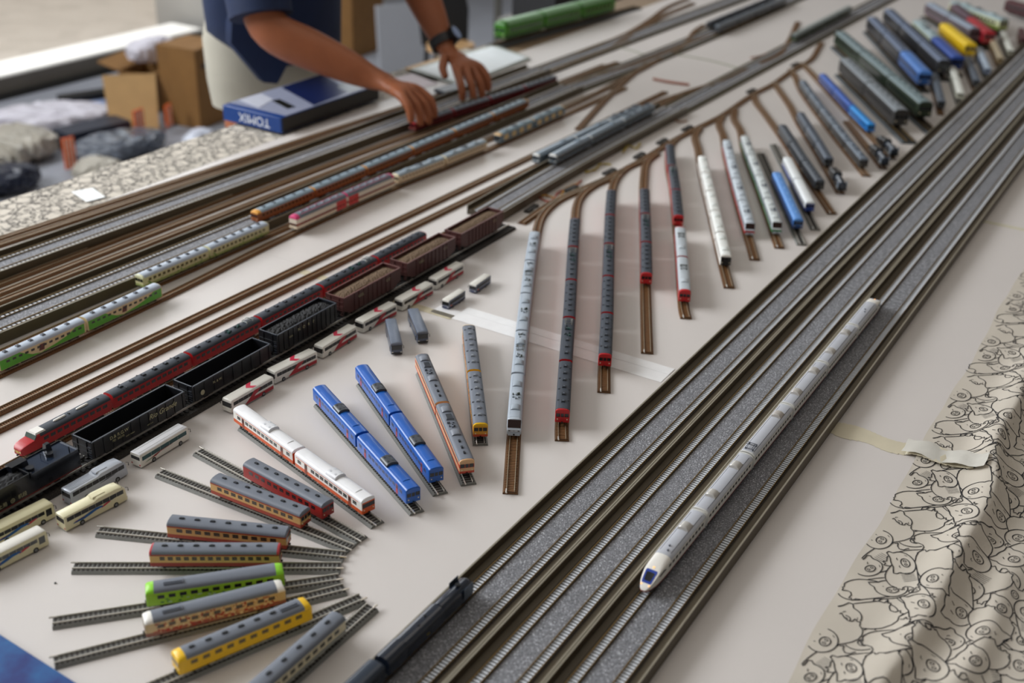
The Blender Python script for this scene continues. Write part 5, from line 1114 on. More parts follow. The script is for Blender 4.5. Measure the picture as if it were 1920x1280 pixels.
def wagon(x0, x1, z0, z1, mats, label, name='gondola_wagon', load=None, ribs=11, slope=False, hw=0.0168, txt=()):
    c = (x0 + x1) / 2; h = (x1 - x0) / 2; t = empty(name, (c, USY, TZ + 0.0083)); t_ = 0.0013; body, inner, rim = mats; z0 -= 0.0083; z1 -= 0.0083
    b = MB(); e = h - (0.016 if slope else 0)      # outer shell with open top
    O = lambda hx, hy, z: [(-hx, -hy, z), (hx, -hy, z), (hx, hy, z), (-hx, hy, z)]
    outer = [O(e, hw, z0), O(h, hw, z0 + (0.008 if slope else 0.0005)), O(h, hw, z1)]; inn = [O(h - t_, hw - t_, z1), O(h - t_, hw - t_, z0 + 0.006 if slope else z0 + 0.002)]
    b.loft(outer + inn, cap0=True, cap1=True, m=0)
    for i in range(ribs):
        x = -h + 0.004 + (2 * h - 0.008) * i / (ribs - 1)
        if slope and abs(x) > e: continue
        for s in (-1, 1): b.box(x - 0.0008, x + 0.0008, min(s * hw, s * (hw + 0.0009)), max(s * hw, s * (hw + 0.0009)), z0 + 0.0006, z1 - 0.001)
    for s in (-1, 1):
        for q in (-0.008, 0.008): b.box(min(s * h, s * (h + 0.0009)), max(s * h, s * (h + 0.0009)), q - 0.0008, q + 0.0008, z0 + 0.009 if slope else z0 + 0.001, z1 - 0.001)
        for q in (0.3, 0.6): b.box(min(s * h, s * (h + 0.0012)), max(s * h, s * (h + 0.0012)), -hw + 0.001, hw - 0.001, z0 + (z1 - z0) * q + (0.004 if slope else 0), z0 + (z1 - z0) * q + 0.0012 + (0.004 if slope else 0))
    b.build('wagon_body', body, t, smooth=0)
    b = MB(); f = [(-h, -h + 0.002, -hw, hw), (h - 0.002, h, -hw, hw), (-h, h, -hw - 0.0006, -hw + 0.0014), (-h, h, hw - 0.0014, hw + 0.0006)]
    for q in f: b.box(*q, z1 - 0.0006, z1 + 0.0008)
    b.build('rim', rim, t, smooth=0)
    b = MB(); b.box(-h + t_ + 0.0002, h - t_ - 0.0002, -hw + t_ + 0.0002, hw - t_ - 0.0002, z0 + 0.0062 if slope else z0 + 0.0022, z0 + 0.0068 if slope else z0 + 0.0028); b.build('floor_panel', inner, t, smooth=0)
    if load:
        b = MB(); nx, ny = 50, 12; rr = random.Random(int(c * 1000)); vs = []; fs = []; top = z1 - 0.0055
        for i in range(nx + 1):
            for j in range(ny + 1):
                u = i / nx * 2 - 1; v = j / ny * 2 - 1; zz = top + 0.004 * (1 - v * v) * (1 - u ** 8) + rr.uniform(-0.0006, 0.0006) + (0.0016 * rr.random() if load is m_coal else 0)
                vs.append((u * (h - t_ - 0.0004), v * (hw - t_ - 0.0004), zz))
        for i in range(nx):
            for j in range(ny): a = i * (ny + 1) + j; fs.append((a, a + ny + 1, a + ny + 2, a + 1))
        b.add(vs, fs); lo = b.build('load', load, t, smooth=0); lo['kind'] = 'stuff'
    if slope:
        b = MB()
        for q in (-0.036, -0.012, 0.012, 0.036):
            b.loft([O(0.010, hw * 0.8, z0 + 0.0002), O(0.004, hw * 0.6, z0 - 0.006)]); b.v[-8:] = [(v[0] + q, v[1], v[2]) for v in b.v[-8:]]
        b.build('hopper_chutes', body, t, smooth=0)
    for s in (-1, 1):
        b = MB(); xx = s * (h + 0.0012)
        for q in range(5): b.box(min(xx, xx - s * 0.0006), max(xx, xx - s * 0.0006), -hw + 0.0005, -hw + 0.006, z0 + 0.001 + q * 0.0036, z0 + 0.0015 + q * 0.0036)
        b.build('ladder', rim, t, smooth=0)
        b = MB(); b.box(min(s * h, s * (h + 0.0058)), max(s * h, s * (h + 0.0058)), -0.0014, 0.0014, 0.0028 , 0.0056); b.build('coupler', m_black, t, smooth=0)
    b = MB(); b.box(-h * 0.96, h * 0.96, -0.005, 0.005, z0 - 0.0025, z0 + 0.0005); b.build('underframe', m_black, t, smooth=0)
    for x in (-h + 0.026, h - 0.026): ho_bogie(t, x); t.children
    for ch in children(t):
        if ch.name.startswith('bogie'): ch.location.z = 0.0
    for s, size, x, z, sh in txt: text_mesh('lettering', s, size, m_let, t, (x, -hw - 0.0011, z0 + z), (math.pi / 2, 0, 0), sh)
    tag(t, label, 'wagon', 'large freight wagons'); return t
BK = (m_gb, m_gi, m_rim); BR = (m_brn, m_brn, m_brim)
wagon(0.7625, 0.9125, 0.0155, 0.0375, BK, 'empty black gondola wagon with Rio Grande lettering', ribs=11,
      txt=[('Rio Grande', 0.0098, 0.036, 0.0135, 0.35), ('D.& R.G.W', 0.0062, -0.034, 0.0150, 0), ('PD  56310', 0.0042, -0.036, 0.0098, 0), ('CAPY 140000', 0.0024, -0.018, 0.0064, 0), ('NEW 9-55', 0.0022, 0.014, 0.0052, 0)])
w2 = wagon(0.9255, 1.0745, 0.0155, 0.0375, BK, 'empty black gondola wagon with a small round emblem, behind the Rio Grande one', ribs=9, txt=[('N. & W.', 0.005, -0.030, 0.0130, 0)])
b = MB(); b.cyl((-0.058, -0.0181, 0.0150), 0.0036, 0.0003, 'y', 18); b.build('emblem', M('a8a488', 0.5, 0, 0), w2)
wagon(1.0880, 1.2185, 0.0165, 0.0445, BK, 'ribbed black gondola wagon heaped with coal', load=m_coal, ribs=13, txt=[('N', 0.0062, -0.020, 0.020, 0), ('O', 0.0062, -0.0095, 0.020, 0), ('R', 0.0062, 0.001, 0.020, 0), ('F', 0.0062, 0.0115, 0.020, 0), ('1234', 0.0040, -0.038, 0.016, 0)])
wagon(1.2345, 1.3775, 0.0165, 0.0450, BR, 'brown hopper wagon with gravel load, nearest of the three brown ones', 'hopper_wagon', m_ore, 13, True, txt=[('U.S.S.', 0.006, -0.030, 0.020, 0), ('C C', 0.006, 0.038, 0.020, 0)])
wagon(1.3945, 1.5330, 0.0165, 0.0450, BR, 'middle one of the three brown hopper wagons with gravel load', 'hopper_wagon', m_ore, 13, True, txt=[('U.S.S.', 0.006, -0.030, 0.020, 0), ('C C', 0.006, 0.038, 0.020, 0)])
wagon(1.5500, 1.6860, 0.0165, 0.0450, BR, 'farthest of the three brown hopper wagons with gravel load', 'hopper_wagon', m_ore, 13, True, txt=[('C C', 0.006, 0.038, 0.020, 0)])
# tender
m_td = M('14161c', 0.22, 0, 0.04, 60, coat=0.3); m_tdb = M('2c384c', 0.15, 0.3, 0.04, 60, coat=0.5)
t = empty('locomotive_tender', (0.6575, USY, TZ + 0.0083)); h = 0.0875; hw = 0.0168
b = MB(); z0, z1 = 0.008, 0.0335
b.box(-h, h, -hw, hw, z0, z1 - 0.006)
b.loft([[(-h, -hw, z1 - 0.006), (-h, hw, z1 - 0.006), (-h, hw, z1 + 0.0005), (-h, -hw, z1 + 0.0005)], [(-h + 0.0014, -hw, z1 - 0.006), (-h + 0.0014, hw, z1 - 0.006), (-h + 0.0014, hw, z1 + 0.0005), (-h + 0.0014, -hw, z1 + 0.0005)]])
for s in (-1, 1): b.box(-h, 0.022, min(s * hw, s * (hw - 0.0014)), max(s * hw, s * (hw - 0.0014)), z1 - 0.006, z1 + 0.0005); b.box(0.022, h, min(s * hw, s * (hw - 0.001)), max(s * hw, s * (hw - 0.001)), z1 - 0.006, z1 - 0.0022)
b.box(0.0185, 0.0200, -hw, hw, z1 - 0.006, z1 + 0.0005); b.box(h - 0.001, h, -hw, hw, z1 - 0.006, z1 - 0.0022)
b.build('tender_body', m_td, t, smooth=0)
b = MB(); b.box(0.0200, h - 0.001, -hw + 0.001, hw - 0.001, z1 - 0.0062, z1 - 0.0036); b.build('deck', m_tdb, t, smooth=0)
b = MB(); b.box(0.012, 0.034, 0.004, hw - 0.0005, z1 - 0.004, z1 + 0.0036, 0, 0.0006); b.build('tool_locker', m_td, t, smooth=0)
for x, y in ((0.028, -0.006), (0.060, 0.001)): b = MB(); b.cyl((x, y, z1 - 0.0036), 0.0048, 0.0032, n=20, r2=0.0044); b.cyl((x, y, z1 - 0.0004), 0.0048, 0.0007, n=20); b.build('water_hatch', m_td, t)
b = MB(); b.tube([(0.052, 0.006, z1 - 0.0036), (0.052, 0.006, z1 + 0.001), (0.052, -0.006, z1 + 0.001), (0.052, -0.006, z1 - 0.0036)], 0.0004, 6); b.tube([(0.078, -0.012, z1 - 0.0036), (0.078, -0.012, z1 + 0.004)], 0.0008, 6); b.build('handrail', m_td, t)
b = MB(); b.box(0.062, 0.070, 0.008, 0.015, z1 - 0.0036, z1 + 0.006, 0, 0.001); b.build('headlamp_stand', m_td, t, smooth=0)
b = MB(); rr = random.Random(5); vs = []; fs = []
for i in range(31):
    for j in range(13):
        u = i / 30 * 2 - 1; v = j / 12 * 2 - 1; vs.append((-0.034 + u * 0.052, v * (hw - 0.0016), z1 - 0.008 + 0.0045 * (1 - v * v) + rr.uniform(0, 0.0016)))
for i in range(30):
    for j in range(12): a = i * 13 + j; fs.append((a, a + 13, a + 14, a + 1))
b.add(vs, fs); lo = b.build('coal_load', m_coal, t, smooth=0); lo['kind'] = 'stuff'
for x in (-0.055, 0.055): ho_bogie(t, x)
b = MB(); b.box(-h, h, -hw - 0.0004, hw + 0.0004, z0 - 0.001, z0 + 0.0004); b.build('red_sill', M('6a1a14', 0.4, 0, 0.03), t, smooth=0)
for s in (-1, 1):
    b = MB(); b.tube([(h + 0.002, s * 0.013, 0.001), (h + 0.002, s * 0.013, 0.032)], 0.0004, 6); b.tube([(h + 0.002, s * 0.009, 0.001), (h + 0.002, s * 0.009, 0.032)], 0.0004, 6)
    for q in range(8): b.tube([(h + 0.002, s * 0.009, 0.004 + q * 0.0036), (h + 0.002, s * 0.013, 0.004 + q * 0.0036)], 0.00035, 5)
    b.build('ladder', m_td, t)
text_mesh('lettering', '\u4e0a\u5c40', 0.006, m_let, t, (-0.020, -hw - 0.0001, 0.0125), (math.pi / 2, 0, 0)); text_mesh('lettering', '\u673a\u6bb5', 0.006, m_let, t, (0.006, -hw - 0.0001, 0.0125), (math.pi / 2, 0, 0))
b = MB()
for r0, r1 in ((0.0022, 0.0028), (0.0008, 0.0013)):
    for q in range(20):
        a0, a1 = 2 * math.pi * q / 20, 2 * math.pi * (q + 1) / 20
        b.add([(-0.007 + r * math.cos(a), -hw - 0.00012, 0.0125 + r * math.sin(a)) for r, a in ((r0, a0), (r0, a1), (r1, a1), (r1, a0))], [(0, 1, 2, 3)])
b.build('emblem', m_let, t, smooth=0)
tag(t, 'black locomotive tender with coal and glossy bluish deck at the left edge', 'tender', None)

# ------------------------------------------------------------------ buses
def bus(kind, front_right, rear_right, label, group=None, flip=False):
    """points: bottom right corner ends of the right flank as seen (metres)"""
    a, c = Vector(front_right), Vector(rear_right); d = (a - c).normalized(); S = kind.get('s', 1.0); L = kind['L'] * S; hw = 0.0083 * S
    n = Vector((-d.y, d.x)) if not flip else Vector((-d.y, d.x)) ; side = kind.get('side', 1)
    ctr = (a + c) / 2 + Vector((-(a - c).normalized().y, (a - c).normalized().x)) * hw * side
    root = empty('bus', (ctr.x, ctr.y, TZ + 0.0002), math.atan2(d.y, d.x)); root.scale = (S,) * 3
    h = kind['L'] / 2; W_ = 0.0083; H = kind.get('H', 0.0205); bodym = kind['body']; step = kind.get('step')
    def prof(x, w=1.0, zt=H, zb=0.0022): return [(x, -W_ * w, zb), (x, -W_ * w, zt - 0.0025), (x, -W_ * w * 0.95, zt - 0.0008), (x, -W_ * w * 0.8, zt - 0.0001), (x, 0, zt), (x, W_ * w * 0.8, zt - 0.0001), (x, W_ * w * 0.95, zt - 0.0008), (x, W_ * w, zt - 0.0025), (x, W_ * w, zb)]
    if step: st_ = [(-h, 0.96, H - 0.0032), (-h + 0.001, 1, H - 0.0026), (-0.002, 1, H - 0.0022), (0.004, 1, H), (h - 0.014, 1, H), (h - 0.006, 1, H - 0.0010), (h - 0.0015, 0.97, H - 0.0052), (h, 0.92, 0.009)]
    else: st_ = [(-h, 0.96, H - 0.0006), (-h + 0.001, 1, H), (h - 0.0025, 1, H), (h - 0.0008, 0.98, H - 0.0012), (h, 0.95, H - 0.006)]
    b = MB(); b.loft([prof(x, w_, z) for x, w_, z in st_], segm=[0, 0, 1, 1, 1, 1, 0, 0, 0]); b.build('bus_body', [bodym, kind.get('roof', bodym)], root)
    z0, z1 = kind.get('wz', (0.0108, 0.0158)); gm = kind.get('glass', m_glass)
    for s in (-1, 1):
        b = MB(); x0, x1 = -h + 0.003, h - (0.012 if kind.get('pil') else 0.004); n_ = kind.get('nw', 7)
        for q in range(n_):
            xa, xb = x0 + (x1 - x0) * q / n_, x0 + (x1 - x0) * (q + 1) / n_ - 0.00035
            b.box(xa, xb, min(s * W_, s * (W_ + 0.00016)), max(s * W_, s * (W_ + 0.00016)), z0, z1)
        b.build('side_windows', gm, root, smooth=0)
        if kind.get('pil'): b = MB(); b.box(h - 0.0105, h - 0.0035, min(s * W_, s * (W_ + 0.00018)), max(s * W_, s * (W_ + 0.00018)), z0 - 0.004, z1 + 0.0002); b.build('door_window', gm, root, smooth=0)
    b = MB(); 
    if step:
        q = [(h - 0.0052, -W_ * 0.90, H - 0.0020), (h - 0.0052, W_ * 0.90, H - 0.0020), (h - 0.0001, W_ * 0.88, 0.0085), (h - 0.0001, -W_ * 0.88, 0.0085)]; q = [(v[0] + 0.0003, v[1], v[2] + 0.0001) for v in q]
        b.loft([q, [(v[0] - 0.001, v[1], v[2]) for v in q]])
    else: b.box(h - 0.0004, h + 0.00018, -W_ * 0.90, W_ * 0.90, 0.0088, H - 0.0042)
    b.build('windscreen', m_glass, root, smooth=0)
    b = MB(); b.box(-h - 0.00018, -h + 0.0004, -W_ * 0.84, W_ * 0.84, 0.0112, H - 0.0042 if not step else H - 0.0062); b.build('rear_window', m_glass, root, smooth=0)
    b = MB(); b.box(h - 0.0006, h + 0.0005, -W_ * 0.92, W_ * 0.92, 0.0024, 0.0050, 0, 0.0002); b.build('front_bumper', kind.get('bump', bodym), root, smooth=0)
    for y in (-0.0062, 0.0062): b = MB(); b.box(h + 0.0004, h + 0.0007, y - 0.0012, y + 0.0012, 0.0050, 0.0062); b.build('headlamp', M('d8d8d0', 0.2, 0, 0), root, smooth=0)
    for y in (-0.0066, 0.0066): b = MB(); b.box(-h - 0.0003, -h + 0.0001, y - 0.0009, y + 0.0009, 0.0040, 0.0056); b.build('tail_lamp', M('b01818', 0.3, 0, 0), root, smooth=0)
    for x in (h - 0.0155, -h + 0.0205):
        for s in (-1, 1):
            b = MB(); b.cyl((0, -0.0009, 0), 0.0031, 0.0018, 'y', 20, 0); b.cyl((0, -0.0011 if s < 0 else 0.0009, 0), 0.0018, 0.0002, 'y', 16, 1)
            b.build('wheel', [M('141414', 0.7, 0, 0), M('8a8c8e', 0.3, 0.7, 0)], root, (x, s * (W_ - 0.0006), 0.0031))
    for s in (-1, 1): b = MB(); b.tube([(h - 0.001, s * W_ * 0.95, H - 0.004), (h + 0.0012, s * (W_ + 0.0014), H - 0.0045), (h + 0.0012, s * (W_ + 0.0014), H - 0.0085)], [0.0003, 0.0003, 0.0006], 6); b.build('mirror', m_black, root)
    for nm, mt, polys in kind.get('decals', ()):
        b = MB()
        for s in (-1, 1):
            for pl in polys:
                y = s * (W_ + 0.00024); pp = [(x, y, z) for x, z in pl]; b.add(pp if s < 0 else pp[::-1], [tuple(range(len(pp)))])
        b.build(nm, mt, root, smooth=0)
    for nm, mt, polys in kind.get('roofd', ()):
        b = MB()
        for pl in polys: b.add([(x, y, H + 0.00022 if abs(y) < W_ * 0.82 else H - 0.0006) for x, y in pl], [tuple(range(len(pl)))])
        b.build(nm, mt, root, smooth=0)
    for x in kind.get('lines', ()): 
        b = MB(); b.box(-h + 0.002 if not step else -h + 0.002, -0.004 if step else h - 0.004, x - 0.0002, x + 0.0002, (H - 0.0024 if step else H - 0.0002), (H - 0.0019 if step else H + 0.0002)); b.build('roof_rib', kind['roof'] if 'roof' in kind else bodym, root, smooth=0)
    if kind.get('pod'): b = MB(); b.box(-0.001, 0.016, -W_ * 0.55, W_ * 0.55, H - 0.0006, H + 0.0007, 0, 0.0008); b.build('air_conditioner', kind.get('roof', bodym), root)
    tag(root, label, 'bus', group); return root
def ribbon(pts, w0):
    up = [(x, z + w_ * w0) for x, z, w_ in pts]; dn = [(x, z - w_ * w0) for x, z, w_ in pts]; out = []
    for i in range(len(pts) - 1): out.append([dn[i], dn[i + 1], up[i + 1], up[i]])
    return out
m_bw = M('dedbd2', 0.35, 0, 0.02); m_bcream = M('dcd5b0', 0.35, 0, 0.02); m_bsilv = M('b4bac4', 0.3, 0.3, 0.03); m_bred = M('a81f2c', 0.38, 0, 0.03); m_bpink = M('c8304c', 0.38, 0, 0.02)
wave_b = ribbon([(-0.030, 0.0072, 0.2), (-0.024, 0.0078, 0.7), (-0.016, 0.0080, 1), (-0.008, 0.0095, 1.1), (-0.001, 0.0110, 1.0), (0.006, 0.0108, 0.7), (0.009, 0.0096, 0.3)], 0.0017)
wave_r = ribbon([(0.006, 0.0090, 0.2), (0.010, 0.0104, 0.9), (0.014, 0.0114, 0.8), (0.018, 0.0118, 0.4)], 0.0014); wave_r2 = ribbon([(-0.028, 0.0085, 0.2), (-0.022, 0.0086, 0.8), (-0.015, 0.0090, 0.5)], 0.0008)
SWO = [('blue_wave', M('155a9c', 0.35, 0, 0.02), wave_b), ('red_wave', M('c03040', 0.35, 0, 0.02), wave_r + wave_r2), ('navy_tip', M('2c3a5a', 0.35, 0, 0.02), ribbon([(0.012, 0.0122, 0.3), (0.017, 0.0127, 0.8), (0.023, 0.0126, 0.2)], 0.0006))]
CR = dict(L=0.080, H=0.0232, body=m_bcream, roof=m_bcream, step=1, wz=(0.0128, 0.0180), nw=8, decals=SWO, pod=1)
CR2 = dict(L=0.080, H=0.0212, body=m_bcream, roof=m_bcream, wz=(0.0115, 0.0160), nw=8, pil=1, decals=SWO); CR3 = dict(CR2); CR3['roof'] = m_bw; CR3['glass'] = M('5c5f60', 0.2, 0, 0.2)
SV = dict(L=0.080, H=0.0232, body=m_bsilv, roof=M('c2c8d2', 0.3, 0.3, 0.03), step=1, wz=(0.0128, 0.0180), nw=8, lines=(-0.005, -0.0025, 0, 0.0025, 0.005), pod=1, decals=[('navy_stripe', M('20242e', 0.35, 0, 0.02), ribbon([(0.000, 0.0106, 0.2), (0.012, 0.0118, 0.8), (0.022, 0.0122, 0.3)], 0.0008))])
TE = dict(L=0.080, H=0.0200, body=m_bw, roof=M('d3d3d6', 0.35, 0, 0.02), wz=(0.0102, 0.0156), nw=5, glass=m_glass_t, lines=(-0.004, 0.004), decals=[('red_swoosh', M('8c2a2c', 0.4, 0, 0.03), ribbon([(-0.024, 0.0070, 0.3), (-0.016, 0.0080, 1.3), (-0.008, 0.0096, 0.5), (0.012, 0.0100, 0.2)], 0.0010)), ('green_swoosh', M('5a7a4a', 0.4, 0, 0.03), ribbon([(-0.033, 0.0060, 0.2), (-0.026, 0.0068, 0.8), (-0.018, 0.0072, 0.2)], 0.0007))])
RD = dict(L=0.080, H=0.0200, body=m_bw, roof=m_bw, wz=(0.0108, 0.0158), nw=8, side=1, pil=0, decals=[('red_flank', m_bred, [[(-0.0385, 0.0026), (0.016, 0.0026), (0.004, 0.0104), (-0.006, 0.0104), (-0.002, 0.0078), (-0.0385, 0.0078)], [(-0.008, 0.0104), (0.004, 0.0104), (-0.003, 0.0165), (-0.015, 0.0165)]])],
          roofd=[('red_roof_band', m_bpink, [[(-0.012, -0.0068), (-0.003, -0.0068), (0.004, 0.0), (-0.004, 0.0)], [(-0.004, 0.0), (0.004, 0.0), (-0.002, 0.0068), (-0.009, 0.0068)]])])
NB = dict(L=0.060, H=0.0200, s=0.80, body=M('6a6e7c', 0.4, 0, 0.04), roof=m_bw, wz=(0.0098, 0.0158), nw=6, side=1, bump=M('2a3358', 0.4, 0, 0.03), decals=[('navy_skirt', M('2b3350', 0.4, 0, 0.03), [[(-0.028, 0.0025), (0.028, 0.0025), (0.028, 0.0055), (-0.028, 0.0055)]]), ('orange_mark', M('b8562c', 0.4, 0, 0.03), [[(0.018, 0.0056), (0.024, 0.0056), (0.024, 0.0085), (0.020, 0.0085)]])])
DK = dict(L=0.080, H=0.0205, body=M('4a5468', 0.35, 0, 0.04), roof=M('6a7280', 0.4, 0, 0.05), wz=(0.0108, 0.0160), nw=8, side=1, bump=m_black)
bus(TE, (0.8745, 0.9735), (0.7945, 0.9725), 'white bus with teal windows and red swoosh', flip=False)
bus(SV, (0.7765, 0.9752), (0.6965, 0.9775), 'silver grey coach with stepped ribbed roof, behind the cream one')
bus(CR, (0.7400, 0.9360), (0.6605, 0.9450), 'cream coach with stepped roof and blue and red wave, cleanly in view', group='cream coaches with waves')
bus(CR2, (0.6730, 0.9765), (0.5930, 0.9850), 'upper one of two cream coaches cut by the left edge', group='cream coaches with waves')
bus(CR3, (0.6350, 0.9415), (0.5555, 0.9515), 'lower one of two cream coaches cut by the left edge, with white roof', group='cream coaches with waves')
RB = [((0.9500, 0.9735), (1.0290, 0.9722), 'nearest of six white buses with red roof chevron, beside the white and orange train'), ((1.0400, 0.9798), (1.1195, 0.9720), 'second white and red bus, beside the coal wagon'), ((1.1341, 0.9740), (1.2141, 0.9755), 'third white and red bus, in front of the slate bus'),
      ((1.2300, 0.9765), (1.3100, 0.9738), 'fourth white and red bus, beside the nearest brown hopper'), ((1.3240, 0.9735), (1.4040, 0.9715), 'fifth white and red bus, beside the middle brown hopper'), ((1.4190, 0.9756), (1.4990, 0.9762), 'farthest of six white buses with red roof chevron')]
for fr_, re_, lb in RB:
    k = dict(RD); k['side'] = -1; bus(k, fr_, re_, lb, 'white and red buses along the black track')
k = dict(NB); k['side'] = -1
bus(k, (1.3700, 0.9192), (1.4190, 0.9201), 'small navy and white bus, left one of two', 'small navy and white buses'); bus(k, (1.4440, 0.9170), (1.4930, 0.9193), 'small navy and white bus, right one of two', 'small navy and white buses')
k = dict(DK); k['side'] = 0; bus(k, (1.2042, 0.8966), (1.2620, 0.9500), 'dark slate bus, left one of two beside the white and red buses', 'dark slate buses'); bus(k, (1.2543, 0.8862), (1.3100, 0.9440), 'dark slate bus with roof box, right one of two', 'dark slate buses')

# ------------------------------------------------------------------ steam locomotives
m_sl = M('121316', 0.28, 0, 0.04, coat=0.2); m_slb = M('2c3440', 0.22, 0.1, 0.05, coat=0.3)
def steam(loc, rz, label, scale=1.0, group=None, rt=RT):
    t = empty('steam_locomotive', (loc[0], loc[1], TZ + rt), rz); t.scale = (scale,) * 3
    b = MB(); b.cyl((-0.010, 0, 0.0148), 0.0072, 0.054, 'x', 20); b.cyl((0.0435, 0, 0.0148), 0.0074, 0.0025, 'x', 20, 0, 0.0066); b.build('boiler', m_slb, t)
    b = MB(); b.cyl((0.036, 0, 0.021), 0.0018, 0.0042, n=12, r2=0.0022); b.build('chimney', m_sl, t)
    for x in (0.012, 0.022): b = MB(); b.cyl((x, 0, 0.0205), 0.0026, 0.0028, n=12, r2=0.0016); b.build('dome', m_sl, t)
    b = MB(); b.box(-0.022, -0.008, -0.0088, 0.0088, 0.0075, 0.0215); b.loft([[(x, 0.0094 * math.cos(a), 0.0212 + 0.0032 * math.sin(a)) for a in [math.pi * q / 8 for q in range(9)]] for x in (-0.0235, -0.0065)]); b.build('cab', m_sl, t)
    b = MB(); b.box(-0.022, 0.044, -0.0080, 0.0080, 0.0068, 0.0080); b.build('running_board', m_sl, t, smooth=0)
    for x in (-0.002, 0.0095, 0.021):
        for s in (-1, 1): b = MB(); b.cyl((x, s * 0.0055 - 0.0006, 0.0052), 0.0052, 0.0012, 'y', 18); b.build('driving_wheel', m_wheel, t)
    for s in (-1, 1):
        b = MB(); b.box(0.034, 0.043, s * 0.0086 - 0.0002, s * 0.0086 + 0.0002, 0.0080, 0.0215); b.build('smoke_deflector', M('8a98a8', 0.3, 0.4, 0.03), t, smooth=0)
        b = MB(); b.cyl((0.030, s * 0.0075, 0.0052), 0.0026, 0.010, 'x', 12); b.tube([(0.030, s * 0.0078, 0.005), (0.0, s * 0.0078, 0.004)], 0.0006, 6); b.build('cylinder_and_rods', M('6a6a68', 0.3, 0.7, 0.03), t)
    b = MB(); b.box(0.044, 0.047, -0.0088, 0.0088, 0.0045, 0.0068); b.build('buffer_beam', m_sl, t, smooth=0)
    b = MB(); b.box(-0.060, -0.026, -0.0088, 0.0088, 0.0060, 0.0165); b.box(-0.058, -0.036, -0.0070, 0.0070, 0.0165, 0.0190, 0, 0.0018); b.build('tender', m_sl, t, smooth=0)
    for x in (-0.054, -0.043, -0.032):
        for s in (-1, 1): b = MB(); b.cyl((x, s * 0.0055 - 0.0005, 0.0030), 0.0030, 0.0010, 'y', 14); b.build('tender_wheel', m_wheel, t)
    tag(t, label, 'locomotive', group); return t
def along(kx, pt, back=0.05):
    p = sd[kx]; d = p.near(pt); q, tv = p.at(d - back); return (q.x, q.y), math.atan2(tv.y, tv.x)
for kx, pt, lb in (('s12', W['l12'], 'small black steam locomotive at the end of a brown siding, ahead of a slate train'), ('s15', W['l15'], 'small black steam locomotive just left of the bright azure coach'), ('s14', W['l14'], 'small black steam locomotive leading the bright blue train')):
    l, rz = along(kx, pt, 0.047); steam(l, rz, lb, group='small black steam locomotives')
# large dark streamlined locomotive on the nearest sidings viaduct
q, tv = v1l.at(v1l.near((0.752, 0.5135))); t = empty('streamlined_locomotive', (q.x, q.y, TZ + DRT), math.atan2(tv.y, tv.x))
m_st = M('1a2230', 0.25, 0.1, 0.04, coat=0.4)
def hull(x0, x1, hw_, ze_, zt_, nose=0.0, tail=0.0):
    rings = []
    for x, s, k_ in ((x0, 0.96 - tail, 1 - tail), (x0 + 0.0012, 1, 1), (x1 - 0.006, 1, 1), (x1 - 0.002, 1 - nose * 0.4, 1 - nose * 0.4), (x1, 1 - nose, 1 - nose)):
        rings.append([(x, -hw_ * s, 0.0052), (x, -hw_ * s, ze_ * k_)] + [(x, -hw_ * s * math.cos(a), ze_ * k_ + (zt_ - ze_) * math.sin(a) * k_) for a in [math.pi * j / 10 for j in range(1, 10)]] + [(x, hw_ * s, ze_ * k_), (x, hw_ * s, 0.0052)])
    return rings
b = MB(); b.loft(hull(0.002, 0.056, 0.0080, 0.0150, 0.0218, 0.28)); b.build('boiler_casing', m_st, t)
b = MB(); b.loft(hull(-0.060, 0.0005, 0.0088, 0.0172, 0.0222)); b.build('rear_casing', m_st, t)
b = MB(); b.loft(hull(-0.090, -0.0615, 0.0091, 0.0182, 0.0238)); b.build('cab', m_st, t)
b = MB(); b.box(-0.094, 0.052, -0.0074, 0.0074, 0.0030, 0.0060); b.build('frame', m_black, t, smooth=0)
b = MB(); b.cyl((0.036, 0, 0.0208), 0.0024, 0.0030, n=14, r2=0.0028); b.build('chimney', m_sl, t)
for s in (-1, 1): b = MB(); b.box(0.034, 0.050, s * 0.0092 - 0.0002, s * 0.0092 + 0.0002, 0.0085, 0.0220); b.build('smoke_deflector', M('5a6470', 0.22, 0.5, 0.03), t, smooth=0)
b = MB(); b.cyl((0.0555, 0, 0.0135), 0.0022, 0.0016, 'x', 12); b.build('headlamp', M('b9bcc0', 0.2, 0.5, 0), t)
b = MB(); b.cyl((-0.020, 0.001, 0.0218), 0.0014, 0.0014, n=10); b.cyl((-0.034, -0.002, 0.0216), 0.0010, 0.0014, n=10); b.build('safety_valves', m_sl, t)
for x in (0.040, 0.026, 0.011, -0.004, -0.019, -0.040, -0.052, -0.070, -0.082):
    for s in (-1, 1): b = MB(); r_ = 0.0052 if -0.02 < x < 0.03 else 0.0028; b.cyl((x, s * 0.0056 - 0.0006, r_), r_, 0.0012, 'y', 18); b.build('wheel', m_wheel, t)
b = MB(); b.box(-0.016, 0.030, -0.0086, -0.0080, 0.0046, 0.0054); b.box(-0.016, 0.030, 0.0080, 0.0086, 0.0046, 0.0054); b.build('coupling_rods', M('77746c', 0.3, 0.7, 0.03), t, smooth=0)
b = MB(); b.box(-0.030, -0.026, -0.0093, -0.0089, 0.0100, 0.0116); b.build('number_plate', M('8a7a2c', 0.35, 0.5, 0), t, smooth=0)
tag(t, 'glossy black streamlined steam locomotive on the viaduct nearest the sidings, facing away', 'locomotive')
KK['navy_coach'] = plain(M('1c2430', 0.3, 0, 0.04), M('27313f', 0.3, 0, 0.05), ())
train('coach', 'dark blue coach behind the black locomotive, cut by the bottom edge', 'train', v1l, (0.6555, 0.514), (0.40, 0.515), ['navy_coach'] * 2, rt=DRT)

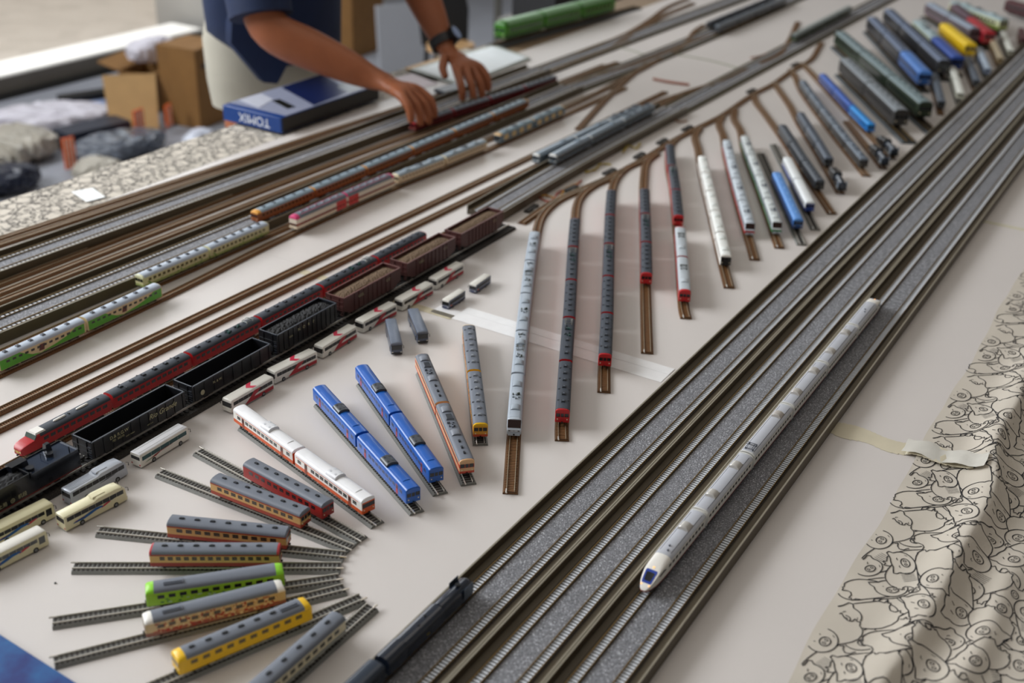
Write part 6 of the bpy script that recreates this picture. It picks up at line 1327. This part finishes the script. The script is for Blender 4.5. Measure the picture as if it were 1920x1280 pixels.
# ------------------------------------------------------------------ turnout motors, wires, clips
MN = ['nearest the silver train', 'above the first red train', 'above the second red train', 'above the third red train', 'above the short red train', 'above the bright white train', 'above the two middle silver trains', 'far along the ladder']
for i, m in enumerate(PT['motors']):
    q, tv = ladder.at(ladder.near(m)); n = Vector((-tv.y, tv.x)); c = q + n * 0.0175; t = empty('turnout_motor', (c.x, c.y, TZ + 0.0003), math.atan2(tv.y, tv.x))
    b = MB(); b.box(-0.021, 0.021, -0.0062, 0.0062, 0, 0.0052, 0, 0.0006); b.build('housing', M('2b2723', 0.55, 0, 0.05), t, bevel=0.0004)
    b = MB(); b.box(-0.004, 0.004, -0.0100, -0.0060, 0.001, 0.003); b.build('lever', M('8a8d92', 0.4, 0.3, 0.03), t, smooth=0)
    tag(t, 'dark turnout motor on the ladder track, ' + MN[i], 'motor', 'turnout motors')
WC = {'w1': ('b8862a', 'amber wire looping beside the ladder near the silver train'), 'w2': ('9c3c24', 'red wire beside the amber one near the silver train'), 'w3': ('a8922c', 'yellow wire beside the ladder above the second red train'), 'w4': ('b09a3a', 'yellow wire above the third red train'), 'w5': ('8a5a2c', 'brown wire stub beside the grey slab line')}
for kx, pts in PT['wires'].items():
    p = Path(pts, 0.01); b = MB()
    for u in (-0.0011, 0, 0.0011):
        b.tube([(p.at(p.L * i / 24)[0].x + u * math.sin(i), p.at(p.L * i / 24)[0].y + u, 0.0016 + 0.003 * abs(math.sin(i * 0.6 + u * 900))) for i in range(25)], 0.0009, 6)
    tag(b.build('wire', M(WC[kx][0], 0.5, 0, 0.05), None, (0, 0, TZ)), WC[kx][1], 'wire', 'coloured wires')
p = Path(PT['cable'], 0.02); b = MB(); sweep(b, p, [(-0.004, 0.0004), (0.004, 0.0004), (0.004, 0.0022), (-0.004, 0.0022)]); tag(b.build('joint_strip', M('a6a698', 0.5, 0, 0.05), None, (0, 0, TZ), smooth=0), 'thin grey green strip crossing bare board between the rear tracks and the ladder', 'strip')
for kx, lb, r_ in (('clip', 'short copper brown stick lying on bare board above the mirror grey trains', 0.0035), ('clip2', 'small pinkish brown curl of wire right of the copper stick', 0.0022)):
    p = Path(PT[kx], 0.01); b = MB(); b.tube([(p.at(p.L * i / 8)[0].x, p.at(p.L * i / 8)[0].y, r_ + 0.0004) for i in range(9)], r_, 8); tag(b.build('copper_stick' if kx == 'clip' else 'wire_curl', M('9c6450', 0.45, 0, 0.06), None, (0, 0, TZ)), lb, 'stick' if kx == 'clip' else 'wire')

# ------------------------------------------------------------------ the person leaning over the table
m_skin = M('9a5a38', 0.5, 0, 0.06, 30, bump=0.15, bscale=300); m_shirt = M('0a1f42', 0.8, 0, 0.1, 20, bump=0.3, bscale=60); m_trs = M('a9a496', 0.85, 0, 0.05, 12, bump=0.2, bscale=40); m_hair = M('1a1614', 0.6, 0, 0.1)
def skin(name, V, E, mat, parent, root=0, sub=2, smoothv=True):
    me = bpy.data.meshes.new(name); me.from_pydata([v[0] for v in V], E, []); o = bpy.data.objects.new(name, me); COL.objects.link(o)
    sk = o.modifiers.new('skin', 'SKIN'); sk.use_smooth_shade = True; sk.branch_smoothing = 0.6
    if not me.skin_vertices: me.skin_vertices.new()
    for i, v in enumerate(V):
        r = v[1]; r = r if isinstance(r, tuple) else (r, r)
        me.skin_vertices[0].data[i].radius = r; me.skin_vertices[0].data[i].use_root = (i == root)
    ss = o.modifiers.new('sub', 'SUBSURF'); ss.levels = sub; ss.render_levels = sub
    bpy.context.view_layer.update()
    m2 = bpy.data.meshes.new_from_object(o.evaluated_get(bpy.context.evaluated_depsgraph_get())); bpy.data.objects.remove(o)
    m2.materials.clear(); m2.materials.append(mat)
    for pl in m2.polygons: pl.use_smooth = True
    r = bpy.data.objects.new(name, m2); COL.objects.link(r); r.parent = parent
    return r
PR = empty('person', (2.22, 2.12, 0)); off = Vector((2.22, 2.12, 0))
def g(x, y, z): return tuple(Vector((x, y, z + TZ)) - off)
V = []; E = []
def add(p, r, link=None):
    V.append((g(*p), r)); i = len(V) - 1
    if link is not None: E.append((link, i))
    return i
pel = add((2.27, 2.09, 0.14), 0.12); sp = add((2.23, 2.02, 0.32), 0.115, pel); ch = add((2.22, 1.94, 0.47), (0.14, 0.11), sp); nb = add((2.21, 1.86, 0.60), 0.055, ch)
hd0 = add((2.205, 1.80, 0.67), 0.070, nb); hd1 = add((2.20, 1.75, 0.735), 0.088, hd0); hd2 = add((2.20, 1.72, 0.80), 0.070, hd1)
def hand(w, palm_dir, palm_n, side, link, spread_, bend, tip_z):
    """palm and five separate fingers growing out of the wrist"""
    w = Vector(w); d = Vector(palm_dir).normalized(); n = Vector(palm_n).normalized(); s = d.cross(n).normalized() * side
    p1 = add(tuple(w + d * 0.032), (0.035, 0.023), link)
    p2 = add(tuple(w + d * 0.070), (0.040, 0.020), p1)
    lens = (0.080, 0.088, 0.082, 0.068)
    for k in range(4):
        o_ = (k - 1.5) * 0.0225; base = w + d * 0.096 + s * o_
        k0 = add(tuple(base), 0.0125, p2); dirs = []
        L = lens[k]; a1, a2, a3 = bend[k]
        def rot(a): return d * math.cos(a) + n * -math.sin(a)
        q = base + (rot(a1) + s * (k - 1.5) * spread_) * L * 0.46; k1 = add(tuple(q), 0.0108, k0)
        q = q + rot(a2) * L * 0.30; k2 = add(tuple(q), 0.0098, k1); q = q + rot(a3) * L * 0.26; add(tuple(q), 0.0084, k2)
    b0 = w + d * 0.032 - s * 0.026; t0 = add(tuple(b0), 0.0135, p1); q = b0 + (d * 0.6 - s * 0.55 - n * 0.35) * 0.038; t1 = add(tuple(q), 0.0112, t0)
    q = q + (d * 0.85 - s * 0.05 - n * 0.55) * 0.030; add(tuple(q), 0.0088, t1)
# right arm (left in the photograph)
rs = add((2.06, 1.93, 0.50), 0.062, ch); re = add((1.955, 1.81, 0.205), (0.050, 0.050), rs); rf = add((2.000, 1.75, 0.175), (0.054, 0.050), re); rm = add((2.050, 1.68, 0.137), 0.043, rf); rw = add((2.087, 1.61, 0.103), (0.033, 0.028), rm)
hand((2.087, 1.61, 0.100), (0.06, -0.92, -0.12), (0.02, -0.12, 0.99), 1, rw, 0.10, [(0.45, 1.05, 1.4), (0.5, 1.1, 1.4), (0.55, 1.15, 1.45), (0.6, 1.2, 1.45)], 0.03)
ls = add((2.39, 1.93, 0.50), 0.062, ch); le = add((2.46, 1.80, 0.30), 0.044, ls); lf = add((2.452, 1.745, 0.235), 0.050, le); lm = add((2.438, 1.69, 0.165), 0.040, lf); lw_ = add((2.4215, 1.6376, 0.100), (0.028, 0.023), lm)
hand((2.4215, 1.6376, 0.100), (-0.34, -0.86, -0.24), (-0.12, -0.28, 0.95), -1, lw_, 0.14, [(0.45, 0.95, 1.25), (0.42, 0.9, 1.2), (0.45, 0.9, 1.2), (0.5, 1.0, 1.3)], 0.03)
# legs
for sx in (-0.09, 0.09):
    a = add((2.28 + sx, 2.10, 0.03), 0.075, pel); k_ = add((2.28 + sx, 2.09, -0.26), 0.055, a); an = add((2.28 + sx * 1.08, 2.12, -0.62), 0.038, k_); add((2.28 + sx * 1.1, 2.06, -0.685), (0.036, 0.022), an); add((2.28 + sx * 1.1, 1.98, -0.695), (0.036, 0.020), len(V) - 1)
skin('body', V, E, m_skin, PR)
# clothing
def hoop(b, rings, n=28, tilt=0.0, ruf=0.0):
    R_ = []
    for (z, cx, cy, rx, ry) in rings:
        R_.append([g(cx + rx * math.cos(t) * (1 + ruf * math.sin(5 * t + z * 20)), cy + ry * math.sin(t) * (1 + ruf * math.cos(4 * t + z * 30)), z + (tilt * rx * math.cos(t) if z < 0.12 else 0)) for t in [2 * math.pi * i / n for i in range(n)]])
    b.loft(R_)
b = MB(); hoop(b, [(0.075, 2.275, 2.03, 0.135, 0.140), (0.13, 2.25, 2.04, 0.175, 0.155), (0.22, 2.235, 2.03, 0.190, 0.155), (0.32, 2.225, 2.00, 0.180, 0.145), (0.44, 2.22, 1.94, 0.190, 0.135), (0.53, 2.22, 1.90, 0.165, 0.105), (0.585, 2.212, 1.875, 0.085, 0.070), (0.605, 2.21, 1.865, 0.064, 0.060)], tilt=0.12, ruf=0.03)
b.build('shirt', m_shirt, PR, smooth=60)
for pts, rs_ in (([(2.12, 1.93, 0.50), (2.05, 1.92, 0.47), (2.00, 1.87, 0.36), (1.972, 1.835, 0.275), (1.962, 1.818, 0.232)], [0.085, 0.088, 0.078, 0.072, 0.070]), ([(2.33, 1.93, 0.50), (2.40, 1.92, 0.47), (2.44, 1.86, 0.38), (2.458, 1.80, 0.30), (2.456, 1.768, 0.262)], [0.085, 0.088, 0.078, 0.070, 0.068])):
    b = MB(); b.tube([g(*q) for q in pts], rs_, 18); b.build('sleeve', m_shirt, PR, smooth=60)
b = MB(); P0 = [(2.045, 1.985, 0.20), (2.19, 1.885, 0.16), (2.125, 1.93, 0.030), (2.10, 1.95, 0.035), (2.05, 2.00, 0.13)]; P1 = [(x + 0.012, y + 0.03, z) for x, y, z in P0]
b.loft([[g(*q) for q in P0], [g(*q) for q in P1]]); b.build('shirt_tail', m_shirt, PR, smooth=60)
b = MB(); hoop(b, [(0.20, 2.275, 2.09, 0.155, 0.125), (0.10, 2.28, 2.10, 0.180, 0.135), (0.0, 2.28, 2.10, 0.182, 0.125), (-0.06, 2.28, 2.10, 0.175, 0.115)]); 
for sx in (-0.092, 0.092): b.tube([g(2.28 + sx, 2.10, 0.02), g(2.28 + sx, 2.09, -0.26), g(2.28 + sx * 1.08, 2.12, -0.55), g(2.28 + sx * 1.08, 2.12, -0.665)], [0.090, 0.083, 0.075, 0.073], 20)
b.build('trousers', m_trs, PR, smooth=60)
for sx in (-0.10, 0.10):
    b = MB(); b.box(-0.045, 0.045, -0.16, 0.10, 0.0, 0.055, 0, 0.012); o = b.build('shoe', M('2c2824', 0.5, 0, 0.05), PR, Vector((2.28 + sx, 2.09, 0.001)) - off, bevel=0.01)
V = []; E = []
a = add((2.20, 1.745, 0.765), 0.096); add((2.20, 1.785, 0.72), 0.080, a); skin('hair', V, E, m_hair, PR)
fc = Vector(g(2.20, 1.665, 0.735))
for sx in (-0.03, 0.03): b = MB(); b.cyl((sx, -0.004, 0.0), 0.011, 0.008, 'y', 12); b.build('eye', M('2a1c14', 0.2, 0, 0), PR, fc + Vector((0, 0.002, 0.0)))
b = MB(); b.loft([[(-0.006, 0, 0.02), (0.006, 0, 0.02), (0.006, 0.01, 0.02), (-0.006, 0.01, 0.02)], [(-0.014, -0.016, -0.018), (0.014, -0.016, -0.018), (0.014, 0.01, -0.018), (-0.014, 0.01, -0.018)]]); b.build('nose', m_skin, PR, fc)
b = MB(); b.box(-0.022, 0.022, -0.004, 0.006, -0.043, -0.036); b.build('mouth', M('7a3c30', 0.5, 0, 0), PR, fc)
wq = Vector((2.426, 1.652, 0.118)); ax = Vector((-0.21, -0.66, -0.72)).normalized(); a1 = ax.cross(Vector((0, 0, 1))).normalized(); a2 = a1.cross(ax)
b = MB(); rings = []
for k in range(24):
    an = 2 * math.pi * k / 24; rd = a1 * math.cos(an) + a2 * math.sin(an)
    rings.append([g(*(wq + rd * r_ + ax * h_)) for r_, h_ in ((0.0305, -0.011), (0.0345, -0.011), (0.0345, 0.011), (0.0305, 0.011))])
rings.append(rings[0]); b.loft(rings, cap0=False, cap1=False); ws = b.build('watch_strap', M('16161a', 0.5, 0, 0.04), PR)
b = MB(); fcn = (a2 * 0.75 + a1 * -0.35).normalized() if (a2.z > 0) else (a2 * -0.75 + a1 * -0.35).normalized(); u = fcn.cross(ax).normalized(); cc = wq + fcn * 0.034; rings = []
for h_, r_ in ((0.0, 0.021), (0.009, 0.021), (0.010, 0.019)): rings.append([g(*(cc + fcn * h_ + (u * math.cos(2 * math.pi * k / 24) + u.cross(fcn) * math.sin(2 * math.pi * k / 24)) * r_)) for k in range(24)])
b.loft(rings); b.build('watch_case', M('1a1a1e', 0.3, 0.3, 0.03), PR)
b = MB(); b.loft([[g(*(cc + fcn * h_ + (u * math.cos(2 * math.pi * k / 24) + u.cross(fcn) * math.sin(2 * math.pi * k / 24)) * 0.0165)) for k in range(24)] for h_ in (0.0095, 0.0108)]); b.build('watch_face', M('8fa6d0', 0.08, 0.2, 0.02), PR)
tag(PR, 'person in navy shirt and pale trousers with black wristwatch, leaning over the rear tracks', 'person')

# ------------------------------------------------------------------ things behind the table
m_card = M('8a6334', 0.75, 0, 0.08, 14, bump=0.1, bscale=120); m_card2 = M('b08c5c', 0.75, 0, 0.06, 14)
def carton(x, y, rz, sx, sy, sz, label, mat=None, open_=False, z=0.0, group='cardboard cartons'):
    t = empty('carton', (x, y, z), rz); mt = mat or m_card; w_ = 0.004
    b = MB(); b.box(-sx, sx, -sy, sy, 0.0, w_); b.box(-sx, sx, -sy, -sy + w_, 0, sz); b.box(-sx, sx, sy - w_, sy, 0, sz); b.box(-sx, -sx + w_, -sy, sy, 0, sz); b.box(sx - w_, sx, -sy, sy, 0, sz); b.build('carton_body', mt, t, smooth=0)
    if open_:
        for s in (-1, 1): b = MB(); b.loft([[(-sx, s * sy, sz), (sx, s * sy, sz), (sx, s * sy, sz + w_), (-sx, s * sy, sz + w_)], [(-sx, s * (sy + 0.10), sz + 0.03), (sx, s * (sy + 0.10), sz + 0.03), (sx, s * (sy + 0.10), sz + 0.03 + w_), (-sx, s * (sy + 0.10), sz + 0.03 + w_)]]); b.build('flap', mt, t, smooth=0)
    else: b = MB(); b.box(-sx, sx, -sy, -0.0015, sz, sz + w_); b.box(-sx, sx, 0.0015, sy, sz, sz + w_); b.build('flap', mt, t, smooth=0)
    return tag(t, label, 'box', group)
carton(3.56, 3.70, 0.12, 0.105, 0.10, 0.33, 'tall brown cardboard carton standing left of the person, with a round hand hole')
b = MB(); b.cyl((3.5, 3.5985, 0.26), 0.012, 0.0015, 'y', 14); tag(b.build('hand_hole', m_black, bpy.data.objects['carton']), None, None)
bpy.data.objects['hand_hole'].location = (-0.06 - 3.5, -3.7, 0)
carton(3.60, 4.02, 0.3, 0.11, 0.08, 0.17, 'low open carton behind the tall one, heaped with plastic wrapping', m_card, True)
b = MB(); b.loft([[(3.17, 3.80, 0.010), (3.32, 3.68, 0.010), (3.43, 3.79, 0.215), (3.27, 3.93, 0.215)], [(3.174, 3.804, 0.006), (3.324, 3.684, 0.006), (3.434, 3.794, 0.211), (3.274, 3.934, 0.211)]])
tag(b.build('cardboard_sheet', m_card2, smooth=0), 'light tan cardboard sheet leaning left of the tall carton', 'cardboard')
carton(4.96, 3.98, 0.1, 0.15, 0.12, 0.36, 'brown carton on the floor behind the person, under a paler one', m_card)
carton(4.98, 4.02, 0.0, 0.13, 0.11, 0.20, 'pale brown carton stacked on another behind the person', m_card2, False, 0.366)
def lump(name, x, y, sx, sy, sz, mat, label, cat='bag', seed=1, rz=0.0, z=0.0, group='packages on the floor'):
    rr = random.Random(seed); b = MB(); n = 26; rings = []
    for i in range(19):
        t = i / 18; r_ = math.sin(math.pi * min(max(t, 0.02), 0.98)) ** 0.3; ring_ = []
        for k in range(n):
            a = 2 * math.pi * k / n; w_ = 1 + 0.10 * math.sin(3 * a + seed + 4 * t) + rr.uniform(-0.11, 0.11)
            ca, sa = math.cos(a), math.sin(a); ring_.append((sx * (2 * t - 1) * (1 + rr.uniform(-0.02, 0.02)), sy * r_ * w_ * math.copysign(abs(ca) ** 0.6, ca), max(0.0, sz * 0.5 + sz * 0.5 * r_ * w_ * math.copysign(abs(sa) ** 0.7, sa))))
        rings.append(ring_)
    b.loft(rings); return tag(b.build(name, mat, None, (x, y, z + 0.001), rz, smooth=0), label, cat, group)
m_plw = M('dcd9e4', 0.25, 0, 0.08, 12, bump=0.6, bscale=40); m_plg = M('b0aa9e', 0.3, 0, 0.15, 14, bump=0.7, bscale=40); m_pld = M('5c626e', 0.12, 0, 0.3, 16, bump=0.7, bscale=40)
lump('plastic_bag', 3.02, 4.06, 0.30, 0.11, 0.11, m_plw, 'long pale lilac plastic bag lying on the floor under the window', seed=2, rz=-0.45)
lump('plastic_bag', 2.76, 3.86, 0.15, 0.12, 0.12, m_plg, 'beige grey plastic bag at the left edge above the far cloth', seed=3, rz=-0.3)
lump('plastic_bag', 3.02, 3.58, 0.20, 0.10, 0.09, m_pld, 'dark grey glossy bag beside the far cloth, streaked white', seed=4, rz=-0.05)
lump('plastic_bag', 2.50, 3.62, 0.14, 0.09, 0.09, M('23283a', 0.3, 0, 0.2, 16, bump=0.5, bscale=40), 'navy bag lowest at the left edge of the floor pile', seed=5, rz=-0.2)
lump('plastic_wrap', 3.64, 4.03, 0.12, 0.07, 0.10, m_plw, 'crumpled white wrapping bulging from the low carton', seed=6, z=0.19)
lump('plastic_wrap', 2.80, 3.46, 0.09, 0.07, 0.07, m_plg, 'small grey crumpled wrapping beside the far cloth at the left edge', seed=9)
lump('plastic_bag', 3.33, 3.47, 0.09, 0.04, 0.05, M('d6dcec', 0.15, 0, 0.1, 20, bump=0.5, bscale=50), 'shiny white tube shaped bag near the foot of the tall carton', seed=8, rz=0.3)
def slab(name, x, y, z, sx, sy, sz, rz, mat, label, cat, group=None, par=None):
    b = MB(); b.box(-sx, sx, -sy, sy, 0, sz); return tag(b.build(name, mat, par, (x, y, z), rz, smooth=0), label, cat, group)
slab('package', 3.08, 3.80, 0.001, 0.14, 0.06, 0.075, -0.15, M('1e2638', 0.4, 0, 0.1), 'navy rectangular package in the middle of the floor pile', 'package')
m_or = M('f26a26', 0.45, 0, 0.1, 40)
for i, (x, y, z, sx, sz, rz, lb) in enumerate([(3.20, 3.66, 0.02, 0.028, 0.115, 0.1, 'upright orange striped card beside the navy package'), (3.36, 3.66, 0.03, 0.024, 0.09, 0.3, 'dull orange card right of the bright one'), (2.80, 3.60, 0.01, 0.024, 0.12, -0.2, 'orange striped label at the left of the dark grey bag'), (3.42, 3.42, 0.001, 0.020, 0.03, 0.2, 'small orange label nearest the far cloth')]):
    b = MB(); b.box(-sx, sx, -0.003, 0.003, 0, sz)
    for q in range(3): b.box(-sx * 0.7 + q * sx * 0.6, -sx * 0.5 + q * sx * 0.6, -0.0036, -0.003, 0.005, sz - 0.005, 1)
    tag(b.build('orange_card', [m_or, M('e8d8c8', 0.5, 0, 0)], None, (x, y, z), rz, smooth=0), lb, 'card', 'orange cards')
slab('notebook', 3.38, 4.20, 0.001, 0.13, 0.06, 0.025, -0.25, M('9fb0d8', 0.3, 0, 0.1), 'pale blue bound book lying on the floor behind the bags', 'book')
slab('black_case', 3.42, 4.24, 0.027, 0.11, 0.035, 0.030, -0.3, m_black, 'flat black case lying on the pale blue book', 'case')
slab('blue_packet', 3.60, 4.20, 0.001, 0.06, 0.04, 0.05, 0.3, M('1c2f9a', 0.4, 0, 0.05), 'deep blue packet on the floor behind the low carton', 'package')
slab('teal_packet', 2.56, 4.12, 0.001, 0.05, 0.05, 0.08, 0.3, M('1f7f96', 0.4, 0, 0.1), 'teal packet at the left edge of the floor pile', 'package')
# white panel, chair, pole
b = MB(); b.box(-0.17, 0.17, -0.012, 0.012, 0, 0.33); t = b.build('display_board', M('b4b7be', 0.5, 0, 0.02, 4), None, (4.80, 3.46, 0.001), -0.45, smooth=0); t.rotation_euler = (-0.12, 0, -0.55); tag(t, 'plain white grey board standing between the arms, behind the table', 'board')
t = empty('small_chair', (4.05, 2.72, 0), -0.7)
b = MB(); b.loft([[(0.10 * math.cos(a), 0.09 * math.sin(a), z) for a in [2 * math.pi * k / 20 for k in range(20)]] for z in (0.36, 0.385)]); b.build('seat', M('c8a070', 0.5, 0, 0.05), t)
b = MB(); b.loft([[(-0.10, 0.08, 0.36), (0.10, 0.08, 0.36), (0.10, 0.095, 0.36), (-0.10, 0.095, 0.36)], [(-0.11, 0.11, 0.50), (0.11, 0.11, 0.50), (0.11, 0.125, 0.50), (-0.11, 0.125, 0.50)], [(-0.08, 0.14, 0.66), (0.08, 0.14, 0.66), (0.08, 0.155, 0.66), (-0.08, 0.155, 0.66)]]); b.build('backrest', M('1b1b1d', 0.6, 0, 0.05), t, bevel=0.006)
for sx in (-0.08, 0.08):
    for sy in (-0.07, 0.08): b = MB(); b.tube([(sx * 1.2, sy * 1.2, 0.001), (sx, sy, 0.36)], 0.010, 8); b.build('leg', m_black, t)
tag(t, 'small chair with black backrest and tan seat beyond the papers', 'chair')
b = MB(); b.cyl((0, 0, 0), 0.022, 2.4, n=14); tag(b.build('pole', M('77756e', 0.4, 0.4, 0.04), None, (5.55, 3.42, 0.001)), 'grey upright pole left of the bright green train', 'pole')
# side table with equipment
t = empty('side_table', (3.95, 2.03, 0)); b = MB(); b.box(-0.45, 0.45, -0.11, 0.13, 0.63, 0.655); b.build('tabletop', M('6e6a66', 0.5, 0, 0.05), t, smooth=0)
for sx in (-0.42, 0.42):
    for sy in (-0.09, 0.11): b = MB(); b.tube([(sx, sy, 0.001), (sx, sy, 0.63)], 0.012, 8); b.build('leg', mt_leg, t)
tag(t, 'low dark side table behind the bright green train', 'table')
slab('equipment_case', 3.80, 2.03, 0.6555, 0.24, 0.09, 0.10, -0.1, M('17171a', 0.5, 0, 0.05), 'black equipment case on the side table behind the green train', 'case')
slab('paper_stack', 3.78, 2.02, 0.7562, 0.09, 0.06, 0.006, 0.2, M('d8d6dc', 0.5, 0, 0.03), 'white papers lying on the black equipment case', 'paper')
# blue product box with upside down lettering
t = empty('product_box', (1.8975, 1.72, TZ + 0.0008)); Lx, Ly, Hh = 0.355, 0.172, 0.036
b = MB(); b.box(0, Lx, 0, Ly, 0, Hh); b.build('box_body', [M('113a7c', 0.35, 0, 0.04, 12)], t, bevel=0.002)
b = MB(); b.box(0.005, Lx - 0.002, -0.0004, 0.0002, 0.002, Hh - 0.002); b.build('dark_side', M('23211e', 0.4, 0, 0.05), t, smooth=0)
for nm, col, pts, zz in (('top_band', '9297ac', [(0.02, 0.002), (0.35, 0.002), (0.35, 0.17), (0.06, 0.17), (0.02, 0.17)], 0.0004), ('navy_panel', '101d4a', [(0.12, 0.006), (0.26, 0.015), (0.345, 0.167), (0.19, 0.165)], 0.0008), ('grey_fade', '7d848c', [(0.25, 0.008), (0.352, 0.006), (0.35, 0.10), (0.27, 0.06)], 0.0012), ('dark_slot', '1a1a14', [(0.062, 0.035), (0.085, 0.03), (0.11, 0.100), (0.09, 0.105)], 0.0012), ('pale_corner', 'c7cad6', [(0.03, 0.09), (0.10, 0.11), (0.12, 0.165), (0.05, 0.168)], 0.0010)):
    b = MB(); b.prism(pts, Hh + 0.0001, Hh + zz); b.build(nm, M(col, 0.35, 0, 0.04), t, smooth=0)
Rm = Matrix(((0, 0, -1), (1, 0, 0), (0, -1, 0))).to_euler()
text_mesh('lettering', 'TOMIX', 0.029, M('dfe2ea', 0.4, 0, 0), t, (-0.0006, 0.078, Hh * 0.5), Rm)
tag(t, 'flat blue product box with white upside down lettering, on the far cloth', 'box')
# papers
def sheet(name, pts, z0, z1, mat, label, group='papers beyond the tracks'):
    b = MB(); b.prism(pts, z0, z1); return tag(b.build(name, mat, None, (0, 0, TZ), smooth=0), label, 'paper', group)
sheet('framed_sheet', [(2.47, 1.625), (2.83, 1.635), (2.90, 1.80), (2.52, 1.82)], 0.0004, 0.006, M('9aa098', 0.4, 0, 0.04), 'grey green tray under the white sheet beside the wristwatch')
sheet('white_sheet', [(2.482, 1.632), (2.82, 1.642), (2.875, 1.785), (2.528, 1.803)], 0.0062, 0.0072, M('e4ebee', 0.5, 0, 0.03, 30), 'large white sheet beside the hand with the wristwatch')
sheet('pink_sheet', [(2.32, 1.72), (2.46, 1.69), (2.50, 1.80), (2.36, 1.83)], 0.0004, 0.0012, M('d6c6cc', 0.5, 0, 0.03), 'pinkish sheet between the two hands and the standing board')
sheet('tan_card', [(2.52, 1.825), (2.74, 1.815), (2.75, 1.835), (2.53, 1.845)], 0.0004, 0.004, M('b9966a', 0.6, 0, 0.04), 'narrow tan card at the far table edge')
sheet('grey_case', [(2.36, 1.60), (2.455, 1.585), (2.465, 1.625), (2.37, 1.64)], 0.0066, 0.016, M('3c4048', 0.4, 0, 0.04), 'charcoal case between the two hands')
# blue printed thing at the lower left corner
mb_ = bpy.data.materials.new('blue_print'); mb_.use_nodes = True; nt = mb_.node_tree; pb = nt.nodes['Principled BSDF']; tc = nt.nodes.new('ShaderNodeTexCoord'); nn = nt.nodes.new('ShaderNodeTexNoise'); nn.inputs['Scale'].default_value = 22; nn.inputs['Detail'].default_value = 4
nt.links.new(tc.outputs['Object'], nn.inputs['Vector']); cr_ = nt.nodes.new('ShaderNodeValToRGB'); e = cr_.color_ramp.elements; e[0].position = 0.38; e[0].color = (*rgb('0a2670'), 1); e[1].position = 0.62; e[1].color = (*rgb('155f9c'), 1); x = e.new(0.70); x.color = (*rgb('8a3058'), 1)
nt.links.new(nn.outputs['Fac'], cr_.inputs['Fac']); nt.links.new(cr_.outputs['Color'], pb.inputs['Base Color']); pb.inputs['Roughness'].default_value = 0.4
b = MB(); b.box(-0.12, 0.0, -0.14, 0.12, 0, 0.010, 0, 0.001); tag(b.build('printed_package', mb_, None, (0.507, 0.80, TZ + 0.0003), -0.04, smooth=0), 'blue printed package at the lower left corner', 'package')
b = MB(); b.cyl((0, 0, 0), 0.0012, 0.0008, n=8); tag(b.build('crumb', m_black, None, (0.5962, 0.8855, TZ + 0.0002)), 'tiny black crumb on the white board left of the fan', 'crumb')
# unseen fixture added around the overhead fill lamp
t = empty('fill_lamp_fixture', (2.2, 0.6, 3.72)); b = MB(); b.box(-1.8, 1.8, -0.65, 0.65, 0.02, 0.079); b.build('housing', M('cfcfcc', 0.5, 0, 0), t, smooth=0); tag(t, 'long fixture added for the overhead fill lamp, out of view', 'lamp')
